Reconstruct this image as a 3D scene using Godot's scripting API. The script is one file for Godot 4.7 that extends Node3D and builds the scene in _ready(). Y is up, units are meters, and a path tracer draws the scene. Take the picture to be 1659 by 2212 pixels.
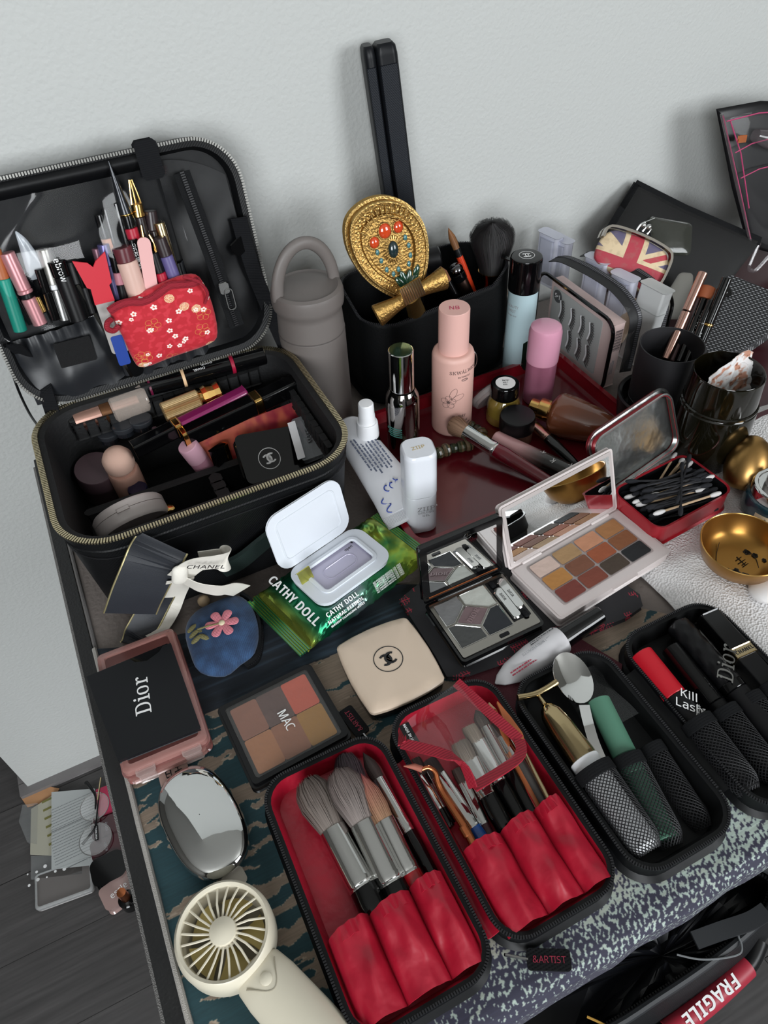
extends Node3D
# A dressing table covered in make-up, seen from above. Metres, y up; the floor is y = 0, the table top y = TY, the wall behind it z = -0.8.
const TY := 0.679
var rng := RandomNumberGenerator.new()
var mats := {}
var texs := {}
var taken := {}
var fonts := {}
var letters := {}


class G:
	var v := PackedVector3Array()
	var t := PackedVector2Array()
	func tri(a: Vector3, b: Vector3, c: Vector3, ta := Vector2.ZERO, tb := Vector2.ZERO, tc := Vector2.ZERO) -> void:
		if (b - a).cross(c - a).length_squared() < 1e-18:
			return
		v.append(a); v.append(b); v.append(c)
		t.append(ta); t.append(tb); t.append(tc)
	func quad(a: Vector3, b: Vector3, c: Vector3, d: Vector3, ta := Vector2.ZERO, tb := Vector2.ZERO, tc := Vector2.ZERO, td := Vector2.ZERO) -> void:
		tri(a, b, c, ta, tb, tc)
		tri(a, c, d, ta, tc, td)
	func rows(r: Array, closed := false) -> G:
		var n: int = r[0].size()
		var m := r.size()
		for j in m - 1:
			for i in (n if closed else n - 1):
				var k := (i + 1) % n
				var u0 := float(i) / (n if closed else n - 1)
				var u1 := float(i + 1) / (n if closed else n - 1)
				var w0 := float(j) / (m - 1)
				var w1 := float(j + 1) / (m - 1)
				quad(r[j][i], r[j + 1][i], r[j + 1][k], r[j][k], Vector2(u0, w0), Vector2(u0, w1), Vector2(u1, w1), Vector2(u1, w0))
		return self
	func move(x: Transform3D, from := 0) -> G:
		for i in range(from, v.size()):
			v[i] = x * v[i]
		return self
	func add(o: G, x := Transform3D.IDENTITY) -> G:
		for i in o.v.size():
			v.append(x * o.v[i])
		t.append_array(o.t)
		return self


func V(x: float, y: float, z: float) -> Vector3:
	return Vector3(x, y, z)


func commit(g: G, crease := 42.0) -> ArrayMesh:
	var n := g.v.size() / 3
	var mid := Vector3.ZERO
	for p in g.v:
		mid += p
	mid /= maxf(1.0, g.v.size())
	var fn := PackedVector3Array()
	fn.resize(n)
	var flux := 0.0
	for i in n:
		var a := g.v[i * 3]
		var c := (g.v[i * 3 + 2] - a).cross(g.v[i * 3 + 1] - a)
		fn[i] = c
		flux += c.dot(a - mid)
	if flux < 0.0:
		for i in n:
			fn[i] = -fn[i]
			var q := g.v[i * 3 + 1]
			g.v[i * 3 + 1] = g.v[i * 3 + 2]
			g.v[i * 3 + 2] = q
			var w := g.t[i * 3 + 1]
			g.t[i * 3 + 1] = g.t[i * 3 + 2]
			g.t[i * 3 + 2] = w
	var near := {}
	for i in g.v.size():
		var p := g.v[i]
		var key := Vector3i(roundi(p.x * 50000.0), roundi(p.y * 50000.0), roundi(p.z * 50000.0))
		if near.has(key):
			near[key].append(i / 3)
		else:
			near[key] = PackedInt32Array([i / 3])
	var un := PackedVector3Array()
	un.resize(n)
	for i in n:
		un[i] = fn[i].normalized()
	var lim := cos(deg_to_rad(crease))
	var nor := PackedVector3Array()
	nor.resize(g.v.size())
	for i in g.v.size():
		var p := g.v[i]
		var key := Vector3i(roundi(p.x * 50000.0), roundi(p.y * 50000.0), roundi(p.z * 50000.0))
		var me := un[i / 3]
		var s := Vector3.ZERO
		for f in near[key]:
			if un[f].dot(me) >= lim:
				s += fn[f]
		nor[i] = s.normalized() if s.length_squared() > 0.0 else me
	var arr := []
	arr.resize(Mesh.ARRAY_MAX)
	arr[Mesh.ARRAY_VERTEX] = g.v
	arr[Mesh.ARRAY_NORMAL] = nor
	arr[Mesh.ARRAY_TEX_UV] = g.t
	var m := ArrayMesh.new()
	m.add_surface_from_arrays(Mesh.PRIMITIVE_TRIANGLES, arr)
	return m


# ---------------------------------------------------------------- shapes
func at(p: Vector3, yaw := 0.0) -> Transform3D:
	return Transform3D(Basis(Vector3.UP, yaw), p)


func along(p0: Vector3, p1: Vector3, hint := Vector3.UP) -> Transform3D:
	# y runs from p0 to p1, z as near to the hint as it can
	var y := (p1 - p0).normalized()
	var z := (hint - y * hint.dot(y))
	if z.length() < 0.01:
		z = Vector3.BACK - y * y.z
	z = z.normalized()
	return Transform3D(Basis(y.cross(z), y, z), p0)


func flat_frame(o: Vector3, px: Vector3, normal := Vector3.UP) -> Transform3D:
	# y is the normal, x runs to px
	var x := (px - o)
	x = (x - normal * x.dot(normal)).normalized()
	return Transform3D(Basis(x, normal, x.cross(normal)), o)


func ring(r: float, y: float, seg: int, sx := 1.0, sz := 1.0) -> PackedVector3Array:
	var a := PackedVector3Array()
	for i in seg:
		var f := TAU * i / seg
		a.append(Vector3(sin(f) * r * sx, y, cos(f) * r * sz))
	return a


func lathe(prof: Array, seg := 28, sx := 1.0, sz := 1.0) -> G:
	# prof: r, y, r, y ...
	var g := G.new()
	var rs := []
	for i in prof.size() / 2:
		rs.append(ring(prof[i * 2], prof[i * 2 + 1], seg, sx, sz))
	return g.rows(rs, true)


func can(r: float, y0: float, y1: float, b := 0.0006, seg := 28) -> G:
	return lathe([0, y0, r - b, y0, r, y0 + b, r, y1 - b, r - b, y1, 0, y1], seg)


func rrect(w: float, d: float, r: float, n := 5) -> PackedVector2Array:
	var p := PackedVector2Array()
	for c in 4:
		var cx := (w / 2 - r) * (1 if c in [0, 3] else -1)
		var cy := (d / 2 - r) * (1 if c < 2 else -1)
		for i in n + 1:
			var a := PI / 2 * (c + float(i) / n)
			p.append(Vector2(cx + cos(a) * r, cy + sin(a) * r))
	return p


func inset(p: PackedVector2Array, d: float) -> PackedVector2Array:
	var q := PackedVector2Array()
	var n := p.size()
	var s := 1.0 if Geometry2D.is_polygon_clockwise(p) else -1.0
	for i in n:
		var e0 := (p[i] - p[(i + n - 1) % n]).normalized()
		var e1 := (p[(i + 1) % n] - p[i]).normalized()
		var m := Vector2(e0.y + e1.y, -e0.x - e1.x).normalized()
		var k := maxf(0.4, m.dot(Vector2(e1.y, -e1.x)))
		q.append(p[i] - m * s * d / k)
	return q


func lift(p: PackedVector2Array, y: float) -> PackedVector3Array:
	var a := PackedVector3Array()
	for q in p:
		a.append(Vector3(q.x, y, q.y))
	return a


func cap(g: G, p: PackedVector2Array, y: float) -> void:
	var ix := Geometry2D.triangulate_polygon(p)
	var lo := p[0]
	var hi := p[0]
	for q in p:
		lo = lo.min(q)
		hi = hi.max(q)
	var sz := hi - lo
	for i in ix.size() / 3:
		var a := p[ix[i * 3]]
		var b := p[ix[i * 3 + 1]]
		var c := p[ix[i * 3 + 2]]
		g.tri(Vector3(a.x, y, a.y), Vector3(b.x, y, b.y), Vector3(c.x, y, c.y), (a - lo) / sz, (b - lo) / sz, (c - lo) / sz)


func prism(p: PackedVector2Array, y0: float, y1: float, b := 0.0008) -> G:
	var g := G.new()
	var q := inset(p, b)
	if b > 0.0:
		g.rows([lift(q, y0), lift(p, y0 + b), lift(p, y1 - b), lift(q, y1)], true)
	else:
		g.rows([lift(p, y0), lift(p, y1)], true)
	var s := g.v.size()
	cap(g, q, y1)
	# the top must face as the sides do: commit() flips whole meshes, so wind caps to match
	_wind(g, s, 1.0)
	s = g.v.size()
	cap(g, q, y0)
	_wind(g, s, -1.0)
	_wind_sides(g)
	return g


func _wind(g: G, from: int, up: float) -> void:
	for i in range(from, g.v.size(), 3):
		var n := (g.v[i + 2] - g.v[i]).cross(g.v[i + 1] - g.v[i])
		if n.y * up < 0:
			var q := g.v[i + 1]
			g.v[i + 1] = g.v[i + 2]
			g.v[i + 2] = q
			var w := g.t[i + 1]
			g.t[i + 1] = g.t[i + 2]
			g.t[i + 2] = w


func _wind_sides(g: G) -> void:
	# sides are rows() quads: test flux of side faces about the middle and flip them if they face inwards
	var mid := Vector3.ZERO
	for p in g.v:
		mid += p
	mid /= g.v.size()
	var flux := 0.0
	var last := 0
	for i in range(0, g.v.size(), 3):
		var n := (g.v[i + 2] - g.v[i]).cross(g.v[i + 1] - g.v[i])
		if absf(n.y) > 0.999 * n.length():
			continue
		last = i + 3
		flux += n.x * (g.v[i].x - mid.x) + n.z * (g.v[i].z - mid.z)
	if flux < 0:
		for i in range(0, last, 3):
			var n := (g.v[i + 2] - g.v[i]).cross(g.v[i + 1] - g.v[i])
			if absf(n.y) > 0.999 * n.length():
				continue
			var q := g.v[i + 1]
			g.v[i + 1] = g.v[i + 2]
			g.v[i + 2] = q
			var w := g.t[i + 1]
			g.t[i + 1] = g.t[i + 2]
			g.t[i + 2] = w


func box(w: float, h: float, d: float, b := 0.0008, r := 0.0, x := Transform3D.IDENTITY) -> G:
	# stands on y = 0, centred; r rounds the upright edges
	return prism(rrect(w, d, maxf(r, b * 1.01), 1 if r <= b * 1.1 else 5), 0, h, b).move(x)


func beam(a: Vector3, c: Vector3) -> G:
	return box(absf(c.x - a.x), absf(c.y - a.y), absf(c.z - a.z), 0.0005).move(Transform3D(Basis(), Vector3((a.x + c.x) / 2, minf(a.y, c.y), (a.z + c.z) / 2)))


func smooth(p: PackedVector3Array, n := 6) -> PackedVector3Array:
	var q := PackedVector3Array()
	for i in p.size() - 1:
		var a := p[maxi(i - 1, 0)]
		var d := p[mini(i + 2, p.size() - 1)]
		for k in n:
			q.append(p[i].cubic_interpolate(p[i + 1], a, d, float(k) / n))
	q.append(p[p.size() - 1])
	return q


func tube(p: PackedVector3Array, rad: Variant, seg := 10, flat := 1.0, closed := false, hint := Vector3.UP) -> G:
	# rad: a number, or an array of radii spread along the path; flat squeezes it along the hint
	var g := G.new()
	var rs := []
	var n := p.size()
	var z := hint
	for i in n:
		var d := (p[(i + 1) % n if closed else mini(i + 1, n - 1)] - p[(i + n - 1) % n if closed else maxi(i - 1, 0)]).normalized()
		z = (z - d * z.dot(d))
		if z.length() < 0.001:
			z = Vector3.RIGHT - d * d.x
		z = z.normalized()
		var x := d.cross(z)
		var r := 0.0
		if rad is Array:
			var f: float = float(i) / (n - 1) * (rad.size() - 1)
			var k := mini(int(f), rad.size() - 2)
			r = lerpf(rad[k], rad[k + 1], f - k)
		else:
			r = rad
		var a := PackedVector3Array()
		for s in seg:
			var f := TAU * s / seg
			a.append(p[i] + x * cos(f) * r + z * sin(f) * r * flat)
		rs.append(a)
	if closed:
		rs.append(rs[0])
	g.rows(rs, true)
	if not closed:
		for e in [0, n - 1]:
			for s in seg:
				if e == 0:
					g.tri(p[0], rs[0][s], rs[0][(s + 1) % seg])
				else:
					g.tri(p[e], rs[e][(s + 1) % seg], rs[e][s])
	return g


func strap(p: PackedVector3Array, wide: Vector3, w: float, th: float) -> G:
	# a flat band along p, its width along "wide"
	var g := G.new()
	var rs := []
	for i in p.size():
		var d := (p[mini(i + 1, p.size() - 1)] - p[maxi(i - 1, 0)]).normalized()
		var x := (wide - d * wide.dot(d)).normalized()
		var z := d.cross(x)
		rs.append(PackedVector3Array([p[i] - x * w / 2 - z * th / 2, p[i] + x * w / 2 - z * th / 2, p[i] + x * w / 2 + z * th / 2, p[i] - x * w / 2 + z * th / 2]))
	g.rows(rs, true)
	var e: PackedVector3Array = rs[0]
	g.quad(e[0], e[1], e[2], e[3])
	e = rs[rs.size() - 1]
	g.quad(e[3], e[2], e[1], e[0])
	return g


func sheet(f: Callable, nu: int, nv: int, th := 0.001) -> G:
	# f(u, v) -> Vector3, u and v from 0 to 1; a sheet with thickness th below its face
	var top := []
	for j in nv + 1:
		var r := PackedVector3Array()
		for i in nu + 1:
			r.append(f.call(float(i) / nu, float(j) / nv))
		top.append(r)
	var g := G.new()
	g.rows(top)
	if th == 0.0:
		return g
	var low := []
	for j in nv + 1:
		var r := PackedVector3Array()
		for i in nu + 1:
			var du: Vector3 = top[j][mini(i + 1, nu)] - top[j][maxi(i - 1, 0)]
			var dv: Vector3 = top[mini(j + 1, nv)][i] - top[maxi(j - 1, 0)][i]
			r.append(top[j][i] - dv.cross(du).normalized() * th)
		low.append(r)
	var s := g.v.size()
	g.rows(low)
	for i in range(s, g.v.size(), 3):
		var q := g.v[i + 1]
		g.v[i + 1] = g.v[i + 2]
		g.v[i + 2] = q
		var w := g.t[i + 1]
		g.t[i + 1] = g.t[i + 2]
		g.t[i + 2] = w
	for j in nv:
		g.quad(top[j][0], low[j][0], low[j + 1][0], top[j + 1][0])
		g.quad(top[j + 1][nu], low[j + 1][nu], low[j][nu], top[j][nu])
	for i in nu:
		g.quad(top[0][i + 1], low[0][i + 1], low[0][i], top[0][i])
		g.quad(top[nv][i], low[nv][i], low[nv][i + 1], top[nv][i + 1])
	return g


func ball(r: Vector3, c := Vector3.ZERO, seg := 20) -> G:
	var prof := []
	for i in seg / 2 + 1:
		var a := PI * i / (seg / 2)
		prof.append(sin(a))
		prof.append(-cos(a))
	return lathe(prof, seg).move(Transform3D(Basis.from_scale(r), c))


func arc(c: Vector2, r0: float, r1: float, a0: float, a1: float, h: float, n := 24) -> G:
	# a flat arched bar lying in the xz plane, 0 to h high
	var p := PackedVector2Array()
	for i in n + 1:
		var a := lerpf(a0, a1, float(i) / n)
		p.append(c + Vector2(cos(a), sin(a)) * r1)
	for i in n + 1:
		var a := lerpf(a1, a0, float(i) / n)
		p.append(c + Vector2(cos(a), sin(a)) * r0)
	return prism(p, 0, h, 0.0)


func hoop(r0: float, r1: float, h: float, n := 36) -> G:
	return lathe([r0, 0, r1, 0, r1, h, r0, h, r0, 0], n)


# ---------------------------------------------------------------- materials
func img(w: int, h: int, f: Callable) -> Image:
	var b := PackedByteArray()
	b.resize(w * h * 3)
	for y in h:
		for x in w:
			var c: Color = f.call(x, y)
			var k := (y * w + x) * 3
			b[k] = int(clampf(c.r, 0, 1) * 255.0)
			b[k + 1] = int(clampf(c.g, 0, 1) * 255.0)
			b[k + 2] = int(clampf(c.b, 0, 1) * 255.0)
	return Image.create_from_data(w, h, false, Image.FORMAT_RGB8, b)


func tex(key: String, maker: Callable) -> ImageTexture:
	if not texs.has(key):
		texs[key] = ImageTexture.create_from_image(maker.call())
	return texs[key]


func noise(freq: float, sd: int, oct := 3, kind := FastNoiseLite.TYPE_SIMPLEX_SMOOTH) -> FastNoiseLite:
	var n := FastNoiseLite.new()
	n.noise_type = kind
	n.frequency = freq
	n.seed = sd
	n.fractal_octaves = oct
	return n


func relief(key: String) -> ImageTexture:
	# grey height pictures shared by many materials
	match key:
		"grain": return tex(key, func(): return noise(0.09, 3, 3).get_seamless_image(256, 256))
		"soft": return tex(key, func(): return noise(0.018, 8, 4).get_seamless_image(256, 256))
		"fuzz": return tex(key, func(): return noise(0.25, 5, 2).get_seamless_image(256, 256))
		"crumple": return tex(key, func():
			var n := noise(0.02, 9, 3, FastNoiseLite.TYPE_CELLULAR)
			n.cellular_return_type = FastNoiseLite.RETURN_DISTANCE2_SUB
			return n.get_seamless_image(256, 256))
		"loops": return tex(key, func():
			var n := noise(0.11, 9, 1, FastNoiseLite.TYPE_CELLULAR)
			n.cellular_return_type = FastNoiseLite.RETURN_DISTANCE
			return n.get_seamless_image(256, 256))
		"twill": return tex(key, func(): return img(64, 64, func(x, y): return Color.WHITE * (0.5 + 0.5 * sin(TAU * (x + y) / 8.0))))
		"weave": return tex(key, func(): return img(64, 64, func(x, y): return Color.WHITE * (0.5 + 0.25 * sin(TAU * x / 8.0) * (1 if (y / 8) % 2 else -1) + 0.25 * sin(TAU * y / 8.0))))
		"ribs": return tex(key, func(): return img(64, 64, func(x, _y): return Color.WHITE * (0.5 + 0.5 * sin(TAU * x / 8.0))))
		"rows": return tex(key, func(): return img(64, 64, func(_x, y): return Color.WHITE * (0.5 + 0.5 * sin(TAU * y / 8.0))))
	return null


func M(key: String, col := "808080", rough := 0.5, metal := 0.0, o := {}) -> StandardMaterial3D:
	# colours are sRGB; o: bump [relief, centimetres, repeats per metre], alpha, coat, sheen, back, glass, tex
	if mats.has(key):
		return mats[key]
	var m := StandardMaterial3D.new()
	m.resource_name = key
	m.albedo_color = Color(col)
	m.roughness = rough
	m.metallic = metal
	if o.has("bump"):
		m.heightmap_enabled = true
		m.heightmap_texture = relief(o.bump[0])
		m.heightmap_scale = o.bump[1]
		m.uv1_triplanar = not o.has("uv")
		m.uv1_scale = Vector3.ONE * float(o.bump[2])
	if o.has("tex"):
		m.albedo_texture = o.tex
		m.albedo_color = Color.WHITE
	if o.has("coat"):
		m.clearcoat_enabled = true
		m.clearcoat = o.coat
		m.clearcoat_roughness = 0.08
	if o.has("sheen"):
		m.rim_enabled = true
		m.rim = o.sheen
		m.rim_tint = 0.6
	if o.has("back"):
		m.backlight_enabled = true
		m.backlight = Color(o.back)
	if o.has("alpha"):
		m.transparency = BaseMaterial3D.TRANSPARENCY_ALPHA
		m.albedo_color.a = o.alpha
		m.cull_mode = BaseMaterial3D.CULL_DISABLED
	if o.has("glass"):
		m.refraction_enabled = true
		m.refraction_scale = o.glass
		m.albedo_color.a = o.get("a", 0.0)
	if o.has("spec"):
		m.metallic_specular = o.spec
	if o.has("vc"):
		m.vertex_color_use_as_albedo = true
	mats[key] = m
	return m


# ---------------------------------------------------------------- things and parts
func numbered(called: String) -> String:
	taken[called] = taken.get(called, 0) + 1
	return called if taken[called] == 1 else "%s_%03d" % [called, taken[called] - 1]


func tag(o: Node3D, label: String, category: String, group := "") -> void:
	o.set_meta("label", label)
	o.set_meta("category", category)
	if group:
		o.set_meta("group", group)


func thing(called: String, label: String, category: String, x := Transform3D.IDENTITY, group := "") -> Node3D:
	var o := Node3D.new()
	o.name = numbered(called)
	add_child(o)
	o.transform = x
	tag(o, label, category, group)
	return o


func part(parent: Node3D, called: String, g: G, m: Material, world := false, label := "", crease := 42.0) -> MeshInstance3D:
	var o := MeshInstance3D.new()
	o.name = called
	o.mesh = commit(g, crease)
	o.material_override = m
	parent.add_child(o, true)
	if world:
		o.global_transform = Transform3D.IDENTITY
	if label:
		o.set_meta("label", label)
	return o


func solo(called: String, label: String, category: String, g: G, m: Material, x := Transform3D.IDENTITY, group := "", crease := 42.0) -> MeshInstance3D:
	var o := MeshInstance3D.new()
	o.name = numbered(called)
	o.mesh = commit(g, crease)
	o.material_override = m
	add_child(o)
	o.transform = x
	tag(o, label, category, group)
	return o


func setting(called: String, g: G, m: Material, parent: Node3D = null) -> MeshInstance3D:
	var o := MeshInstance3D.new()
	o.mesh = commit(g)
	o.material_override = m
	if parent:
		o.name = called
		parent.add_child(o, true)
	else:
		o.name = called
		add_child(o)
		o.set_meta("kind", "structure")
	return o


func stuff(o: Node3D) -> Node3D:
	o.set_meta("kind", "stuff")
	return o


func font(serif: bool, bold := false, italic := false) -> Font:
	var key := [serif, bold, italic]
	if not fonts.has(key):
		var f := SystemFont.new()
		f.font_names = PackedStringArray(["Droid Serif" if serif else "Droid Sans"])
		f.font_weight = 700 if bold else 400
		f.font_italic = italic
		fonts[key] = f
	return fonts[key]


func write(parent: Node3D, s: String, high: float, x: Transform3D, m: Material, o := {}) -> MeshInstance3D:
	# raised lettering about "high" metres tall in capitals, centred, in the xy plane of x facing its z; o: serif, bold, italic, bend (cylinder radius), wide
	var t := TextMesh.new()
	t.text = s
	t.font = font(o.get("serif", false), o.get("bold", false), o.get("italic", false))
	t.font_size = 24
	t.pixel_size = high / 17.3
	t.depth = o.get("deep", 0.0002)
	t.curve_step = 2.0
	t.line_spacing = o.get("gap", 0.0)
	var a := t.get_mesh_arrays()
	var v: PackedVector3Array = a[Mesh.ARRAY_VERTEX]
	var nn: PackedVector3Array = a[Mesh.ARRAY_NORMAL]
	var wide: float = o.get("wide", 1.0)
	var bend: float = o.get("bend", 0.0)
	for i in v.size():
		var p := v[i]
		p.x *= wide
		if bend > 0.0:
			var f := p.x / bend
			nn[i] = nn[i].rotated(Vector3.UP, f)
			p = Vector3(sin(f) * (bend + p.z), p.y, cos(f) * (bend + p.z))
		v[i] = p
	a[Mesh.ARRAY_VERTEX] = v
	a[Mesh.ARRAY_NORMAL] = nn
	a[Mesh.ARRAY_TANGENT] = null
	var am := ArrayMesh.new()
	am.add_surface_from_arrays(Mesh.PRIMITIVE_TRIANGLES, a)
	var n := MeshInstance3D.new()
	n.name = "lettering"
	n.mesh = am
	n.material_override = m
	parent.add_child(n, true)
	n.transform = x
	return n


func lines(parent: Node3D, x: Transform3D, count: int, w: float, gap: float, m: Material) -> void:
	# rows of print too small to read: broken hairlines in the xy plane of x
	var g := G.new()
	for k in count:
		var at_x := -w / 2
		var j := k
		while at_x < w / 2 * (0.75 + 0.25 * ((k * 5) % 3) / 2.0):
			var l: float = w * [0.07, 0.12, 0.05, 0.09][j % 4]
			g.add(box(l, gap * 0.45, 0.0002, 0.00005), at(Vector3(at_x + l / 2, -k * gap, 0)))
			at_x += l + w * 0.02
			j += 1
	part(parent, "fine_print", g, m).transform = x


func flat_up(p: Vector3, yaw := 0.0) -> Transform3D:
	# for write(): lettering that lies on a level top, read from +z
	return Transform3D(Basis(Vector3.UP, yaw) * Basis(Vector3.RIGHT, -PI / 2), p)


func round_logo(parent: Node3D, r: float, x: Transform3D, m: Material, circle := true) -> void:
	# two arcs back to back and linked, in a thin circle; lies in the xz plane of x
	var g := G.new()
	if circle:
		g.add(hoop(r * 0.94, r, 0.00015))
	var k := r * 0.46
	g.add(arc(Vector2(r * 0.2, 0), k * 0.68, k, deg_to_rad(48), deg_to_rad(312), 0.00025))
	g.add(arc(Vector2(-r * 0.2, 0), k * 0.68, k, deg_to_rad(-132), deg_to_rad(132), 0.0002))
	part(parent, "emblem", g, m).transform = x


func bristles(parent: Node3D, called: String, prof: Array, count: int, w: float, roots: Color, tips: Color, flat := 1.0, mess := 0.12) -> MeshInstance3D:
	# hair of a brush: thin tapering blades that fill the outline prof (r, y, ...); colours are linear
	var v := PackedVector3Array()
	var nn := PackedVector3Array()
	var cc := PackedColorArray()
	var n := prof.size() / 2
	for k in count:
		var a := rng.randf() * TAU
		var f := sqrt(rng.randf())
		if k % 2:
			f = 0.93 + 0.07 * rng.randf()
		var j := 1.0 + rng.randfn(0, 0.02)
		var wob := rng.randfn(0, mess)
		var shade := 0.8 + 0.4 * rng.randf()
		var last := Vector3.ZERO
		var side := Vector3(cos(a), 0, -sin(a))
		for i in n - 1:
			var p := []
			for e in 2:
				var r: float = prof[(i + e) * 2] * f
				var y: float = lerpf(prof[1], prof[(i + e) * 2 + 1], j)
				var b := a + wob * float(i + e) / n
				p.append(Vector3(sin(b) * r, y, cos(b) * r * flat))
			var w0 := w * (1.0 - 0.75 * float(i) / (n - 1))
			var w1 := w * (1.0 - 0.75 * float(i + 1) / (n - 1))
			var c0 := roots.lerp(tips, float(i) / (n - 1)) * shade
			var c1 := roots.lerp(tips, float(i + 1) / (n - 1)) * shade
			c0.a = 1
			c1.a = 1
			var q := [p[0] - side * w0, p[0] + side * w0, p[1] + side * w1, p[1] - side * w1]
			var no := Vector3(sin(a), 0.25, cos(a)).normalized()
			for ix in [0, 2, 1, 0, 3, 2]:
				v.append(q[ix])
				nn.append(no)
				cc.append(c0 if ix < 2 else c1)
	var arr := []
	arr.resize(Mesh.ARRAY_MAX)
	arr[Mesh.ARRAY_VERTEX] = v
	arr[Mesh.ARRAY_NORMAL] = nn
	arr[Mesh.ARRAY_COLOR] = cc
	var am := ArrayMesh.new()
	am.add_surface_from_arrays(Mesh.PRIMITIVE_TRIANGLES, arr)
	var o := MeshInstance3D.new()
	o.name = called
	o.mesh = am
	o.material_override = M("hair", "ffffff", 0.6, 0.0, {"vc": 1})
	parent.add_child(o, true)
	return stuff(o)


func lin(hex: String) -> Color:
	return Color(hex).srgb_to_linear()


func lat(o: Node3D, called: String, prof: Array, m: Material, seg := 28, label := "") -> MeshInstance3D:
	return part(o, called, lathe(prof, seg), m, false, label)


func cyl(o: Node3D, called: String, r: float, y0: float, y1: float, m: Material, b := 0.0005, label := "") -> MeshInstance3D:
	return part(o, called, can(r, y0, y1, minf(b, r * 0.4)), m, false, label)


func brush(label: String, group: String, p0: Vector3, p1: Vector3, q: Dictionary, hint := Vector3.UP) -> Node3D:
	# a make-up brush from the end of its handle p0 to the tip of its hair p1.
	# q: r (ferrule radius), hair, ferrule (lengths), handle, metal, roots, tips, kind ("round", "flat", "point", "dome"), flat, spread, count
	var o := thing("makeup_brush", label, "brush", along(p0, p1, hint), group)
	var L := p0.distance_to(p1)
	var h0: float = L - q.hair
	var f0: float = h0 - q.ferrule
	var r: float = q.r
	var mm: Material = q.get("metal", M("chrome"))
	var end: float = q.get("end", 0.6)
	lat(o, "handle", [0, 0, r * end * 0.7, 0.001, r * end, 0.006, r * (end + 1.05) / 2, f0 * 0.5, r * 1.04, f0 - 0.012, r * 0.97, f0, 0, f0], q.handle, 20)
	var fl: float = q.get("flat", 1.0)
	var fe := lathe([0, f0, r, f0, r * 1.02, f0 + 0.001, r * 0.97, f0 + 0.002, r * 1.02, f0 + 0.003, r * 1.0, f0 + 0.004, r * 1.03, f0 + 0.0055, r, f0 + 0.007, r * 0.98, h0, r * 0.8, h0 + 0.0002, 0, h0 - 0.002], 24)
	if fl != 1.0:
		for i in fe.v.size():
			var t := clampf((fe.v[i].y - f0) / q.ferrule, 0, 1)
			fe.v[i].z *= lerpf(1.0, fl, t)
			fe.v[i].x *= lerpf(1.0, q.get("spread", 1.15), t)
	part(o, "ferrule", fe, mm)
	var s: float = r * 0.95 * (q.get("spread", 1.15) if fl != 1.0 else 1.0)
	var hl: float = q.hair
	var prof := []
	match q.get("kind", "dome"):
		"dome": prof = [s * 0.9, h0 - 0.002, s * 1.2, h0 + hl * 0.25, s * 1.45, h0 + hl * 0.5, s * 1.4, h0 + hl * 0.75, s * 0.95, h0 + hl * 0.93, s * 0.15, L]
		"point": prof = [s * 0.95, h0 - 0.002, s * 1.15, h0 + hl * 0.3, s * 1.05, h0 + hl * 0.6, s * 0.5, h0 + hl * 0.85, 0.0002, L]
		"flat": prof = [s * 0.95, h0 - 0.002, s * 1.05, h0 + hl * 0.4, s * 1.05, h0 + hl * 0.8, s * 0.97, L]
		"big": prof = [s * 0.95, h0 - 0.002, s * 1.2, h0 + hl * 0.3, s * 1.55, h0 + hl * 0.62, s * 1.6, h0 + hl * 0.78, s * 1.25, h0 + hl * 0.93, s * 0.3, L]
	# a core keeps the hair from being seen through
	var core := []
	for i in prof.size() / 2:
		core.append(prof[i * 2] * 0.9)
		core.append(lerpf(prof[1], prof[i * 2 + 1], 0.97))
	core.append(0.0)
	core.append(lerpf(prof[1], prof[prof.size() - 1], 0.97))
	var cg := lathe(core, 20, 1.0, fl)
	var cm := M("core_" + str(q.roots) + str(q.tips), q.roots, 0.75, 0.0, {"bump": ["fuzz", 0.03, 60.0]})
	cm.albedo_color = Color(q.roots).lerp(Color(q.tips), 0.5)
	var head := part(o, "bristles", cg, cm)
	bristles(head, "hair", prof, q.get("count", 420), q.get("thin", 0.00025), lin(q.roots), lin(q.tips), fl)
	return o



func daylight(x: float, w: float, energy: float) -> void:
	# the soft light of an overcast sky that comes in through one window of the wall behind the viewer
	var l := AreaLight3D.new()
	l.name = "window_daylight"
	l.area_size = Vector2(w, 1.3)
	l.light_energy = energy
	l.light_color = Color(0.975, 0.99, 1.0)
	l.area_range = 12.0
	l.area_attenuation = 2.0
	l.shadow_enabled = true
	add_child(l)
	l.transform = Transform3D(Basis(), Vector3(x, 1.65, 1.98))


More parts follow.
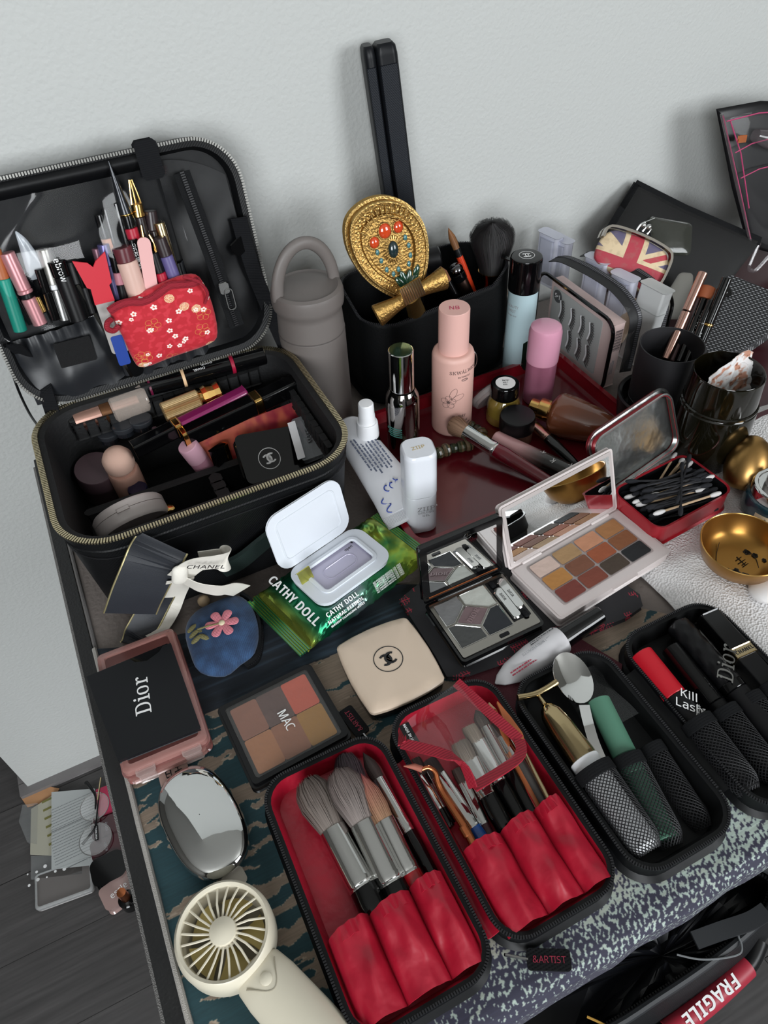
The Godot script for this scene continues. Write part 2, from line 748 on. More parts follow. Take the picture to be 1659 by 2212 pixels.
func _ready() -> void:
	rng.seed = 7
	var cam := Camera3D.new()
	cam.name = "camera"
	cam.fov = 69.41
	cam.near = 0.02
	cam.transform = Transform3D(Basis(Vector3(0.897135, -0.045338, 0.439423), Vector3(0.345439, 0.692026, -0.633855), Vector3(-0.275354, 0.720447, 0.636503)), Vector3(0, TY + 0.58, 0))
	add_child(cam)
	var env := Environment.new()
	var sm := ProceduralSkyMaterial.new()
	sm.sky_top_color = Color(0.72, 0.78, 0.84)
	sm.sky_horizon_color = Color(0.85, 0.88, 0.9)
	sm.ground_bottom_color = Color(0.35, 0.35, 0.35)
	sm.ground_horizon_color = Color(0.6, 0.6, 0.6)
	sm.energy_multiplier = 1.0
	env.sky = Sky.new()
	env.sky.sky_material = sm
	env.background_mode = Environment.BG_SKY
	env.tonemap_mode = Environment.TONE_MAPPER_LINEAR
	env.tonemap_exposure = 1.3
	env.sdfgi_enabled = true
	env.ssao_enabled = true
	env.ssil_enabled = true
	var we := WorldEnvironment.new()
	we.environment = env
	add_child(we)
	daylight(-1.15, 1.5, 6.2)
	daylight(1.75, 1.3, 4.6)
	shared_materials()
	room()
	table_and_cloths()
	make_objects()


func shared_materials() -> void:
	M("chrome", "d8d8d6", 0.07, 1.0)
	M("steel", "b9b9b8", 0.25, 1.0)
	M("gold", "d9b06a", 0.16, 1.0)
	M("pale_gold", "dfcba0", 0.2, 1.0)
	M("copper", "c9794f", 0.22, 1.0)
	M("rose_gold", "c49a8c", 0.22, 1.0)
	M("gloss_black", "060607", 0.1)
	M("satin_black", "0c0c0e", 0.35, 0.0, {"spec": 0.4})
	M("matt_black", "101012", 0.6, 0.0, {"spec": 0.35})
	M("black_cloth", "0e0f11", 0.8, 0.0, {"bump": ["weave", 0.02, 60.0], "spec": 0.3})
	M("black_nylon", "0a0b0d", 0.45, 0.0, {"bump": ["soft", 0.03, 5.0], "spec": 0.35})
	M("black_leather", "0b0c0e", 0.5, 0.0, {"bump": ["twill", 0.012, 42.0], "spec": 0.38})
	M("webbing", "101114", 0.8, 0.0, {"bump": ["rows", 0.03, 70.0], "spec": 0.3})
	M("white_plastic", "e6e7ea", 0.3)
	M("white_print", "e8e8e8", 0.5)
	M("black_print", "17171a", 0.5)
	M("grey_print", "8f9094", 0.5)
	M("gold_print", "c9b27c", 0.35, 0.6)
	M("clear", "ffffff", 0.05, 0.0, {"alpha": 0.06})
	M("clear_soft", "eef0f0", 0.12, 0.0, {"alpha": 0.1})
	M("glass", "ffffff", 0.02, 0.0, {"glass": 0.05})
	M("mirror", "e4e6e6", 0.02, 1.0)
	M("zip_black", "1d1d20", 0.35)
	M("red_nylon", "a01029", 0.42, 0.0, {"bump": ["soft", 0.1, 8.0], "sheen": 0.12})
	M("red_tape", "970f28", 0.6, 0.0, {"bump": ["rows", 0.03, 60.0]})


func room() -> void:
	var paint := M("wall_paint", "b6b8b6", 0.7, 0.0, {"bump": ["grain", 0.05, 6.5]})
	var cx := -0.3726
	# the wall behind the table ends in a free corner on the left
	setting("wall_back", beam(Vector3(cx, 0.0, -0.95), Vector3(2.6, 2.6, -0.8)), paint)
	setting("wall_far", beam(Vector3(-2.8, 0, -2.75), Vector3(2.6, 2.6, -2.6)), paint)
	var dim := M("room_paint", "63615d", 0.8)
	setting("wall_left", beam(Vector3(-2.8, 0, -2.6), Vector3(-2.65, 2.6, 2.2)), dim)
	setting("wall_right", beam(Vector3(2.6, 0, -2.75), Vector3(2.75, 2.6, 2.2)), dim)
	setting("ceiling", beam(Vector3(-2.8, 2.6, -2.75), Vector3(2.75, 2.75, 2.2)), M("ceiling_paint", "b5b4b0", 0.8))
	# front wall behind the viewer, with two windows
	var front := G.new()
	front.add(beam(Vector3(-2.8, 0, 2.05), Vector3(2.75, 0.98, 2.2)))
	front.add(beam(Vector3(-2.8, 2.32, 2.05), Vector3(2.75, 2.6, 2.2)))
	for s in [[-2.8, -1.92], [-0.38, 1.08], [2.42, 2.75]]:
		front.add(beam(Vector3(s[0], 0.98, 2.05), Vector3(s[1], 2.32, 2.2)))
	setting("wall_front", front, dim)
	var fm := M("window_paint", "e4e4e2", 0.4)
	for w in [[-1.92, -0.38], [1.08, 2.42]]:
		var g := G.new()
		for x in [w[0], (w[0] + w[1]) / 2 - 0.03, w[1] - 0.06]:
			g.add(beam(Vector3(x, 0.98, 2.1), Vector3(x + 0.06, 2.32, 2.16)))
		g.add(beam(Vector3(w[0], 0.98, 2.1), Vector3(w[1], 1.04, 2.16)))
		g.add(beam(Vector3(w[0], 2.26, 2.1), Vector3(w[1], 2.32, 2.16)))
		var o := setting("window_%d" % (1 if w[0] < 0 else 2), g, fm)
		setting("window_pane", beam(Vector3(w[0], 1.0, 2.127), Vector3(w[1], 2.3, 2.133)), M("clear"), o)
	# grey plank floor: the planks run along the wall
	var fl := setting("floor", beam(Vector3(-2.8, -0.1, -2.75), Vector3(2.75, -0.012, 2.2)), M("floor_gap", "0d0d0e", 0.9))
	var pm := []
	for k in 4:
		var n := noise(1.0, 40 + k, 4)
		var tone: float = [0.0, 0.014, -0.014, 0.006][k]
		var grain := img(256, 64, func(x, y):
			var a := n.get_noise_2d(x * 0.012, y * 0.16) * 0.6 + n.get_noise_2d(x * 0.05, y * 0.6) * 0.4
			var b := 0.27 + 0.075 * a + tone
			return Color(b * 1.0, b * 0.97, b * 0.97))
		var m := StandardMaterial3D.new()
		m.albedo_texture = ImageTexture.create_from_image(grain)
		m.roughness = 0.55
		m.heightmap_enabled = true
		m.heightmap_texture = m.albedo_texture
		m.heightmap_scale = 0.25
		m.uv1_scale = Vector3(1, 1, 1)
		pm.append(m)
	var plank := box(1.2, 0.012, 0.1235, 0.0012)
	for i in plank.v.size():
		plank.t[i] = Vector2(plank.v[i].x / 1.2 + 0.5, plank.v[i].z / 0.1235 + 0.5)
	var mesh := commit(plank)
	for r in 24:
		var z := -0.155 - 0.125 * r + 0.0 + 0.125 * 5 - 0.0625 + 0.0625
		for c in 3:
			var o := MeshInstance3D.new()
			o.name = "plank"
			o.mesh = mesh
			o.material_override = pm[(r * 2 + c * 3) % 4]
			fl.add_child(o, true)
			o.position = Vector3(-1.15 + c * 1.2015 + fmod(r * 0.43, 1.2) - 0.6, -0.012, z + 0.0625)
	var bm := M("baseboard_grey", "6f6c6c", 0.6, 0.0, {"bump": ["grain", 0.02, 6.0]})
	setting("baseboard_back", beam(Vector3(cx - 0.014, 0, -0.81), Vector3(2.6, 0.012, -0.786)), bm)
	setting("baseboard_end", beam(Vector3(cx - 0.014, 0, -0.95), Vector3(cx, 0.012, -0.8101)), bm)



func table_and_cloths() -> void:
	var t := thing("dressing_table", "table with a taupe top and black edge strip against the grey wall", "table", at(Vector3(0.55, 0, -0.427)))
	var x0 := -0.111
	var x1 := 1.3
	var z0 := -0.787
	var z1 := -0.066
	part(t, "tabletop", beam(Vector3(x0 + 0.004, TY - 0.026, z0), Vector3(x1, TY, z1)), M("taupe_top", "6f6661", 0.55, 0.0, {"bump": ["grain", 0.05, 7.0]}), true)
	part(t, "edge_strip", beam(Vector3(x0, TY - 0.03, z0 - 0.002), Vector3(x0 + 0.0115, TY + 0.0028, z1)), M("black_edge", "1a1a1b", 0.5, 0.0, {"bump": ["grain", 0.03, 12.0]}), true, "black edge strip")
	part(t, "edge_piping", tube(PackedVector3Array([Vector3(x0 + 0.0145, TY + 0.001, z0 + 0.05), Vector3(x0 + 0.0145, TY + 0.001, z1)]), 0.0022, 8), M("piping_grey", "6d6a69", 0.9, 0.0, {"bump": ["fuzz", 0.06, 20.0]}), true, "grey felt piping")
	part(t, "side_board", beam(Vector3(x0 - 0.004, TY - 0.05, z0), Vector3(x0, TY - 0.006, z1)), M("grey_board", "7c7a78", 0.9, 0.0, {"bump": ["fuzz", 0.08, 14.0]}), true)
	for lx in [x0 + 0.12, x1 - 0.1]:
		for lz in [z0 + 0.08, z1 - 0.08]:
			part(t, "leg", beam(Vector3(lx - 0.02, 0, lz - 0.02), Vector3(lx + 0.02, TY - 0.026, lz + 0.02)), M("satin_black"), true)
	solo("cable_clip", "small white plastic cable clip at the table's back left edge", "clip", ball(Vector3(0.004, 0.004, 0.006)), M("white_plastic"), at(V(-0.1046, 0.6830, -0.7418)))
	patterned_scarf()
	black_red_wrap()
	terry_towel()
	trays()


func scarf_picture() -> Image:
	var n := noise(1.0, 21, 3)
	var s2 := noise(1.0, 33, 2)
	var cell := noise(1.0, 12, 1, FastNoiseLite.TYPE_CELLULAR)
	cell.cellular_return_type = FastNoiseLite.RETURN_CELL_VALUE
	var dist := noise(1.0, 12, 1, FastNoiseLite.TYPE_CELLULAR)
	dist.cellular_return_type = FastNoiseLite.RETURN_DISTANCE
	var navy := Color("161f29")
	var teal := Color("1a3c43")
	var beige := Color("857566")
	var mint := Color("a3b2a9")
	var dusk := Color("2f2e40")
	return img(1100, 620, func(px, py):
		var x: float = -0.10 + 0.85 * px / 1100.0
		var z: float = -0.49 + 0.48 * py / 620.0   # metres; the front edge of the table is at -0.066
		# weave streaks along x
		var fine := n.get_noise_2d(px * 0.02, py * 0.55) * 0.08
		# dark blue band at the back
		var streak := n.get_noise_2d(x * 6.0 + 3.0, z * 90.0)
		var c := navy.lerp(Color("3d5060"), clampf(streak * 1.1, 0, 1)).lerp(Color("10151c"), clampf(-streak * 1.2, 0, 1))
		# ragged waves of teal and beige
		var edge := -0.365 + 0.02 * n.get_noise_2d(x * 9.0, 4.0) - 0.03 * smoothstep(0.1, 0.35, x)
		if z > edge:
			var rag := s2.get_noise_2d(x * 34.0, z * 30.0) * 0.004 + s2.get_noise_2d(x * 130.0, z * 60.0) * 0.0013
			var wave := n.get_noise_2d(x * 9.0 + 40.0, (z + rag) * 62.0)
			var much := clampf((x + 0.08) / 0.2 + (z + 0.3) * 0.8, 0, 1)   # teal on the left, beige on the right
			var lim := lerpf(0.34, -0.3, much)
			c = beige if wave > lim else teal
			if wave > lim and wave < lim + 0.03:
				c = c.lerp(Color("cbbca8"), 0.4)
		# beige and mint with navy flecks, closing up to dusk blue with pale flecks at the front
		var e2 := -0.13 - 0.03 * x + 0.018 * n.get_noise_2d(x * 14.0, 9.0)
		var d := z - e2
		if d > -0.02 and x > 0.02:
			var wood := n.get_noise_2d(x * 10.0, z * 160.0)
			var ground := Color("a89a8a").lerp(mint, smoothstep(0.0, 0.05, d + 0.05 * (x - 0.25))).lerp(Color("857868"), clampf(wood, 0, 1) * 0.35)
			var dens := clampf(0.25 + 5.5 * (d + 0.02) - 1.05 * (x - 0.12), 0, 1)
			var band := n.get_noise_2d(x * 5.0 + 7.0, z * 38.0) * 0.45
			var f := dist.get_noise_2d(x * 150.0, z * 150.0)
			var fleck := s2.get_noise_2d(x * 260.0 + z * 90.0, z * 190.0)
			c = dusk if fleck > 0.62 - 1.25 * (dens + band * 0.6) else ground
			if d < 0.0 and fleck < 0.4:
				c = c if fleck > 0.62 - 1.25 * (dens + band * 0.6) else ground
		return c * (1.0 + fine * 1.6))


func patterned_scarf() -> void:
	var back := Curve.new()
	var m := M("scarf", "ffffff", 0.8, 0.0, {"tex": tex("scarf", scarf_picture), "bump": ["weave", 0.01, 1.0], "uv": 1, "sheen": 0.2})
	m.heightmap_enabled = false
	var bx := [-0.10, -0.06, -0.01, 0.06, 0.2, 0.3, 0.37, 0.43, 0.75]
	var bz := [-0.481, -0.466, -0.457, -0.462, -0.41, -0.345, -0.29, -0.23, -0.17]
	var n := noise(1.0, 2, 2)
	var zb := func(x: float) -> float:
		for i in bx.size() - 1:
			if x <= bx[i + 1]:
				return lerpf(bz[i], bz[i + 1], (x - bx[i]) / (bx[i + 1] - bx[i]))
		return bz[bz.size() - 1]
	var f := func(u: float, v: float) -> Vector3:
		var x := lerpf(-0.0965, 0.75, u)
		var b: float = zb.call(x)
		var s := v * (0.46 + 0.10)          # along the cloth, back to front, then over the edge
		var z := lerpf(b, -0.066, minf(v / 0.9, 1.0))
		var y := 0.0022 + 0.0011 * n.get_noise_2d(x * 24.0, z * 24.0)
		if v > 0.9:
			var k := (v - 0.9) / 0.1 * 0.06
			var a := minf(k / 0.008, PI / 2)
			z = -0.066 + 0.008 * sin(a) * 0.9 + 0.002 * n.get_noise_2d(x * 16.0, 5.0)
			y = 0.0022 - 0.008 * (1 - cos(a)) - maxf(0.0, k - 0.008 * PI / 2)
			y = maxf(y, -0.034)
		return Vector3(x, TY + y, z)
	var g := sheet(f, 110, 60, 0.0012)
	for i in g.v.size():
		g.t[i] = Vector2((g.v[i].x + 0.10) / 0.85, (g.v[i].z + 0.49 + maxf(0.0, TY - g.v[i].y)) / 0.48)
	var o := solo("patterned_scarf", "navy, teal and beige patterned scarf spread along the front of the table", "scarf", G.new().add(g, at(-Vector3(0.3, TY, -0.2))), m, at(Vector3(0.3, TY, -0.2)))
	var hem := PackedVector3Array()
	for i in 30:
		var v := i / 29.0
		var p: Vector3 = f.call(0.0, v * 0.96)
		hem.append(p + Vector3(-0.0008, 0.0008, 0))
	part(o, "hem", tube(hem, 0.0022, 6), M("hem_grey", "a7a39e", 0.9, 0.0, {"bump": ["fuzz", 0.05, 20.0]}), true, "pale grey rolled hem")


func wrap_picture() -> Image:
	var im := Image.create(512, 512, false, Image.FORMAT_RGB8)
	im.fill(Color("141318"))
	var r := RandomNumberGenerator.new()
	r.seed = 4
	for k in 85:
		var x := r.randi_range(10, 480)
		var y := r.randi_range(10, 480)
		var n := r.randi_range(3, 7)
		for s in n:
			var px := x + s * 6
			for j in r.randi_range(8, 22):
				var xx := px + int(2.0 * sin(j * 0.9 + s))
				im.fill_rect(Rect2i(xx, y + j + s % 3, 2, 1), Color("a51f38"))
			if s % 2:
				im.fill_rect(Rect2i(px - 4, y + 8, 10, 2), Color("a51f38"))
	return im


func black_red_wrap() -> void:
	# a folded black cloth with red woven motifs under the palettes
	var p := PackedVector2Array([Vector2(0.1817, -0.3911), Vector2(0.2197, -0.4030), Vector2(0.2998, -0.3940), Vector2(0.3720, -0.3313), Vector2(0.3818, -0.2907), Vector2(0.3763, -0.2801), Vector2(0.3565, -0.2768), Vector2(0.2771, -0.2814), Vector2(0.1956, -0.2907), Vector2(0.1804, -0.2986), Vector2(0.1818, -0.3205)])
	var c := Vector3(0.31, TY + 0.0035, -0.36)
	var g := prism(p, 0.0, 0.006, 0.002)
	for i in g.v.size():
		g.v[i] += Vector3(-c.x, 0, -c.z)
		g.t[i] = Vector2(g.v[i].x * 4.5 + 0.5, g.v[i].z * 4.5 + 0.5)
	var m := M("black_red_cloth", "ffffff", 0.75, 0.0, {"tex": tex("wrap", wrap_picture), "sheen": 0.2})
	solo("folded_cloth", "folded black cloth with red woven motifs under the two open palettes", "cloth", g, m, at(c))
	var q := PackedVector2Array([Vector2(0.1956, -0.2906), Vector2(0.2780, -0.2820), Vector2(0.3051, -0.2773), Vector2(0.3213, -0.2384), Vector2(0.3004, -0.2182), Vector2(0.1915, -0.2454), Vector2(0.1788, -0.2818)])
	var h := prism(q, 0.0, 0.003, 0.001)
	var c2 := Vector3(0.29, TY + 0.0035, -0.28)
	for i in h.v.size():
		h.v[i] += Vector3(-c2.x, 0, -c2.z)
	solo("maroon_cloth", "dark maroon cloth between the white tube and the two zip cases", "cloth", h, M("maroon_cloth", "4a1420", 0.8, 0.0, {"bump": ["fuzz", 0.03, 18.0]}), at(c2))


func terry_towel() -> void:
	var n := noise(1.0, 5, 2)
	var o0 := Vector3(0.55, TY, -0.31)
	var f := func(u: float, v: float) -> Vector3:
		var x0 := lerpf(0.425, 0.375, v) - 0.012 * sin(v * 7.0)
		var x := lerpf(x0, 0.85, u)
		var z := lerpf(-0.445, -0.165, v) + 0.01 * sin(u * 9.0)
		var e := minf(minf(u * 9.0, v * 9.0), 1.0)
		var y := 0.004 + 0.009 * sqrt(e) + 0.003 * n.get_noise_2d(x * 12.0, z * 12.0)
		y += 0.004 * exp(-pow((z + 0.30 - 0.25 * (x - 0.45)) / 0.012, 2.0)) * smoothstep(0.4, 0.47, x)
		return Vector3(x, TY + y, z) - o0
	var g := sheet(f, 70, 50, 0.006)
	solo("terry_towel", "white terry towel spread under the red tin and the gold bowl", "towel", g, M("terry", "dad8d8", 0.95, 0.0, {"bump": ["loops", 0.12, 17.0], "sheen": 0.5}), at(o0))


func tray(called: String, label: String, a: Vector3, c: Vector3, high: float, m: Material, rimm: Material) -> void:
	var mid := Vector3((a.x + c.x) / 2, a.y, (a.z + c.z) / 2)
	var o := thing(called, label, "tray", at(mid))
	var w := c.x - a.x
	var d := c.z - a.z
	part(o, "base", box(w - 0.004, 0.005, d - 0.004, 0.001, 0.012), m)
	var ro := rrect(w, d, 0.014)
	var ri := rrect(w - 0.012, d - 0.012, 0.01)
	var rt := rrect(w + 0.006, d + 0.006, 0.017)
	var rti := rrect(w - 0.004, d - 0.004, 0.013)
	var g := G.new()
	g.rows([lift(ri, 0.0045), lift(rti, high - 0.001), lift(inset(rti, -0.002), high), lift(rt, high - 0.001), lift(ro, 0.0), lift(ri, 0.0)], true)
	part(o, "rim", g, rimm)


func trays() -> void:
	var lac := M("red_lacquer", "5e0f1a", 0.2, 0.0, {"coat": 0.5})
	var rim := M("red_lacquer_rim", "7d101d", 0.25, 0.0, {"coat": 0.5})
	tray("lacquer_tray", "dark red lacquer tray holding the skin care bottles", Vector3(0.224, TY, -0.65), Vector3(0.541, TY, -0.437), 0.02, lac, rim)
	tray("lacquer_tray", "dark maroon lacquer tray behind the black cup and the olive glass", Vector3(0.635, TY, -0.76), Vector3(1.1, TY, -0.43), 0.014, M("maroon_lacquer", "3a0a14", 0.3), M("maroon_lacquer"))



func local_poly(fr: Transform3D, pts: Array) -> PackedVector2Array:
	var inv := fr.affine_inverse()
	var p := PackedVector2Array()
	for w in pts:
		var q: Vector3 = inv * w
		p.append(Vector2(q.x, q.z))
	return p


func round_poly(p: PackedVector2Array, n := 4) -> PackedVector2Array:
	# a smooth closed outline through the points
	var q := PackedVector2Array()
	var m := p.size()
	for i in m:
		for k in n:
			q.append(p[i].cubic_interpolate(p[(i + 1) % m], p[(i + m - 1) % m], p[(i + 2) % m], float(k) / n))
	return q


func soften(p: PackedVector2Array, r: float, n := 4) -> PackedVector2Array:
	# the outline with its corners rounded by r
	var q := PackedVector2Array()
	var m := p.size()
	for i in m:
		var a := p[i].move_toward(p[(i + m - 1) % m], minf(r, p[i].distance_to(p[(i + m - 1) % m]) * 0.48))
		var c := p[i].move_toward(p[(i + 1) % m], minf(r, p[i].distance_to(p[(i + 1) % m]) * 0.48))
		for k in n + 1:
			q.append(a.bezier_interpolate(a.lerp(p[i], 0.6), c.lerp(p[i], 0.6), c, float(k) / n))
	return q


func pillow(p: PackedVector2Array, up: float, down := 0.0, n := 7, sharp := 0.5) -> G:
	# a padded shape over the outline p: up above, down below; sharp lower = flatter top
	var c := Vector2.ZERO
	var lo := p[0]
	var hi := p[0]
	for q in p:
		c += q
		lo = lo.min(q)
		hi = hi.max(q)
	c /= p.size()
	var rs := []
	for side in [1.0, -1.0]:
		for i in n:
			var k := float(i) / (n - 1)
			if side > 0 and i == n:
				continue
			var s := sin(k * PI / 2) if side > 0 else cos(k * PI / 2)
			if side < 0 and i == 0:
				continue
			var y := pow(maxf(0.0, 1.0 - s * s), sharp) * (up if side > 0 else -down)
			var r := PackedVector3Array()
			for q in p:
				var w := c + (q - c) * s
				r.append(Vector3(w.x, y, w.y))
			rs.append(r)
	var g := G.new()
	g.rows(rs, true)
	for i in g.v.size():
		g.t[i] = (Vector2(g.v[i].x, g.v[i].z) - lo) / (hi - lo)
	return g


func resample(p: PackedVector3Array, step: float, closed := false) -> PackedVector3Array:
	var q := PackedVector3Array([p[0]])
	var left := step
	var n := p.size()
	for i in (n if closed else n - 1):
		var a := p[i]
		var b := p[(i + 1) % n]
		var d := a.distance_to(b)
		var s := left
		while s <= d:
			q.append(a.lerp(b, s / d))
			s += step
		left = s - d
	return q


func zip_teeth(parent: Node3D, p: PackedVector3Array, pitch: float, long: float, m: Material, normal := Vector3.UP, closed := false) -> void:
	# metal or nylon teeth of a zip along p: small blocks set across it
	var q := resample(p, pitch, closed)
	var g := G.new()
	for i in q.size() - 1:
		var d := (q[i + 1] - q[i]).normalized()
		var x := d.cross(normal).normalized()
		var a := x * long / 2
		var b := d * pitch * 0.3
		var h := normal * pitch * 0.35
		var c := q[i]
		g.quad(c - a - b + h, c + a - b + h, c + a + b + h, c - a + b + h)
		g.quad(c - a - b + h, c - a - b - h, c + a - b - h, c + a - b + h)
		g.quad(c - a + b + h, c + a + b + h, c + a + b - h, c - a + b - h)
		g.quad(c - a - b + h, c - a + b + h, c - a + b - h, c - a - b - h)
		g.quad(c + a - b + h, c + a - b - h, c + a + b - h, c + a + b + h)
	stuff(part(parent, "zip_teeth", g, m, false, "", 20.0))


func pen(label: String, group: String, p0: Vector3, p1: Vector3, r: float, bands: Array, called := "makeup_pencil", category := "pencil") -> Node3D:
	# bands: [share of the length where it ends, material, radius factor, name]
	var o := thing(called, label, category, along(p0, p1, Vector3.BACK), group)
	var L := p0.distance_to(p1)
	var y := 0.0
	for b in bands:
		var y1: float = b[0] * L
		var k: float = b[2] * r
		var called_part: String = b[3]
		if called_part.ends_with("cone"):
			lat(o, "tip", [0, y, k, y, k * 0.55, lerpf(y, y1, 0.5), 0.0006, y1, 0, y1], b[1], 16)
		else:
			part(o, called_part, can(k, y, y1, minf(0.0006, k * 0.3), 18), b[1])
		y = y1
	return o


func train_case() -> void:
	var c := Vector3(0.054, TY, -0.5935)
	var o := thing("makeup_case", "open black leather make-up case with gold zip and raised lid", "case", at(c))
	var w := 0.272
	var d := 0.213
	var H := 0.122
	var leather := M("black_leather")
	var lining := M("case_lining", "0c0d0f", 0.7, 0.0, {"bump": ["grain", 0.03, 10.0]})
	var o0 := rrect(w - 0.03, d - 0.03, 0.04, 8)
	var o1 := rrect(w - 0.016, d - 0.014, 0.045, 8)
	var o2 := rrect(w, d, 0.047, 8)
	var i2 := rrect(w - 0.014, d - 0.014, 0.04, 8)
	var i1 := rrect(w - 0.026, d - 0.024, 0.036, 8)
	var sh := G.new()
	sh.rows([lift(o0, 0.0), lift(o1, 0.005), lift(o2, H - 0.014), lift(inset(o2, 0.001), H - 0.012), lift(inset(o2, 0.0015), H - 0.003), lift(inset(o2, 0.003), H)], true)
	cap(sh, o0, 0.0)
	part(o, "shell", sh, leather)
	var ln := G.new()
	ln.rows([lift(inset(o2, 0.003), H), lift(i2, H - 0.002), lift(i1, 0.012)], true)
	cap(ln, i1, 0.012)
	part(o, "lining", ln, lining)
	part(o, "piping", tube(lift(inset(o2, -0.0006), H - 0.014), 0.0022, 8, 1.0, true), leather)
	part(o, "stitching", tube(lift(inset(o2, 0.0), H - 0.024), 0.0006, 5, 1.0, true), M("black_print"))
	var rim := lift(inset(o2, 0.0015), H + 0.0004)
	zip_teeth(o, rim, 0.0025, 0.0055, M("brass", "cfc3a2", 0.3, 1.0), Vector3.UP, true)
	# grooved foam rails on the inner walls
	var rib := commit(box(0.011, 0.02, 0.004, 0.0012))
	for k in 17:
		var r := MeshInstance3D.new()
		r.name = "foam_rib"
		r.mesh = rib
		r.material_override = lining
		o.add_child(r, true)
		r.position = Vector3(-0.096 + k * 0.012, H - 0.036, -0.092)
	for k in 11:
		var r := MeshInstance3D.new()
		r.name = "foam_rib"
		r.mesh = rib
		r.material_override = lining
		o.add_child(r, true)
		r.transform = Transform3D(Basis(Vector3.UP, PI / 2).rotated(Vector3.RIGHT, 0.0), Vector3(0.121, H - 0.04, -0.06 + k * 0.012))
	# padded dividers
	part(o, "divider", box(0.235, 0.05, 0.006, 0.002, 0.0, at(Vector3(0, 0.012, -0.005))), lining)
	var ridge := G.new()
	ridge.add(box(0.006, 0.052, 0.085, 0.002, 0.0, at(Vector3(0.012, 0.012, 0.047))))
	for k in 7:
		ridge.add(box(0.009, 0.007, 0.01, 0.002, 0.0, at(Vector3(0.012, 0.058, 0.012 + k * 0.012))))
	part(o, "divider", ridge, lining)
	# lid
	var fr := Transform3D(Basis(Vector3.RIGHT, Vector3(0, sin(deg_to_rad(12)), cos(deg_to_rad(12))), Vector3(0, -cos(deg_to_rad(12)), sin(deg_to_rad(12)))), Vector3(0.054, TY + H, -0.700))
	var lid := Node3D.new()
	lid.name = "lid"
	o.add_child(lid)
	lid.global_transform = fr
	var lp := func(k: float) -> PackedVector2Array:
		var q := PackedVector2Array()
		for e in rrect(w - k * 2, 0.215 - k * 2, 0.047 - k, 8):
			q.append(e + Vector2(0, -0.1075))
		return q
	var lg := G.new()
	lg.rows([lift(lp.call(0.02), -0.04), lift(lp.call(0.003), -0.036), lift(lp.call(0.0), -0.006), lift(lp.call(0.002), 0.0), lift(lp.call(0.008), -0.001), lift(lp.call(0.012), -0.012)], true)
	cap(lg, lp.call(0.02), -0.04)
	part(lid, "lid_shell", lg, leather)
	var pg := G.new()
	cap(pg, lp.call(0.012), -0.0115)
	part(lid, "lid_lining", pg, M("black_nylon"))
	var ring3 := PackedVector3Array()
	for e in lp.call(0.0012):
		if e.y < -0.02 or absf(e.x) > 0.12:
			ring3.append(Vector3(e.x, 0.0005, e.y))
	zip_teeth(lid, lift(lp.call(0.0012), 0.0005), 0.0026, 0.003, M("silver_zip", "8d8c88", 0.35, 1.0), Vector3.UP, true)
	lid_pockets(lid)
	# webbing straps that hold the lid
	for s in [[V(0.1755, 0.9353, -0.7244), V(0.1781, 0.8820, -0.7131), V(0.1882, 0.8240, -0.7075), V(0.1920, 0.7970, -0.6878)], [V(-0.0679, 0.8748, -0.7096), V(-0.0596, 0.8340, -0.7233), V(-0.0591, 0.8190, -0.7016), V(-0.0617, 0.7910, -0.6961)]]:
		part(o, "strap", strap(smooth(PackedVector3Array(s), 5), Vector3(0.9, 0.1, 0.5), 0.016, 0.0016), M("webbing"), true)
	part(o, "cord", tube(smooth(PackedVector3Array([V(-0.0756, 0.8784, -0.7124), V(-0.0866, 0.8090, -0.7507), V(-0.0847, 0.7890, -0.7251), V(-0.0773, 0.7940, -0.6837)]), 6), 0.0014, 6), M("satin_black"), true)
	# handle on the front
	part(o, "handle", strap(smooth(PackedVector3Array([V(0.0359, 0.7159, -0.4850), V(0.0557, 0.7217, -0.4820), V(0.0814, 0.7357, -0.4810), V(0.1172, 0.7514, -0.4820), V(0.1438, 0.7600, -0.4860)]), 6), Vector3(0.25, 0.9, 0.2), 0.024, 0.004), M("green_leather", "1f2a28", 0.4, 0.0, {"bump": ["twill", 0.012, 42.0]}), true, "dark green black leather handle")


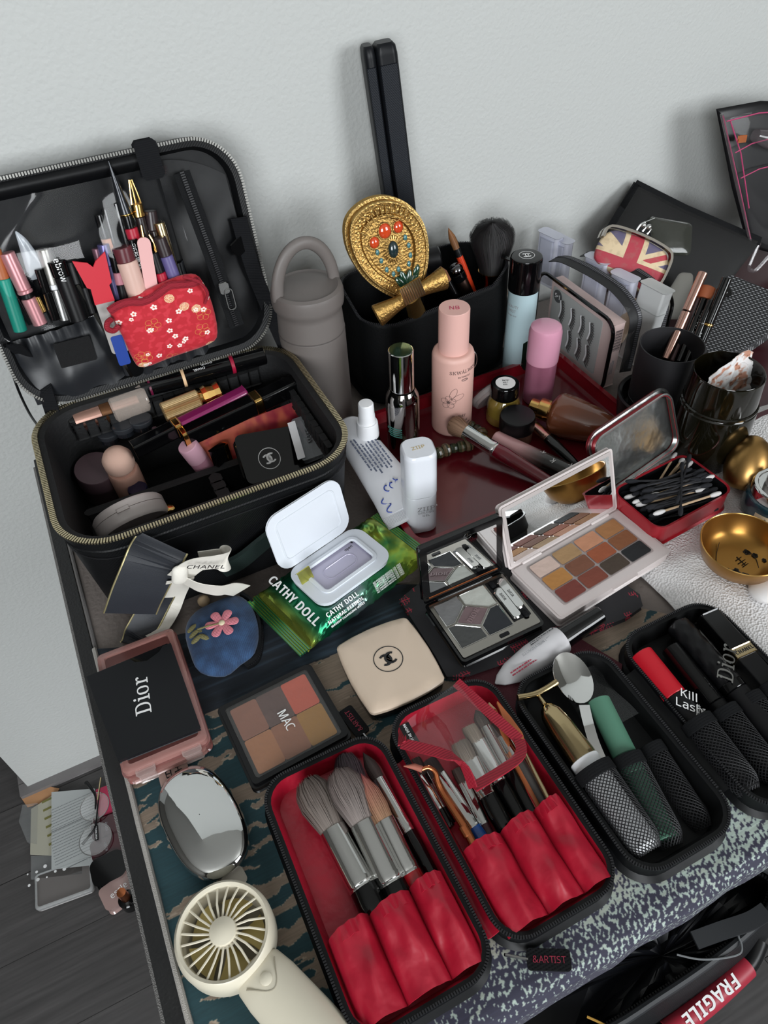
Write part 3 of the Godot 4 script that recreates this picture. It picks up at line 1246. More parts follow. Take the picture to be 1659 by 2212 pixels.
func lid_pockets(lid: Node3D) -> void:
	var nylon := M("pocket_nylon", "1b1d21", 0.42, 0.0, {"bump": ["soft", 0.03, 5.0], "sheen": 0.3})
	# in the frame of the lid: x to the right, y out of the lid, -z up
	var gather := func(u: float, v: float, x0: float, x1: float, top: float, fat: float) -> Vector3:
		var x := lerpf(x0, x1, u)
		var z := -lerpf(top, 0.006, v)
		var bulge := fat * sin(PI * clampf(u * 0.94 + 0.03, 0, 1)) * (0.75 + 0.25 * sin(v * PI))
		var rip := 0.0016 * sin(u * 46.0) * (1.0 - smoothstep(0.0, 0.45, v)) + 0.0022 * sin(u * 17.0 + 1.0) * v
		return Vector3(x, -0.009 + bulge + rip + 0.002 * sin(v * 9.0 + u * 4.0), z)
	part(lid, "elastic_pocket", sheet(func(u: float, v: float): return gather.call(u, v, -0.126, -0.022, 0.074 + 0.006 * u, 0.014), 60, 14, 0.0008), nylon)
	part(lid, "elastic_pocket", sheet(func(u: float, v: float): return gather.call(u, v, -0.034, 0.022, 0.078 + 0.004 * u, 0.013), 40, 14, 0.0008), nylon)
	part(lid, "elastic_pocket", sheet(func(u: float, v: float): return gather.call(u, v, 0.014, 0.062, 0.098 + 0.01 * u, 0.012), 36, 14, 0.0008), nylon)
	part(lid, "velcro_patch", box(0.034, 0.0016, 0.024, 0.0006, 0.0, at(Vector3(-0.072, 0.006, -0.052), -0.03)), M("velcro", "08080a", 0.95, 0.0, {"bump": ["fuzz", 0.06, 22.0]}))
	# rolled header of the clear flap and the flap itself
	part(lid, "flap_header", sheet(func(u: float, v: float): return Vector3(lerpf(-0.134, 0.058, u), -0.004 + 0.007 * sin(v * PI) , -lerpf(0.214, 0.196, v)), 12, 8, 0.001), M("black_nylon"))
	part(lid, "header_tab", box(0.017, 0.012, 0.03, 0.002, 0.0, at(Vector3(0.052, -0.006, -0.204))), M("webbing"))
	var n := noise(1.0, 51, 1)
	var flap := sheet(func(u: float, v: float):
		var x := lerpf(-0.132, 0.066, u)
		var z := -lerpf(0.197, 0.082 + 0.045 * smoothstep(0.5, 0.95, u), v)
		var y := 0.006 + 0.010 * v * (1.0 - 0.4 * u) + 0.012 * n.get_noise_2d(x * 7.0, z * 8.0) + 0.001 * sin(x * 40.0 + z * 30.0)
		return Vector3(x, y, z), 44, 34, 0.0)
	part(lid, "clear_flap", flap, M("flap_film", "10141a", 0.06, 0.0, {"alpha": 0.12, "spec": 0.36}), false, "glossy clear plastic flap")
	# slanted zip of the pocket on the right
	var z0: Vector3 = lid.global_transform.affine_inverse() * V(0.1324, 0.9848, -0.7370)
	var z1: Vector3 = lid.global_transform.affine_inverse() * V(0.1465, 0.8302, -0.7042)
	var zp := PackedVector3Array([z0, z0.lerp(z1, 0.5) + Vector3(0, 0.003, 0), z1])
	part(lid, "zip_tape", strap(zp, Vector3.RIGHT, 0.016, 0.001), M("black_cloth"))
	zip_teeth(lid, PackedVector3Array([z0 + Vector3(0, 0.0018, 0), zp[1] + Vector3(0, 0.0018, 0), z1 + Vector3(0, 0.0018, 0)]), 0.0022, 0.004, M("zip_black"))
	var pull := z0.lerp(z1, 0.72) + Vector3(0, 0.004, 0)
	var pg := G.new()
	pg.add(box(0.008, 0.003, 0.009, 0.001, 0.0, at(pull)))
	var lo := PackedVector3Array()
	for e in rrect(0.008, 0.022, 0.0035, 4):
		lo.append(pull + Vector3(e.x + 0.003, 0.003, e.y + 0.012))
	pg.add(tube(lo, 0.0009, 6, 1.0, true))
	part(lid, "zip_pull", pg, M("steel"))
	part(lid, "side_buckle", box(0.02, 0.004, 0.012, 0.001, 0.003, Transform3D(Basis(Vector3.UP, 0.5), Vector3(0.118, 0.0, -0.11))), M("gloss_black"))
	part(lid, "side_pocket", sheet(func(u: float, v: float): return Vector3(lerpf(0.058, 0.122, u), -0.008 + 0.007 * sin(u * PI) * sin(v * PI) + 0.002 * sin(v * 13.0 + u * 5.0), -lerpf(0.20 - 0.025 * u * u, 0.012, v)), 16, 24, 0.0008), M("black_nylon"))


func case_pencils() -> void:
	var g := "pencils and pens in the case lid"
	var bk := M("gloss_black")
	var sb := M("satin_black")
	var gd := M("gold")
	var pk := M("pen_pink", "c98e93", 0.28, 0.5)
	pen("orange and teal pencil at the left edge of the case lid", g, V(-0.0571, 0.8855, -0.7118), V(-0.0506, 0.9588, -0.7274), 0.0062, [[0.66, M("pen_teal", "128a78", 0.35), 1.0, "barrel"], [1.0, M("pen_orange", "a35a30", 0.4), 1.0, "cap"]])
	pen("thin black pen between the teal pencil and the pink mascara", g, V(-0.0458, 0.8881, -0.7144), V(-0.0520, 0.9398, -0.7254), 0.0032, [[0.5, bk, 1.0, "barrel"], [1.0, sb, 0.95, "cap"]])
	pen("metallic pink mascara tube standing in the case lid", g, V(-0.0378, 0.8878, -0.7103), V(-0.0412, 0.9549, -0.7245), 0.0068, [[0.38, pk, 1.0, "barrel"], [0.45, sb, 0.8, "neck"], [0.5, pk, 1.05, "collar"], [1.0, pk, 1.0, "cap"]], "mascara", "mascara")
	var sp := pen("gold handled spoolie brush in the case lid", g, V(-0.0301, 0.8851, -0.7107), V(-0.0340, 0.9345, -0.7212), 0.0036, [[0.25, sb, 0.9, "barrel"], [0.55, gd, 1.1, "handle"]], "spoolie_brush", "brush")
	var coil := G.new()
	var sl := V(-0.0301, 0.8851, -0.7107).distance_to(V(-0.0340, 0.9345, -0.7212))
	for k in 16:
		coil.add(lathe([0.0002, 0, 0.0036, 0.0003, 0.0002, 0.0006], 10), at(Vector3(0, sl * (0.56 + k * 0.028), 0)))
	part(sp, "bristles", coil, sb)
	pen("slim black pen beside the spoolie in the case lid", g, V(-0.0229, 0.8887, -0.7094), V(-0.0203, 0.9361, -0.7195), 0.0045, [[0.55, bk, 1.0, "barrel"], [1.0, bk, 1.04, "cap"]])
	var cone := thing("brush_cover", "pointed clear plastic brush cover in the case lid", "brush cover", along(V(-0.0220, 0.9259, -0.7225), V(-0.0248, 0.9599, -0.7297), Vector3.BACK), g)
	part(cone, "cover", pillow(soften(PackedVector2Array([Vector2(-0.011, 0), Vector2(0.011, 0.0), Vector2(0.004, 0.036), Vector2(-0.002, 0.046)]), 0.004), 0.003, 0.003).move(Transform3D(Basis(Vector3.RIGHT, PI / 2).scaled(Vector3(1, 1, 1)), Vector3.ZERO)).move(Transform3D(Basis(Vector3.RIGHT, PI), Vector3.ZERO)), M("milky", "cfd6de", 0.2, 0.0, {"alpha": 0.55}))
	pen("silver tube standing in the case lid", g, V(-0.0150, 0.8845, -0.7126), V(-0.0104, 0.9500, -0.7266), 0.0066, [[0.45, M("steel"), 1.0, "barrel"], [0.52, M("white_plastic"), 0.96, "band"], [1.0, M("brushed", "b5b3ad", 0.35, 0.9), 1.0, "cap"]])
	var bm := pen("thick black mascara with silver lettering in the case lid", g, V(-0.0029, 0.8840, -0.7064), V(-0.0030, 0.9402, -0.7184), 0.0088, [[0.75, sb, 1.0, "barrel"], [1.0, bk, 1.02, "cap"]], "mascara", "mascara")
	write(bm, "ebrow", 0.0055, Transform3D(Basis(Vector3.BACK, -PI / 2), Vector3(0, 0.05, 0)), M("white_print"), {"bend": 0.0}).position.z = 0.0088
	pen("black mascara tube next to the red fork in the case lid", g, V(0.0076, 0.8848, -0.7086), V(0.0085, 0.9362, -0.7195), 0.0066, [[0.6, bk, 1.0, "barrel"], [1.0, sb, 1.05, "cap"]], "mascara", "mascara")
	pen("black pen low beside the red fork in the case lid", g, V(0.0116, 0.8874, -0.7061), V(0.0122, 0.9293, -0.7150), 0.005, [[0.6, sb, 1.0, "barrel"], [1.0, bk, 1.0, "cap"]])
	# fork-shaped red plastic piece on a steel file
	var ff := along(V(0.0232, 0.8485, -0.6886), V(0.0256, 0.9374, -0.7075), Vector3.BACK)
	var fl := V(0.0232, 0.8485, -0.6886).distance_to(V(0.0256, 0.9374, -0.7075))
	var fk := thing("nail_file", "steel file with a red fork shaped plastic grip in the case lid", "file", ff)
	part(fk, "blade", box(0.017, 0.001, fl - 0.03, 0.0003, 0.003, Transform3D(Basis(Vector3.RIGHT, PI / 2), Vector3(0, (fl - 0.03) / 2, 0))), M("file_steel", "9b9794", 0.5, 0.5))
	part(fk, "blue_tip", box(0.011, 0.0014, 0.03, 0.0004, 0.002, Transform3D(Basis(Vector3.RIGHT, PI / 2), Vector3(0.0, 0.002, 0))), M("pen_blue", "173a8c", 0.35), false, "blue plastic tip")
	var fp := PackedVector2Array([Vector2(-0.009, 0.0), Vector2(0.009, 0.0), Vector2(0.0085, 0.015), Vector2(0.0115, 0.017), Vector2(0.012, 0.022), Vector2(0.014, 0.044), Vector2(0.004, 0.038), Vector2(0.0, 0.033), Vector2(-0.004, 0.038), Vector2(-0.0155, 0.042), Vector2(-0.012, 0.022), Vector2(-0.011, 0.017), Vector2(-0.008, 0.015)])
	part(fk, "fork_grip", prism(fp, 0.0, 0.0025, 0.0004).move(Transform3D(Basis(Vector3.RIGHT, Vector3.BACK, Vector3.UP), Vector3(0, fl - 0.04, -0.001))), M("fork_red", "c0142a", 0.45), false, "red fork shaped grip")
	# long folded steel tweezer blade
	var tw := thing("tweezers", "long dark steel tweezers lying slantwise across the lid pockets", "tweezers", along(V(0.0321, 0.8170, -0.6891), V(0.0134, 0.9195, -0.7109), Vector3.BACK))
	var tl := V(0.0321, 0.8170, -0.6891).distance_to(V(0.0134, 0.9195, -0.7109))
	part(tw, "arm", box(0.014, 0.0012, tl, 0.0005, 0.006, Transform3D(Basis(Vector3.RIGHT, PI / 2), Vector3(0, tl / 2, 0))), M("dark_steel", "3a3b3e", 0.2, 1.0))
	part(tw, "edge", box(0.0018, 0.002, tl - 0.004, 0.0005, 0.0, Transform3D(Basis(Vector3.RIGHT, PI / 2), Vector3(-0.007, tl / 2, 0))), M("chrome"))
	pen("mauve pen left of the lilac pen in the case lid", g, V(0.0311, 0.8944, -0.7158), V(0.0343, 0.9393, -0.7253), 0.0042, [[1.0, M("pen_mauve", "8d6673", 0.3, 0.5), 1.0, "barrel"]])
	pen("lilac metallic pen in the case lid", g, V(0.0377, 0.8922, -0.7112), V(0.0414, 0.9430, -0.7220), 0.0056, [[0.62, M("pen_violet", "5b5680", 0.3, 0.4), 1.0, "barrel"], [1.0, M("pen_lilac", "7b76ad", 0.25, 0.6), 1.0, "cap"]])
	pen("black pen with a peach band in the case lid", g, V(0.0458, 0.8987, -0.7187), V(0.0476, 0.9662, -0.7331), 0.0055, [[0.5, bk, 1.0, "barrel"], [0.68, M("pen_peach", "c08a72", 0.4), 1.02, "band"], [1.0, bk, 1.0, "cap"]])
	pen("black pen with a blue sheen beside the peach banded pen", g, V(0.0504, 0.8979, -0.7175), V(0.0543, 0.9700, -0.7329), 0.0046, [[0.55, M("pen_ink", "11182a", 0.15), 1.0, "barrel"], [1.0, bk, 1.0, "cap"]])
	pen("black pen with a pink band low in the case lid", g, V(0.0434, 0.8902, -0.7067), V(0.0472, 0.9356, -0.7163), 0.0048, [[0.35, sb, 1.0, "barrel"], [0.6, M("pen_rose", "c07f8c", 0.4), 1.02, "band"], [1.0, bk, 1.0, "cap"]])
	pen("tall black tube with a silver collar in the case lid", g, V(0.0626, 0.8985, -0.7197), V(0.0656, 0.9725, -0.7354), 0.0068, [[0.42, bk, 1.0, "barrel"], [0.46, M("steel"), 0.96, "collar"], [1.0, bk, 1.0, "cap"]])
	pen("long pointed eyeliner with a red band, tallest in the case lid", g, V(0.0713, 0.9030, -0.7155), V(0.0702, 1.0077, -0.7378), 0.0062, [[0.33, sb, 1.0, "barrel"], [0.45, M("pen_red", "a5152f", 0.35), 1.02, "band"], [0.56, bk, 1.0, "neck"], [0.575, gd, 1.02, "ring"], [1.0, M("liner_cone", "26282c", 0.18, 0.4), 0.98, "cone"]], "eyeliner", "eyeliner")
	var gp := pen("black pen topped with a gold crown in the case lid", g, V(0.0791, 0.9038, -0.7198), V(0.0830, 0.9675, -0.7333), 0.005, [[0.82, M("pen_brown", "241a1a", 0.25), 1.0, "barrel"], [1.0, gd, 1.15, "ferrule"]])
	var crown := G.new()
	var cl := V(0.0791, 0.9038, -0.7198).distance_to(V(0.0830, 0.9675, -0.7333))
	for k in 3:
		crown.add(tube(PackedVector3Array([Vector3(0.004 * (k - 1), cl - 0.001, 0), Vector3(0.0028 * (k - 1), cl + 0.01, 0.001), Vector3(0.001 * (k - 1), cl + 0.021, 0)]), [0.0016, 0.001, 0.0012], 8))
	part(gp, "crown", crown, gd)
	pen("dark brown pen behind the gold forked clip", g, V(0.0863, 0.9011, -0.7213), V(0.0938, 0.9582, -0.7334), 0.0058, [[0.7, M("pen_brown"), 1.0, "barrel"], [1.0, M("pen_cocoa", "2b2022", 0.3), 1.05, "cap"]])
	pen("gold pencil with a brown tip on the right of the lid pocket", g, V(0.0983, 0.8774, -0.7101), V(0.0977, 0.9487, -0.7253), 0.0055, [[0.2, M("pen_plum", "6b3b3d", 0.4), 0.9, "point"], [0.28, M("pen_peach"), 1.0, "band"], [1.0, M("pale_gold"), 1.0, "barrel"]])
	var gc := pen("gold forked clip in the case lid", g, V(0.0844, 0.9135, -0.7116), V(0.0821, 0.9401, -0.7173), 0.0045, [[0.4, gd, 1.0, "ferrule"]], "hair_clip", "clip")
	part(gc, "prong", tube(PackedVector3Array([Vector3(-0.003, 0.012, 0), Vector3(-0.0045, 0.025, 0.001), Vector3(-0.001, 0.04, 0)]), [0.002, 0.0016, 0.001], 8), gd)
	part(gc, "prong", tube(PackedVector3Array([Vector3(0.003, 0.012, 0), Vector3(0.0045, 0.022, 0.001), Vector3(0.003, 0.03, 0)]), [0.002, 0.0016, 0.001], 8), gd)
	pen("violet pen with a brown cap in the case lid", g, V(0.0974, 0.8809, -0.7037), V(0.0928, 0.9389, -0.7160), 0.0064, [[0.7, M("pen_violet2", "5d5585", 0.35), 1.0, "barrel"], [1.0, M("pen_cocoa"), 1.03, "cap"]])
	pen("black pen with a red label in the case lid", g, V(0.0849, 0.8846, -0.7035), V(0.0830, 0.9278, -0.7126), 0.0052, [[0.3, bk, 1.0, "barrel"], [0.55, M("pen_red"), 1.02, "label"], [1.0, sb, 1.0, "cap"]])
	var lg := pen("short blush lip gloss with a maroon cap in the case lid", g, V(0.0574, 0.8920, -0.7050), V(0.0564, 0.9393, -0.7151), 0.0102, [[0.72, M("gloss_blush", "d3b0a4", 0.2, 0.0, {"coat": 0.5}), 1.0, "bottle"], [1.0, M("cap_maroon", "5c2a31", 0.25), 0.92, "cap"]], "lip_gloss", "lip gloss")
	var dp := pen("black pen with white capitals in the case lid", g, V(0.0662, 0.8878, -0.7082), V(0.0681, 0.9422, -0.7198), 0.0052, [[0.8, bk, 1.0, "barrel"], [1.0, bk, 1.05, "cap"]])
	write(dp, "OVERSTROKE", 0.003, Transform3D(Basis(Vector3.BACK, -PI / 2), Vector3(0, 0.04, 0.0053)), M("white_print"))
	var nf := thing("emery_board", "rounded pink emery board above the red floral pouch", "file", along(V(0.0693, 0.8860, -0.6997), V(0.0758, 0.9307, -0.7092), Vector3.BACK))
	part(nf, "board", box(0.0115, 0.0016, 0.06, 0.0004, 0.005, Transform3D(Basis(Vector3.RIGHT, PI / 2), Vector3(0, 0.03, 0))), M("pink_board", "dcaaa8", 0.8))


func blossom_picture() -> Image:
	var im := Image.create(512, 512, false, Image.FORMAT_RGB8)
	im.fill(Color("b31626"))
	var n := noise(0.02, 6, 2)
	for y in range(0, 512, 2):
		for x in range(0, 512, 2):
			var k := n.get_noise_2d(x, y)
			if k > 0.12:
				im.fill_rect(Rect2i(x, y, 2, 2), Color("bf1f30") if k < 0.3 else Color("c32a38"))
	var r := RandomNumberGenerator.new()
	r.seed = 11
	for k in 40:
		var c := Vector2(r.randf_range(10, 500), r.randf_range(10, 500))
		var big := k % 9 == 0
		var gold := k % 7 == 3
		var rad := 46.0 if gold else (30.0 if big else r.randf_range(11, 18))
		var col := Color("f0ded6")
		var a0 := r.randf() * TAU
		if gold:
			for p in 5:
				var m := c + Vector2.from_angle(a0 + TAU * p / 5) * rad * 0.55
				for s in 60:
					var q := m + Vector2.from_angle(TAU * s / 60) * rad * 0.36
					im.fill_rect(Rect2i(int(q.x), int(q.y), 2, 2), Color("c9873f"))
			continue
		if big:
			for s in 900:
				var q := c + Vector2.from_angle(r.randf() * TAU) * sqrt(r.randf()) * Vector2(rad, rad * 0.7).length() * 0.7
				im.fill_rect(Rect2i(int(q.x), int(q.y), 3, 1), Color("e8cfae") if s % 3 else Color("d9b06a"))
			continue
		for p in 5:
			var m := c + Vector2.from_angle(a0 + TAU * p / 5) * rad * 0.62
			for yy in range(-int(rad * 0.4), int(rad * 0.4) + 1):
				for xx in range(-int(rad * 0.4), int(rad * 0.4) + 1):
					if xx * xx + yy * yy < rad * rad * 0.13:
						var q := m + Vector2(xx, yy)
						if q.x >= 0 and q.y >= 0 and q.x < 512 and q.y < 512:
							im.set_pixel(int(q.x), int(q.y), col)
		im.fill_rect(Rect2i(int(c.x) - 2, int(c.y) - 2, 4, 4), Color("d9a13a"))
	return im


func red_floral_pouch() -> void:
	var fr := Transform3D(Basis(Vector3.RIGHT, Vector3(0, sin(deg_to_rad(12)), cos(deg_to_rad(12))), Vector3(0, -cos(deg_to_rad(12)), sin(deg_to_rad(12)))), V(0.0719, 0.8638, -0.6908))
	var p := local_poly(fr, [V(0.0257, 0.8897, -0.6964), V(0.0372, 0.8943, -0.6973), V(0.0796, 0.9025, -0.6991), V(0.1060, 0.9047, -0.6996), V(0.1191, 0.8978, -0.6981), V(0.1239, 0.8709, -0.6924), V(0.1213, 0.8409, -0.6860), V(0.1098, 0.8322, -0.6841), V(0.0695, 0.8301, -0.6837), V(0.0387, 0.8280, -0.6832), V(0.0315, 0.8377, -0.6853), V(0.0290, 0.8655, -0.6912)])
	var o := thing("floral_pouch", "small red cloth pouch with white blossoms hanging in the case lid", "pouch", fr)
	part(o, "pouch", pillow(round_poly(p, 3), 0.013, 0.011, 8, 0.42), M("blossom_cloth", "ffffff", 0.8, 0.0, {"tex": tex("blossom", blossom_picture), "sheen": 0.3}))
	var cord := M("red_cord", "8f1226", 0.8, 0.0, {"bump": ["rows", 0.05, 90.0]})
	part(o, "drawstring", tube(smooth(PackedVector3Array([V(0.1014, 0.9084, -0.6881), V(0.1142, 0.9015, -0.6846), V(0.1203, 0.8881, -0.6838), V(0.1154, 0.8769, -0.6855)]), 6), 0.0016, 8), cord, true)
	part(o, "drawstring", tube(smooth(PackedVector3Array([V(0.0244, 0.8857, -0.6873), V(0.0198, 0.8853, -0.6832), V(0.0180, 0.8813, -0.6803), V(0.0231, 0.8770, -0.6814), V(0.0288, 0.8790, -0.6839)]), 6), 0.0028, 8), cord, true)
	var hem := []
	for u in 10:
		hem.append(V(0.0254, 0.8936, -0.6890).lerp(V(0.1178, 0.9016, -0.6907), u / 9.0) + Vector3(0, 0.003 * sin(u * 1.3), 0.001 * (u % 2)))
	part(o, "gathered_neck", tube(smooth(PackedVector3Array(hem), 3), 0.004, 8), cord, true)


func case_contents() -> void:
	var bk := M("gloss_black")
	var gd := M("gold")
	# gold lipstick with a clear cap
	var o := thing("lipstick", "gold lipstick with a clear fluted cap at the back left inside the case", "lipstick", along(V(-0.0496, 0.7790, -0.6975), V(0.0379, 0.7830, -0.6994)))
	var L := 0.083
	cyl(o, "base", 0.0128, 0.0, 0.006, bk)
	lat(o, "barrel", [0, 0.006, 0.0142, 0.006, 0.0142, 0.033, 0, 0.033], M("rose_gold"))
	cyl(o, "collar", 0.0148, 0.033, 0.044, M("bronze", "6b4a33", 0.25, 0.9))
	lat(o, "cap", [0, 0.044, 0.0155, 0.044, 0.0175, 0.046, 0.0175, L - 0.003, 0.0155, L, 0, L], M("cap_glass", "d8c8bc", 0.05, 0.0, {"alpha": 0.35}))
	lat(o, "inner_tube", [0, 0.044, 0.012, 0.044, 0.012, L - 0.01, 0, L - 0.01], M("rose_gold"))
	# long black mascara with cream and red rings
	o = thing("mascara", "long black mascara with a cream ring and a red ring lying in the case", "mascara", along(V(0.0365, 0.7910, -0.7011), V(0.1676, 0.7930, -0.6920)))
	L = V(0.0365, 0.7910, -0.7011).distance_to(V(0.1676, 0.7930, -0.6920))
	cyl(o, "barrel", 0.0098, 0.0, L * 0.29, bk)
	cyl(o, "cream_ring", 0.0101, L * 0.29, L * 0.315, M("cream_ring", "d8b48c", 0.4), 0.0003, "cream ring")
	cyl(o, "barrel", 0.0098, L * 0.315, L * 0.70, bk)
	cyl(o, "red_ring", 0.0101, L * 0.70, L * 0.73, M("ring_red", "8f1030", 0.35), 0.0003, "red ring")
	cyl(o, "cap", 0.0097, L * 0.73, L, bk)
	cyl(o, "window", 0.0099, 0.004, L * 0.02, M("plum", "5a1230", 0.3))
	for k in 3:
		write(o, ["CHANEL", "CHANEL", "CHANEL"][k], 0.0026, Transform3D(Basis(Vector3.BACK, -PI / 2) * Basis(Vector3.RIGHT, [-0.5, 0.0, 0.4][k]), Vector3(0, L * (0.44 + 0.07 * k), 0)) * Transform3D(Basis(), Vector3(0, 0, 0.0099)), M("white_print"))
	# champagne ribbed lipstick with a gold flower cap
	o = thing("lipstick", "champagne gold ribbed lipstick with a faceted gold end in the case", "lipstick", along(V(0.0417, 0.7790, -0.6665), V(0.1110, 0.7830, -0.6693)))
	L = 0.066
	var rib := G.new()
	var rs := []
	for y in [[0.0, 0.0], [0.009, 0.0], [0.0105, 0.0015], [0.0105, 0.04], [0.009, 0.0415], [0.0, 0.0415]]:
		var r := PackedVector3Array()
		for k in 72:
			var a := TAU * k / 72
			var q: float = y[0] * (1.0 + 0.035 * (1 if k % 2 else -1))
			r.append(Vector3(sin(a) * q, y[1], cos(a) * q))
		rs.append(r)
	part(o, "barrel", rib.rows(rs, true), M("champagne", "cdb184", 0.3, 0.9), false, "", 20.0)
	cyl(o, "collar", 0.0086, 0.0415, 0.045, gd)
	part(o, "cap", lathe([0, 0.045, 0.0105, 0.045, 0.0115, 0.05, 0.0095, 0.058, 0.0105, 0.064, 0.006, 0.066, 0, 0.066], 10), gd, false, "", 15.0)
	# two lip glosses
	o = thing("lip_gloss", "magenta lip gloss with a black cap and gold collar in the case", "lip gloss", along(V(0.0001, 0.7690, -0.6352), V(0.1283, 0.7790, -0.6542)))
	L = V(0.0001, 0.7690, -0.6352).distance_to(V(0.1283, 0.7790, -0.6542))
	part(o, "cap", box(0.016, L * 0.36, 0.016, 0.001, 0.003), bk)
	part(o, "collar", box(0.017, 0.007, 0.017, 0.0008, 0.003, at(Vector3(0, L * 0.36, 0))), gd)
	part(o, "bottle", box(0.016, L * 0.6, 0.016, 0.001, 0.004, at(Vector3(0, L * 0.36 + 0.007, 0))), M("magenta_gloss", "7d1f55", 0.12, 0.0, {"coat": 0.6}), false, "magenta bottle")
	o = thing("lip_gloss", "long square black lip gloss with a gold collar across the middle of the case", "lip gloss", along(V(0.0492, 0.7690, -0.6294), V(0.1891, 0.7790, -0.6445)))
	L = V(0.0492, 0.7690, -0.6294).distance_to(V(0.1891, 0.7790, -0.6445))
	part(o, "bottle", box(0.019, L * 0.59, 0.019, 0.001, 0.003), bk)
	part(o, "collar", box(0.0202, 0.009, 0.0202, 0.0008, 0.003, at(Vector3(0, L * 0.59, 0))), gd)
	part(o, "cap", box(0.0185, L * 0.36, 0.0185, 0.001, 0.003, at(Vector3(0, L * 0.59 + 0.009, 0))), bk)
	part(o, "base_ring", box(0.0196, 0.005, 0.0196, 0.0006, 0.003, at(Vector3(0, 0.001, 0))), gd)
	# coral printed palette standing on edge
	var cn := noise(0.03, 4, 2)
	var cor := M("coral_print", "ffffff", 0.35, 0.0, {"tex": tex("coral", func(): return img(128, 32, func(x, y): return Color("b4553f").lerp(Color("8c1f30"), clampf(0.5 + cn.get_noise_2d(x * 2.0, y * 2.0) + (x - 90) * 0.012 * (1 if (x / 6 + y / 6) % 2 else 0.6), 0, 1))))})
	var pf := flat_frame(V(0.0635, 0.7490, -0.6259), V(0.1815, 0.7570, -0.6233), Vector3(0.0, 0.42, 0.9).normalized())
	o = thing("makeup_palette", "coral red printed palette standing on edge in the case", "palette", pf)
	L = V(0.0635, 0.7490, -0.6259).distance_to(V(0.1815, 0.7570, -0.6233))
	var pb := box(L, 0.012, 0.05, 0.0008, 0.0, at(Vector3(L / 2, -0.012, 0.012)))
	for i in pb.v.size():
		pb.t[i] = Vector2(pb.v[i].x / L, pb.v[i].z / 0.05 + 0.3)
	part(o, "body", pb, cor)
	part(o, "lid_edge", box(L, 0.013, 0.003, 0.0006, 0.0, at(Vector3(L / 2, -0.0125, -0.0142))), bk)
	# black compact with a white emblem
	var cf := flat_frame(V(0.1273, 0.7450, -0.5765), V(0.1583, 0.7450, -0.5759), Vector3(0.1, 0.8, 0.55).normalized())
	o = thing("compact", "black square compact with a round white emblem in the case", "compact", cf)
	var cp := soften(local_poly(cf, [V(0.0959, 0.7430, -0.6217), V(0.1645, 0.7490, -0.6078), V(0.1719, 0.7450, -0.5575), V(0.0947, 0.7350, -0.5642)]), 0.006)
	part(o, "shell", prism(cp, -0.014, 0.0, 0.0015), bk)
	round_logo(o, 0.0118, Transform3D(Basis(Vector3.UP, 0.15), (cf.affine_inverse() * V(0.1242, 0.7450, -0.5807)) * Vector3(1, 0, 1) + Vector3(0, 0.0003, 0)), M("white_print"))
	o = thing("clear_box", "small clear plastic box with dark lettering at the right end of the case", "box", flat_frame(V(0.1718, 0.7490, -0.5844), V(0.1828, 0.7490, -0.5826), Vector3(-0.3, 0.9, 0.3).normalized()))
	part(o, "box", box(0.022, 0.008, 0.05, 0.0008, 0.002), M("smoky_clear", "60646a", 0.08, 0.0, {"alpha": 0.45}))
	part(o, "label", box(0.008, 0.001, 0.045, 0.0002, 0.0, at(Vector3(-0.012, 0.0082, 0.0))), M("white_plastic"))
	write(o, "MAKE", 0.005, Transform3D(Basis(Vector3.UP, PI / 2) * Basis(Vector3.RIGHT, -PI / 2), Vector3(0.002, 0.0085, 0)), M("black_print"))
	# pink cylinder
	o = thing("blush_stick", "pale pink round topped stick standing beside the black compact in the case", "blush stick", along(V(0.0682, 0.7090, -0.6201), V(0.0529, 0.7610, -0.6212)))
	lat(o, "body", [0, 0, 0.0105, 0, 0.0105, 0.036, 0, 0.036], M("pink_satin", "c58a9f", 0.45))
	lat(o, "cap", [0, 0.036, 0.0108, 0.036, 0.0108, 0.056, 0.0102, 0.0575, 0, 0.0578], M("pink_pale", "dba9bb", 0.45))
	# sponge applicator
	o = thing("sponge_applicator", "rosy tube with a round sponge head standing at the left in the case", "applicator", along(V(-0.0158, 0.6990, -0.6555), V(-0.0182, 0.7640, -0.6412)))
	lat(o, "tube", [0, 0, 0.0165, 0, 0.0165, 0.04, 0.015, 0.044, 0, 0.044], M("nude_tube", "c79b8a", 0.35))
	lat(o, "neck", [0, 0.043, 0.012, 0.043, 0.012, 0.05, 0, 0.05], M("nude_tube"))
	lat(o, "sponge", [0, 0.048, 0.0135, 0.048, 0.0158, 0.052, 0.0158, 0.062, 0.0125, 0.0685, 0.006, 0.0715, 0, 0.072], M("sponge", "d9b3a2", 0.9, 0.0, {"bump": ["fuzz", 0.03, 30.0]}))
	o = thing("cream_jar", "jar with a dark mauve lid at the left end of the case", "jar", along(V(-0.0445, 0.6990, -0.6729), V(-0.0431, 0.7450, -0.6600)))
	lat(o, "jar", [0, 0, 0.02, 0, 0.02, 0.026, 0, 0.026], M("jar_mauve", "4b3a3c", 0.3))
	lat(o, "lid", [0, 0.026, 0.0215, 0.026, 0.0215, 0.044, 0.0205, 0.0455, 0, 0.046], M("lid_mauve", "57444a", 0.4))
	o = thing("cream_pot", "tiny pot with a navy blue lid behind the white compact", "pot", at(V(-0.0100, 0.6790, -0.6266) + Vector3(0, 0.03, 0)))
	lat(o, "pot", [0, 0, 0.0095, 0, 0.0095, 0.012, 0, 0.012], M("white_plastic"))
	lat(o, "lid", [0, 0.012, 0.0104, 0.012, 0.0104, 0.017, 0.0098, 0.018, 0, 0.018], M("navy_lid", "1d1c3a", 0.35))
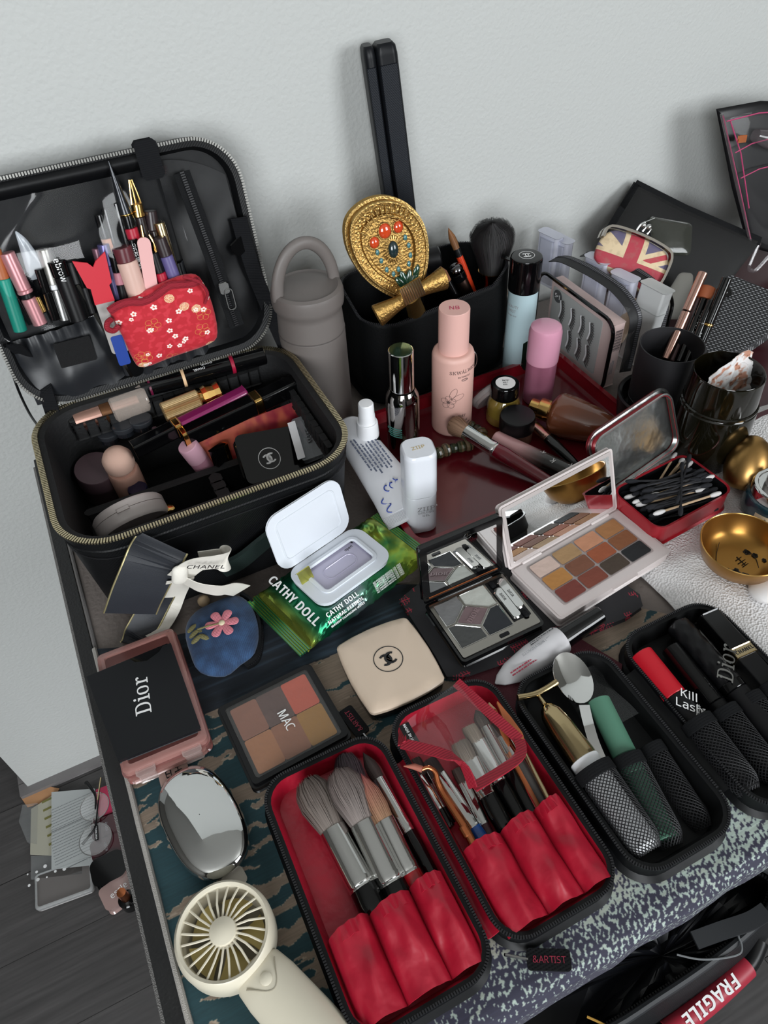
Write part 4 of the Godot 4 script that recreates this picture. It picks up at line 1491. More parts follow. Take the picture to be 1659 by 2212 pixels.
	# white round compact leaning on the front wall
	var wf := flat_frame(V(-0.0259, 0.7350, -0.5847), V(0.0003, 0.7390, -0.5868), Vector3(-0.1, 0.55, -0.85).normalized())
	o = thing("compact", "round white compact leaning against the front wall of the case", "compact", wf)
	lat(o, "base", [0, -0.017, 0.034, -0.017, 0.0365, -0.014, 0.0365, -0.0045, 0, -0.0045], M("pearl", "cfc5c2", 0.3))
	lat(o, "lid", [0, -0.004, 0.0365, -0.004, 0.0365, 0.002, 0.034, 0.005, 0.02, 0.006, 0, 0.006], M("pearl"))
	part(o, "clasp", box(0.012, 0.004, 0.002, 0.0005, 0.0, at(Vector3(0, -0.006, 0.0365))), M("pearl"))
	solo("gold_clip", "small gold clip lying at the front inside the case", "clip", pillow(rrect(0.03, 0.012, 0.005), 0.004, 0.003), gd, flat_frame(V(0.0038, 0.7290, -0.5773), V(0.0155, 0.7290, -0.5777)))
	o = thing("lip_palette", "slim black box with a gold front edge beside the divider in the case", "box", along(V(0.0806, 0.7090, -0.5992), V(0.0798, 0.7390, -0.6062), Vector3(0.5, 0.2, 0.8)))
	part(o, "body", box(0.018, 0.05, 0.008, 0.0008), bk)
	part(o, "edge", box(0.006, 0.048, 0.0085, 0.0005, 0.0, at(Vector3(0.009, 0.001, 0))), gd)
	var k := 0
	for s in [[165, 930], [206, 905], [268, 925], [306, 912], [240, 935]]:
		var pot: Node3D = null
		var where: Vector3 = [V(-0.0477, 0.7610, -0.7082), V(-0.0253, 0.7630, -0.7153), V(-0.0007, 0.7670, -0.6781), V(0.0183, 0.7690, -0.6761), V(-0.0175, 0.7590, -0.6852)][k]
		pot = thing("sample_pot", ["clear sample pot left of the gold lipstick in the case", "clear sample pot under the gold lipstick's base", "sample pot with a gold glint under the lipstick collar", "clear sample pot under the lipstick's clear cap", "dark sample pot nearest the sponge applicator"][k], "pot", at(where), "sample pots in the case")
		lat(pot, "pot", [0, -0.006, 0.0105, -0.006, 0.0105, 0.0, 0, 0.0], M("smoked", "22252a", 0.06, 0.0, {"coat": 0.8}))
		lat(pot, "lid", [0, 0.0, 0.0118, 0.0, 0.0118, 0.0045, 0.0105, 0.0055, 0, 0.0055], M("pot_lid", "3a3d42", 0.06, 0.3))
		k += 1
	solo("pink_disc", "small pink disc half hidden beside the clear sample pots", "disc", can(0.008, 0, 0.003), M("pink_pale"), at(V(0.0291, 0.7450, -0.6981)))


func ribbons() -> void:
	var blk := M("ribbon_black", "1d2027", 0.55, 0.0, {"bump": ["weave", 0.006, 120.0], "sheen": 0.3})
	var gold := M("ribbon_gold", "c9bd8f", 0.35, 0.8)
	var o := thing("black_ribbon", "broad black ribbon with gold edges hanging on the front of the case", "ribbon", at(V(-0.0342, 0.6790, -0.4929)))
	for b in [[[V(-0.0046, 0.7890, -0.4740), V(-0.0184, 0.7784, -0.4660), V(-0.0389, 0.7510, -0.4640), V(-0.0530, 0.7267, -0.4660)], 0.046], [[V(0.0051, 0.7609, -0.4700), V(-0.0289, 0.7090, -0.4829), V(-0.0555, 0.6850, -0.4743), V(-0.0642, 0.6830, -0.4675)], 0.026]]:
		var p := smooth(PackedVector3Array(b[0]), 6)
		var wide := Vector3(1.0, 0.05, 0.12)
		part(o, "band", strap(p, wide, b[1], 0.0009), blk, true)
		for s in [-0.5, 0.5]:
			var e := PackedVector3Array()
			for i in p.size():
				var d := (p[mini(i + 1, p.size() - 1)] - p[maxi(i - 1, 0)]).normalized()
				e.append(p[i] + (wide - d * wide.dot(d)).normalized() * b[1] * s)
			part(o, "gold_edge", tube(e, 0.0009, 6), gold, true)
	var wr := M("ribbon_white", "d9d5cc", 0.6, 0.0, {"bump": ["weave", 0.006, 120.0], "sheen": 0.3})
	o = thing("white_ribbon", "white ribbon with black capitals tied in a bow on the case front", "ribbon", at(V(0.0008, 0.6790, -0.4835)))
	part(o, "loop", strap(smooth(PackedVector3Array([V(-0.0019, 0.7579, -0.4580), V(0.0129, 0.7732, -0.4500), V(0.0284, 0.7730, -0.4460), V(0.0389, 0.7681, -0.4480), V(0.0411, 0.7624, -0.4560), V(0.0351, 0.7620, -0.4620), V(0.0195, 0.7634, -0.4660)]), 8), Vector3(0.1, 0.95, 0.3), 0.024, 0.0007), wr, true)
	part(o, "tail", strap(smooth(PackedVector3Array([V(-0.0020, 0.7562, -0.4560), V(-0.0150, 0.7090, -0.4816), V(-0.0292, 0.6910, -0.4797), V(-0.0480, 0.6820, -0.4679)]), 8), Vector3(1.0, 0.1, 0.25), 0.024, 0.0007), wr, true)
	part(o, "tail", strap(smooth(PackedVector3Array([V(-0.0002, 0.7551, -0.4560), V(0.0105, 0.7460, -0.4490), V(0.0247, 0.7338, -0.4480), V(0.0371, 0.7238, -0.4520), V(0.0461, 0.7087, -0.4580)]), 8), Vector3(0.05, 0.9, 0.35), 0.02, 0.0007), wr, true)
	part(o, "knot", pillow(rrect(0.014, 0.022, 0.006), 0.005, 0.004).move(along(V(-0.0042, 0.7543, -0.4530), V(0.0001, 0.7711, -0.4530), Vector3.BACK) * Transform3D(Basis(Vector3.RIGHT, PI / 2), Vector3(0, 0.012, 0))), wr, true)
	var tf := along(V(0.0201, 0.7614, -0.4465), V(0.0253, 0.7794, -0.4505), Vector3.BACK)
	var a := V(0.0098, 0.7843, -0.4470)
	var b := V(0.0361, 0.7727, -0.4440)
	var x := (b - a).normalized()
	var z := x.cross(Vector3(0.0, 0.95, 0.3)).normalized()
	write(o, "CHANEL", 0.0066, Transform3D.IDENTITY, M("black_print")).global_transform = Transform3D(Basis(x, z.cross(x), z), a.lerp(b, 0.5) + z * 0.0055)



func flask() -> void:
	var o := thing("vacuum_flask", "matt grey vacuum flask with a loop handle beside the case", "flask", at(V(0.2246, 0.6790, -0.6872)))
	var m := M("flask_grey", "68625f", 0.5, 0.0, {"bump": ["fuzz", 0.004, 40.0]})
	lat(o, "body", [0, 0, 0.034, 0, 0.0365, 0.002, 0.037, 0.006, 0.037, 0.132, 0.0365, 0.1335, 0, 0.1335], m, 48)
	lat(o, "lid", [0, 0.134, 0.0362, 0.134, 0.0368, 0.1355, 0.0355, 0.157, 0.0355, 0.162, 0.0385, 0.166, 0.0392, 0.171, 0.0392, 0.18, 0.038, 0.184, 0.034, 0.186, 0.03, 0.1845, 0.015, 0.188, 0, 0.1885], m, 48)
	var p := PackedVector3Array()
	for k in 25:
		var a := PI * k / 24
		p.append(Vector3(cos(a) * 0.034, 0.180 + sin(a) * 0.052, 0))
	part(o, "loop_handle", tube(p, 0.0068, 12, 0.75, false, Vector3.BACK), m).rotation.y = 0.12
	part(o, "seam", lathe([0.0366, 0.1332, 0.0372, 0.1336, 0.0372, 0.1342, 0.0366, 0.1346], 48), M("seam_grey", "55504e", 0.5))


func straightener() -> void:
	var p0 := Vector3(0.383, TY + 0.03, -0.74)
	var p1 := Vector3(0.3605, TY + 0.372, -0.774)
	var o := thing("hair_straightener", "tall black folded hair straightener leaning on the wall behind the gold mirror", "hair straightener", along(p0, p1, Vector3(-0.25, 0, 1)))
	var L := p0.distance_to(p1)
	var sb := M("iron_black", "0d0f13", 0.42, 0.0, {"spec": 0.35})
	for s in [[-0.0108, 0.0122], [0.0066, 0.0225]]:
		var g := G.new()
		var rs := []
		for y in [[0.12, 0.9], [0.124, 1.0], [L - 0.01, 1.0], [L - 0.003, 0.92], [L, 0.7]]:
			rs.append(lift(rrect(s[1] * y[1], 0.03 * y[1], 0.006 * y[1]), y[0]))
		g.rows(rs, true)
		cap(g, rrect(s[1] * 0.7, 0.021, 0.0042), L)
		g.move(Transform3D(Basis(), Vector3(s[0], 0, 0)))
		part(o, "arm", g, sb)
	part(o, "grip_panel", box(0.0175, L - 0.16, 0.0014, 0.0005, 0.0, at(Vector3(0.0065, 0.142, 0.0152))), M("twill_grip", "12161d", 0.55, 0.0, {"bump": ["twill", 0.02, 60.0], "spec": 0.35}))
	part(o, "grip_panel", box(0.009, L - 0.16, 0.0014, 0.0005, 0.0, at(Vector3(-0.0115, 0.142, 0.0152))), M("twill_grip"))
	part(o, "hinge", box(0.042, 0.03, 0.034, 0.003, 0.006, at(Vector3(0.001, 0.094, 0))), sb)
	part(o, "hinge_cap", can(0.014, -0.012, 0.022, 0.002).move(Transform3D(Basis(Vector3.FORWARD, PI / 2), Vector3(0.02, 0.11, 0))), M("satin_black"))
	part(o, "cable_end", box(0.03, 0.094, 0.026, 0.003, 0.006), sb)


func ankh_mirror() -> void:
	var N := Vector3(-0.1, 0.2, 0.97).normalized()
	var c := V(0.3174, 0.8915, -0.6720)
	var X := (V(0.3522, 0.8903, -0.6720) - V(0.2788, 0.8939, -0.6720)).normalized()
	X = (X - N * X.dot(N)).normalized()
	var fr := Transform3D(Basis(X, N, X.cross(N)), c)
	var o := thing("hand_mirror", "gold hand mirror shaped like a looped cross with enamel flowers", "mirror", fr)
	var gold := M("antique_gold", "a5834c", 0.4, 1.0, {"bump": ["grain", 0.06, 12.0]})
	var plain := M("bright_gold", "b5955c", 0.36, 1.0, {"bump": ["grain", 0.03, 14.0]})
	var z := -0.672
	var out := round_poly(local_poly(fr, [V(0.3164, 0.9398, -0.6720), V(0.2925, 0.9378, -0.6720), V(0.2750, 0.9236, -0.6720), V(0.2737, 0.8953, -0.6720), V(0.2884, 0.8625, -0.6720), V(0.3138, 0.8376, -0.6720), V(0.3378, 0.8248, -0.6720), V(0.3516, 0.8448, -0.6720), V(0.3594, 0.8754, -0.6720), V(0.3562, 0.9046, -0.6720), V(0.3403, 0.9281, -0.6720)]), 5)
	part(o, "plate", prism(out, -0.010, -0.001, 0.002), plain)
	var m := PackedVector2Array()
	var ctr := Vector2.ZERO
	for q in out:
		ctr += q
	ctr /= out.size()
	var scaled := func(k: float) -> PackedVector2Array:
		var r := PackedVector2Array()
		for q in out:
			r.append(ctr + (q - ctr) * k)
		return r
	var band := G.new()
	band.rows([lift(scaled.call(0.99), -0.002), lift(scaled.call(0.95), 0.0035), lift(scaled.call(0.90), 0.003), lift(scaled.call(0.72), 0.002), lift(scaled.call(0.70), 0.004), lift(scaled.call(0.64), 0.0038), lift(scaled.call(0.60), -0.0005)], true)
	part(o, "relief_band", band, gold)
	part(o, "inner_plate", prism(scaled.call(0.62), -0.002, 0.0002, 0.0), gold)
	part(o, "bead_ring", tube(lift(scaled.call(0.94), 0.0035), 0.0013, 6, 1.0, true), plain)
	# rays pressed into the top of the band
	var rays := G.new()
	for k in 13:
		var a := deg_to_rad(-150 + k * 9)
		var d := Vector2(cos(a), sin(a))
		rays.add(tube(PackedVector3Array([Vector3(ctr.x + d.x * 0.031, 0.0035, ctr.y + d.y * 0.036), Vector3(ctr.x + d.x * 0.038, 0.0042, ctr.y + d.y * 0.045)]), 0.0011, 6))
	part(o, "rays", rays, plain)
	var bumps := G.new()
	for k in 60:
		var a := TAU * k / 60.0
		var i := int(k * out.size() / 60.0) % out.size()
		var q := ctr + (out[i] - ctr) * (0.83 if k % 2 else 0.77)
		bumps.add(ball(Vector3(0.0013, 0.001, 0.0017), Vector3(q.x, 0.003, q.y), 6))
	part(o, "relief_beads", bumps, plain)
	var inv := fr.affine_inverse()
	var red := M("red_enamel", "c4421c", 0.12, 0.0, {"coat": 0.8})
	for s in [[V(0.3133, 0.9077, -0.6720), 0.0068], [V(0.3284, 0.9085, -0.6720), 0.0054], [V(0.3004, 0.8984, -0.6720), 0.0053]]:
		var q: Vector3 = inv * s[0]
		part(o, "red_flower", ball(Vector3(s[1], 0.003, s[1] * 1.12), Vector3(q.x, 0.001, q.z), 16), red)
		part(o, "flower_rim", tube(lift(PackedVector2Array(rrect(s[1] * 2.1, s[1] * 2.35, s[1] * 0.95, 4)), 0.001), 0.0006, 6, 1.0, true).move(Transform3D(Basis(), Vector3(q.x, 0, q.z))), plain)
	var green := M("green_enamel", "0f3a2a", 0.15, 0.0, {"coat": 0.8})
	var s0: Vector3 = inv * V(0.3205, 0.8866, -0.6720)
	part(o, "scarab", ball(Vector3(0.0058, 0.0036, 0.0088), Vector3(s0.x, 0.001, s0.z), 16), M("scarab", "182a2c", 0.2, 0.0, {"coat": 0.6}))
	var halo := G.new()
	for k in 26:
		var a := TAU * k / 26
		halo.add(tube(PackedVector3Array([Vector3(s0.x + cos(a) * 0.0078, 0.0012, s0.z + sin(a) * 0.0105), Vector3(s0.x + cos(a) * 0.0115, 0.0008, s0.z + sin(a) * 0.0145)]), 0.0005, 5))
	part(o, "halo", halo, plain)
	for s in [[V(0.3292, 0.8511, -0.6720), 0.35, 0.014], [V(0.3337, 0.8481, -0.6720), -0.15, 0.017], [V(0.3395, 0.8498, -0.6720), -0.55, 0.014], [V(0.3246, 0.8501, -0.6720), 0.75, 0.01], [V(0.3431, 0.8582, -0.6720), -0.35, 0.009]]:
		var q: Vector3 = inv * s[0]
		part(o, "green_leaf", ball(Vector3(0.0042, 0.0022, s[2] * 0.85), Vector3.ZERO, 12).move(Transform3D(Basis(Vector3.UP, s[1]), Vector3(q.x, 0.003, q.z))), green)
	var teal := M("teal_enamel", "3d6f73", 0.2, 0.0, {"coat": 0.6})
	for s in [V(0.3025, 0.8877, -0.6720), V(0.3058, 0.8780, -0.6720), V(0.3107, 0.8671, -0.6720), V(0.3177, 0.8608, -0.6720), V(0.3351, 0.8962, -0.6720), V(0.3382, 0.8872, -0.6720), V(0.3390, 0.8765, -0.6720), V(0.3365, 0.8676, -0.6720), V(0.3240, 0.8645, -0.6720)]:
		var q: Vector3 = inv * s
		part(o, "enamel_bead", ball(Vector3(0.0022, 0.0014, 0.0032), Vector3(q.x, 0.001, q.z), 10), teal)
	# cross arms, bound neck and handle
	for s in [[V(0.3190, 0.8400, -0.6460), V(0.2885, 0.8280, -0.6500)], [V(0.3378, 0.8456, -0.6460), V(0.3704, 0.8493, -0.6500)]]:
		var a: Vector3 = s[0]
		var b: Vector3 = s[1]
		var L := a.distance_to(b)
		part(o, "cross_arm", lathe([0, 0, 0.0075, 0, 0.0085, L * 0.3, 0.0125, L * 0.9, 0.013, L, 0.0115, L + 0.0012, 0.009, L - 0.001, 0, L - 0.002], 16, 1.0, 0.7).move(along(a, b, N)), gold, true)
	part(o, "handle", lathe([0, 0, 0.011, 0, 0.0095, 0.02, 0.012, 0.075, 0, 0.075], 16, 1.0, 0.7).move(along(V(0.3327, 0.8359, -0.6550), V(0.3629, 0.7763, -0.6950), N)), gold, true)
	var nk := along(V(0.3216, 0.8628, -0.6380), V(0.3307, 0.8360, -0.6360), N)
	var bg := G.new()
	for k in 10:
		bg.add(tube(PackedVector3Array([Vector3(-0.0115 + k * 0.00255, 0, 0), Vector3(-0.0115 + k * 0.00255, 0.021, 0)]), 0.0014, 8))
	part(o, "neck_binding", bg.move(nk), M("pale_gold"), true)


func black_tub() -> void:
	var c := Vector3(0.388, TY, -0.7275)
	var o := thing("zip_pouch", "soft black standing pouch holding the gold mirror and brushes", "pouch", at(c))
	var leather := M("soft_leather", "08090a", 0.6, 0.0, {"bump": ["grain", 0.02, 16.0], "spec": 0.25})
	var rs := []
	var base := rrect(0.2, 0.108, 0.034, 8)
	for lv in [[0.0, 0.97, 0.0], [0.004, 1.0, 0.0], [0.05, 1.02, 0.0], [0.114, 1.0, 1.0], [0.118, 0.985, 1.0], [0.116, 0.96, 1.0], [0.01, 0.95, 0.0]]:
		var r := PackedVector3Array()
		for q in base:
			var back := smoothstep(0.03, -0.04, q.y) * 0.016
			var dip := 0.012 * exp(-pow((q.x + 0.01) / 0.06, 2)) * smoothstep(0.0, 0.04, q.y)
			var side := 0.024 * smoothstep(0.04, 0.1, q.x) * smoothstep(-0.04, 0.03, q.y)
			r.append(Vector3(q.x * lv[1], lv[0] + lv[2] * (back - dip + side), q.y * (lv[1] if lv[1] > 0.99 else lv[1] * 0.96)))
		rs.append(r)
	var g := G.new().rows(rs, true)
	part(o, "shell", g, leather)
	var floor_g := G.new()
	cap(floor_g, inset(base, 0.006), 0.01)
	part(o, "inner_floor", floor_g, leather)
	zip_teeth(o, rs[4], 0.0022, 0.003, M("zip_black"), Vector3.UP, true)
	part(o, "zip_tab", strap(PackedVector3Array([Vector3(0.085, 0.15, 0.036), Vector3(0.099, 0.145, 0.05), Vector3(0.108, 0.136, 0.056)]), Vector3(0.7, 0.0, -0.7), 0.006, 0.0016), M("gloss_black"))


func tub_brushes() -> void:
	var grp := "brushes in the black standing pouch"
	brush("slim orange handled brush with ginger hair in the standing pouch", grp, V(0.4626, 0.7359, -0.7000), V(0.4219, 0.8604, -0.7300), {"r": 0.0042, "hair": 0.026, "ferrule": 0.01, "handle": M("orange_paint", "c23a1c", 0.25, 0.0, {"coat": 0.5}), "metal": M("satin_black"), "roots": "6b4526", "tips": "8a5a30", "kind": "point", "count": 200, "end": 0.9}, Vector3.BACK)
	brush("large round black powder brush with a gold ferrule in the standing pouch", grp, V(0.4899, 0.7011, -0.7220), V(0.4769, 0.8563, -0.7220), {"r": 0.0185, "hair": 0.06, "ferrule": 0.036, "handle": M("gloss_black"), "metal": M("warm_gold", "c0935a", 0.14, 1.0), "roots": "131112", "tips": "1c191a", "kind": "big", "count": 900, "thin": 0.0003, "end": 0.9}, Vector3.BACK)
	var o := thing("makeup_brush", "rose gold capped brush with a shiny ball tip in the standing pouch", "brush", along(V(0.4556, 0.7381, -0.7000), V(0.4232, 0.8166, -0.7150), Vector3.BACK), grp)
	var L := V(0.4556, 0.7381, -0.7000).distance_to(V(0.4232, 0.8166, -0.7150))
	cyl(o, "tube", 0.0085, 0.0, L - 0.014, M("rose_gold"))
	cyl(o, "collar", 0.0092, L - 0.016, L - 0.006, M("gloss_black"))
	part(o, "ball_tip", ball(Vector3(0.0095, 0.008, 0.0095), Vector3(0, L - 0.002, 0)), M("dark_chrome", "6b6a6c", 0.08, 1.0))
	o = thing("makeup_brush", "square dark red handle sticking out of the standing pouch", "brush", along(V(0.4631, 0.7371, -0.7100), V(0.4531, 0.7700, -0.7100), Vector3.BACK), grp)
	part(o, "handle", box(0.013, 0.034, 0.013, 0.001, 0.002), M("dark_red_paint", "6a101c", 0.3))
	o = thing("makeup_brush", "thin brush with brown hair between the gold mirror and the ball tipped brush", "brush", along(V(0.4107, 0.7956, -0.6900), V(0.3969, 0.8278, -0.7000), Vector3.BACK), grp)
	cyl(o, "handle", 0.004, 0, 0.022, M("gloss_black"))
	lat(o, "bristles", [0, 0.022, 0.0045, 0.022, 0.0048, 0.034, 0.001, 0.042, 0, 0.042], M("brown_hair", "7a4c32", 0.8))


func on_tray(p: Vector3) -> Vector3:
	return Vector3(p.x, TY + 0.0052, p.z)


func face_cam(p: Vector3, off := 0.0) -> Transform3D:
	# stands at p, its front turned towards the viewer's side of the table
	return at(p, atan2(-p.x, -p.z) + deg_to_rad(off))


func bottles() -> void:
	# pink pump bottle
	var pos := on_tray(V(0.3556, 0.6790, -0.6000))
	var o := thing("pump_bottle", "tall matt blush pink bottle with a pink cylinder cap", "bottle", face_cam(pos))
	var pk := M("matt_blush", "d3a79c", 0.5)
	lat(o, "body", [0, 0, 0.0215, 0, 0.0235, 0.002, 0.0238, 0.004, 0.0238, 0.102, 0.0225, 0.1065, 0.0195, 0.1085, 0, 0.1085], pk, 40)
	lat(o, "cap", [0, 0.108, 0.0168, 0.108, 0.0168, 0.1585, 0.0162, 0.1595, 0, 0.1596], M("cap_blush", "d8aaa1", 0.5), 36)
	var ink := M("brown_ink", "4b3a38", 0.6)
	for s in [["SKWÁLWEN", 0.0042, 0.092, 34.0, true], ["BOTANICALS", 0.002, 0.0855, 34.0, false], ["Kalkáy", 0.0036, 0.031, 22.0, true], ["WILD ROSE", 0.0026, 0.0225, 26.0, true], ["REFRESHING TONER", 0.0021, 0.0175, 26.0, true]]:
		write(o, s[0], s[1], Transform3D(Basis(Vector3.UP, deg_to_rad(s[3])), Vector3(0, s[2], 0)), ink, {"serif": s[4], "bend": 0.02385})
	var draw := G.new()
	var on := func(x: float, y: float) -> Vector3:
		var a := x / 0.0239
		return Vector3(sin(a) * 0.0239, y, cos(a) * 0.0239)
	for k in 5:
		var p := PackedVector3Array()
		for i in 13:
			var t := TAU * i / 12
			var a := TAU * k / 5 + 0.3
			var r := Vector2(0.0048 + 0.0042 * cos(t), 0.0038 * sin(t)).rotated(a)
			p.append(on.call(r.x - 0.004, r.y + 0.052))
		draw.add(tube(p, 0.0002, 4))
	for lf in [[0.4, 0.0], [1.15, 0.004]]:
		var p := PackedVector3Array()
		for i in 13:
			var t := TAU * i / 12
			var r := Vector2(0.011 + 0.0075 * cos(t), 0.0035 * sin(t)).rotated(lf[0])
			p.append(on.call(r.x - 0.003 + lf[1] * 0.0, r.y + 0.054))
		draw.add(tube(p, 0.0002, 4))
	for k in 3:
		var p := PackedVector3Array()
		for i in 9:
			var t := TAU * i / 8
			p.append(on.call(-0.004 + cos(t) * 0.0008 * (k + 0.5), 0.052 + sin(t) * 0.0008 * (k + 0.5)))
		draw.add(tube(p, 0.0002, 4))
	for k in 2:
		var p := PackedVector3Array()
		for i in 13:
			var t := TAU * i / 12
			p.append(on.call(0.0145 + cos(t) * 0.004, 0.081 + sin(t) * (0.0016 - k * 0.0008)))
		draw.add(tube(p, 0.0002, 4))
	part(o, "flower_drawing", draw, ink)
	write(o, "NB", 0.0065, flat_up(Vector3(0, 0.1597, 0.001), 0.1), M("lip_ink", "b03054", 0.5), {"italic": true})
	var wire := PackedVector3Array()
	for k in 12:
		var a := lerpf(-1.4, 1.4, k / 11.0)
		wire.append(Vector3(0.021 + cos(a) * 0.006, 0.088 + sin(a) * 0.012, -0.008))
	part(o, "side_wire", tube(wire, 0.0005, 6), M("steel"))
	# chrome serum bottle
	pos = on_tray(V(0.2849, 0.6790, -0.5872))
	o = thing("serum_bottle", "mirror silver serum bottle with a dark green cap top", "bottle", face_cam(pos))
	lat(o, "body", [0, 0, 0.017, 0, 0.0186, 0.002, 0.0188, 0.006, 0.0188, 0.075, 0.0178, 0.082, 0.0152, 0.087, 0.0142, 0.089, 0, 0.089], M("silver_glass", "a9a5a2", 0.06, 1.0), 40)
	cyl(o, "neck", 0.0118, 0.088, 0.092, M("gloss_black"))
	lat(o, "cap", [0, 0.0905, 0.0134, 0.0905, 0.0136, 0.0915, 0.0136, 0.1375, 0.0128, 0.1382, 0, 0.1378], M("chrome"), 36)
	lat(o, "cap_top", [0, 0.1383, 0.0122, 0.1383, 0.0122, 0.1388, 0, 0.1388], M("green_top", "2c4433", 0.1, 0.6), 32)
	for k in 5:
		part(o, "fine_print", arc(Vector2.ZERO, 0.0188, 0.0191, deg_to_rad(95), deg_to_rad([150, 156, 148, 152, 144][k]), 0.0009).move(at(Vector3(0, 0.045 - k * 0.0028, 0))), M("teal_ink", "3f7d74", 0.5))
	# spray bottle
	pos = on_tray(V(0.2404, 0.6790, -0.5861))
	o = thing("spray_bottle", "small black bottle with a white spray cap", "bottle", face_cam(pos))
	lat(o, "bottle", [0, 0, 0.0125, 0, 0.0135, 0.002, 0.0135, 0.036, 0.011, 0.042, 0.008, 0.044, 0, 0.044], M("gloss_black"))
	lat(o, "collar", [0, 0.042, 0.0122, 0.042, 0.0125, 0.044, 0.0118, 0.06, 0.0112, 0.0615, 0, 0.0615], M("white_plastic"))
	lat(o, "nozzle", [0, 0.061, 0.0095, 0.061, 0.0092, 0.071, 0.0088, 0.0715, 0.0085, 0.085, 0.0075, 0.0865, 0, 0.087], M("white_plastic"))
	# white gel bottle
	pos = on_tray(V(0.2463, 0.6790, -0.4765))
	o = thing("gel_bottle", "glossy white rounded square gel bottle at the front of the tray", "bottle", face_cam(pos, 14.0))
	var wh := M("gloss_white", "d9dce3", 0.2, 0.0, {"coat": 0.4})
	var sq := func(k: float) -> PackedVector2Array: return rrect(0.0335 * k, 0.0335 * k, 0.0105 * k, 6)
	var g := G.new()
	g.rows([lift(sq.call(0.9), 0.0), lift(sq.call(0.98), 0.002), lift(sq.call(0.98), 0.05), lift(sq.call(0.95), 0.0508)], true)
	cap(g, sq.call(0.9), 0.0)
	part(o, "body", g, wh)
	g = G.new()
	g.rows([lift(sq.call(0.95), 0.0512), lift(sq.call(1.0), 0.052), lift(sq.call(0.98), 0.1), lift(sq.call(0.95), 0.1035), lift(sq.call(0.86), 0.105)], true)
	cap(g, sq.call(0.86), 0.105)
	part(o, "cap", g, wh)
	write(o, "ZIIP", 0.0056, Transform3D(Basis(Vector3.UP, 0.0), Vector3(0.003, 0.036, 0.0166)), M("grey_print"), {"serif": true, "wide": 1.25})
	write(o, "GOLDEN\nGEL", 0.0027, Transform3D(Basis(), Vector3(0.003, 0.0285, 0.0166)), M("grey_print"), {"wide": 1.2})
	write(o, "ZIIP", 0.0044, flat_up(Vector3(0, 0.1051, 0), 0.1), M("gold_print"), {"wide": 1.3})
	# glitter pink bottle
	pos = on_tray(V(0.4734, 0.6790, -0.5919))
	o = thing("glitter_bottle", "pink glitter bottle with a pale pink rounded cap", "bottle", face_cam(pos))
	lat(o, "body", [0, 0, 0.016, 0, 0.0178, 0.002, 0.018, 0.006, 0.018, 0.06, 0, 0.06], M("pink_glitter", "b9708c", 0.3, 0.35, {"bump": ["fuzz", 0.08, 50.0]}), 36)
	lat(o, "cap", [0, 0.059, 0.0188, 0.059, 0.019, 0.061, 0.0192, 0.098, 0.0175, 0.104, 0.0135, 0.1065, 0, 0.107], M("pink_cap", "cf93aa", 0.3, 0.0, {"coat": 0.3}), 36)
	pos = V(0.4920, 0.6790, -0.6571)
	o = thing("dropper_bottle", "dark green bottle with a white dropper behind the pink glitter bottle", "bottle", face_cam(pos))
	lat(o, "bottle", [0, 0, 0.0115, 0, 0.012, 0.002, 0.012, 0.05, 0.008, 0.056, 0, 0.056], M("bottle_green", "0f1f16", 0.1))
	lat(o, "dropper", [0, 0.056, 0.007, 0.056, 0.0065, 0.074, 0.004, 0.08, 0, 0.081], M("white_plastic"))
	# pale blue mist with a black cap
	pos = V(0.4898, 0.6790, -0.6647)
	o = thing("mist_bottle", "tall pale blue mist bottle with a black cap and white emblem", "bottle", face_cam(pos))
	lat(o, "body", [0, 0, 0.0165, 0, 0.0178, 0.002, 0.018, 0.006, 0.018, 0.118, 0, 0.118], M("pale_blue", "a9c0c6", 0.3, 0.0, {"coat": 0.3}), 36)
	lat(o, "cap", [0, 0.117, 0.0188, 0.117, 0.019, 0.119, 0.019, 0.1555, 0.0182, 0.158, 0.0165, 0.1588, 0, 0.159], M("gloss_black"), 36)
	round_logo(o, 0.0092, Transform3D(Basis(Vector3.UP, 0.3), Vector3(0, 0.1592, 0)), M("white_print"))
	for k in 3:
		write(o, ["BEAUTY", "MIST", "visage face"][k], [0.0035, 0.0035, 0.002][k], Transform3D(Basis(Vector3.UP, deg_to_rad(-38)), Vector3(0, 0.1 - k * 0.006, 0)), M("grey_print"), {"bend": 0.0182})
	# jars
	pos = on_tray(V(0.4150, 0.6790, -0.5798))
	o = thing("glass_jar", "small glass jar of gold glitter with a black labelled lid", "jar", face_cam(pos))
	lat(o, "jar", [0, 0, 0.0175, 0, 0.0192, 0.0015, 0.0195, 0.004, 0.0195, 0.024, 0.018, 0.03, 0.0148, 0.0335, 0.0145, 0.036, 0, 0.036], M("amber_glass", "7d6a2c", 0.1, 0.0, {"coat": 0.9}))
	lat(o, "glitter", [0.0197, 0.002, 0.0197, 0.012, 0.0196, 0.012, 0.0196, 0.002], M("gold_flakes", "b89a52", 0.3, 1.0, {"bump": ["fuzz", 0.15, 40.0]}))
	lat(o, "lid", [0, 0.036, 0.016, 0.036, 0.0168, 0.037, 0.0168, 0.052, 0.0158, 0.0535, 0, 0.0535], M("gloss_black"))
	lat(o, "label", [0, 0.0535, 0.0115, 0.0535, 0.0115, 0.0539, 0, 0.0539], M("white_print"))
	for k in 3:
		write(o, ["Better", "AG-1", "E02"][k], 0.0022, flat_up(Vector3(0, 0.054, -0.0045 + k * 0.0042), 0.2), M("black_print"))
	pos = on_tray(V(0.4084, 0.6790, -0.5412))
	o = thing("pigment_jar", "small jar of copper glitter with a wide black lid", "jar", face_cam(pos))
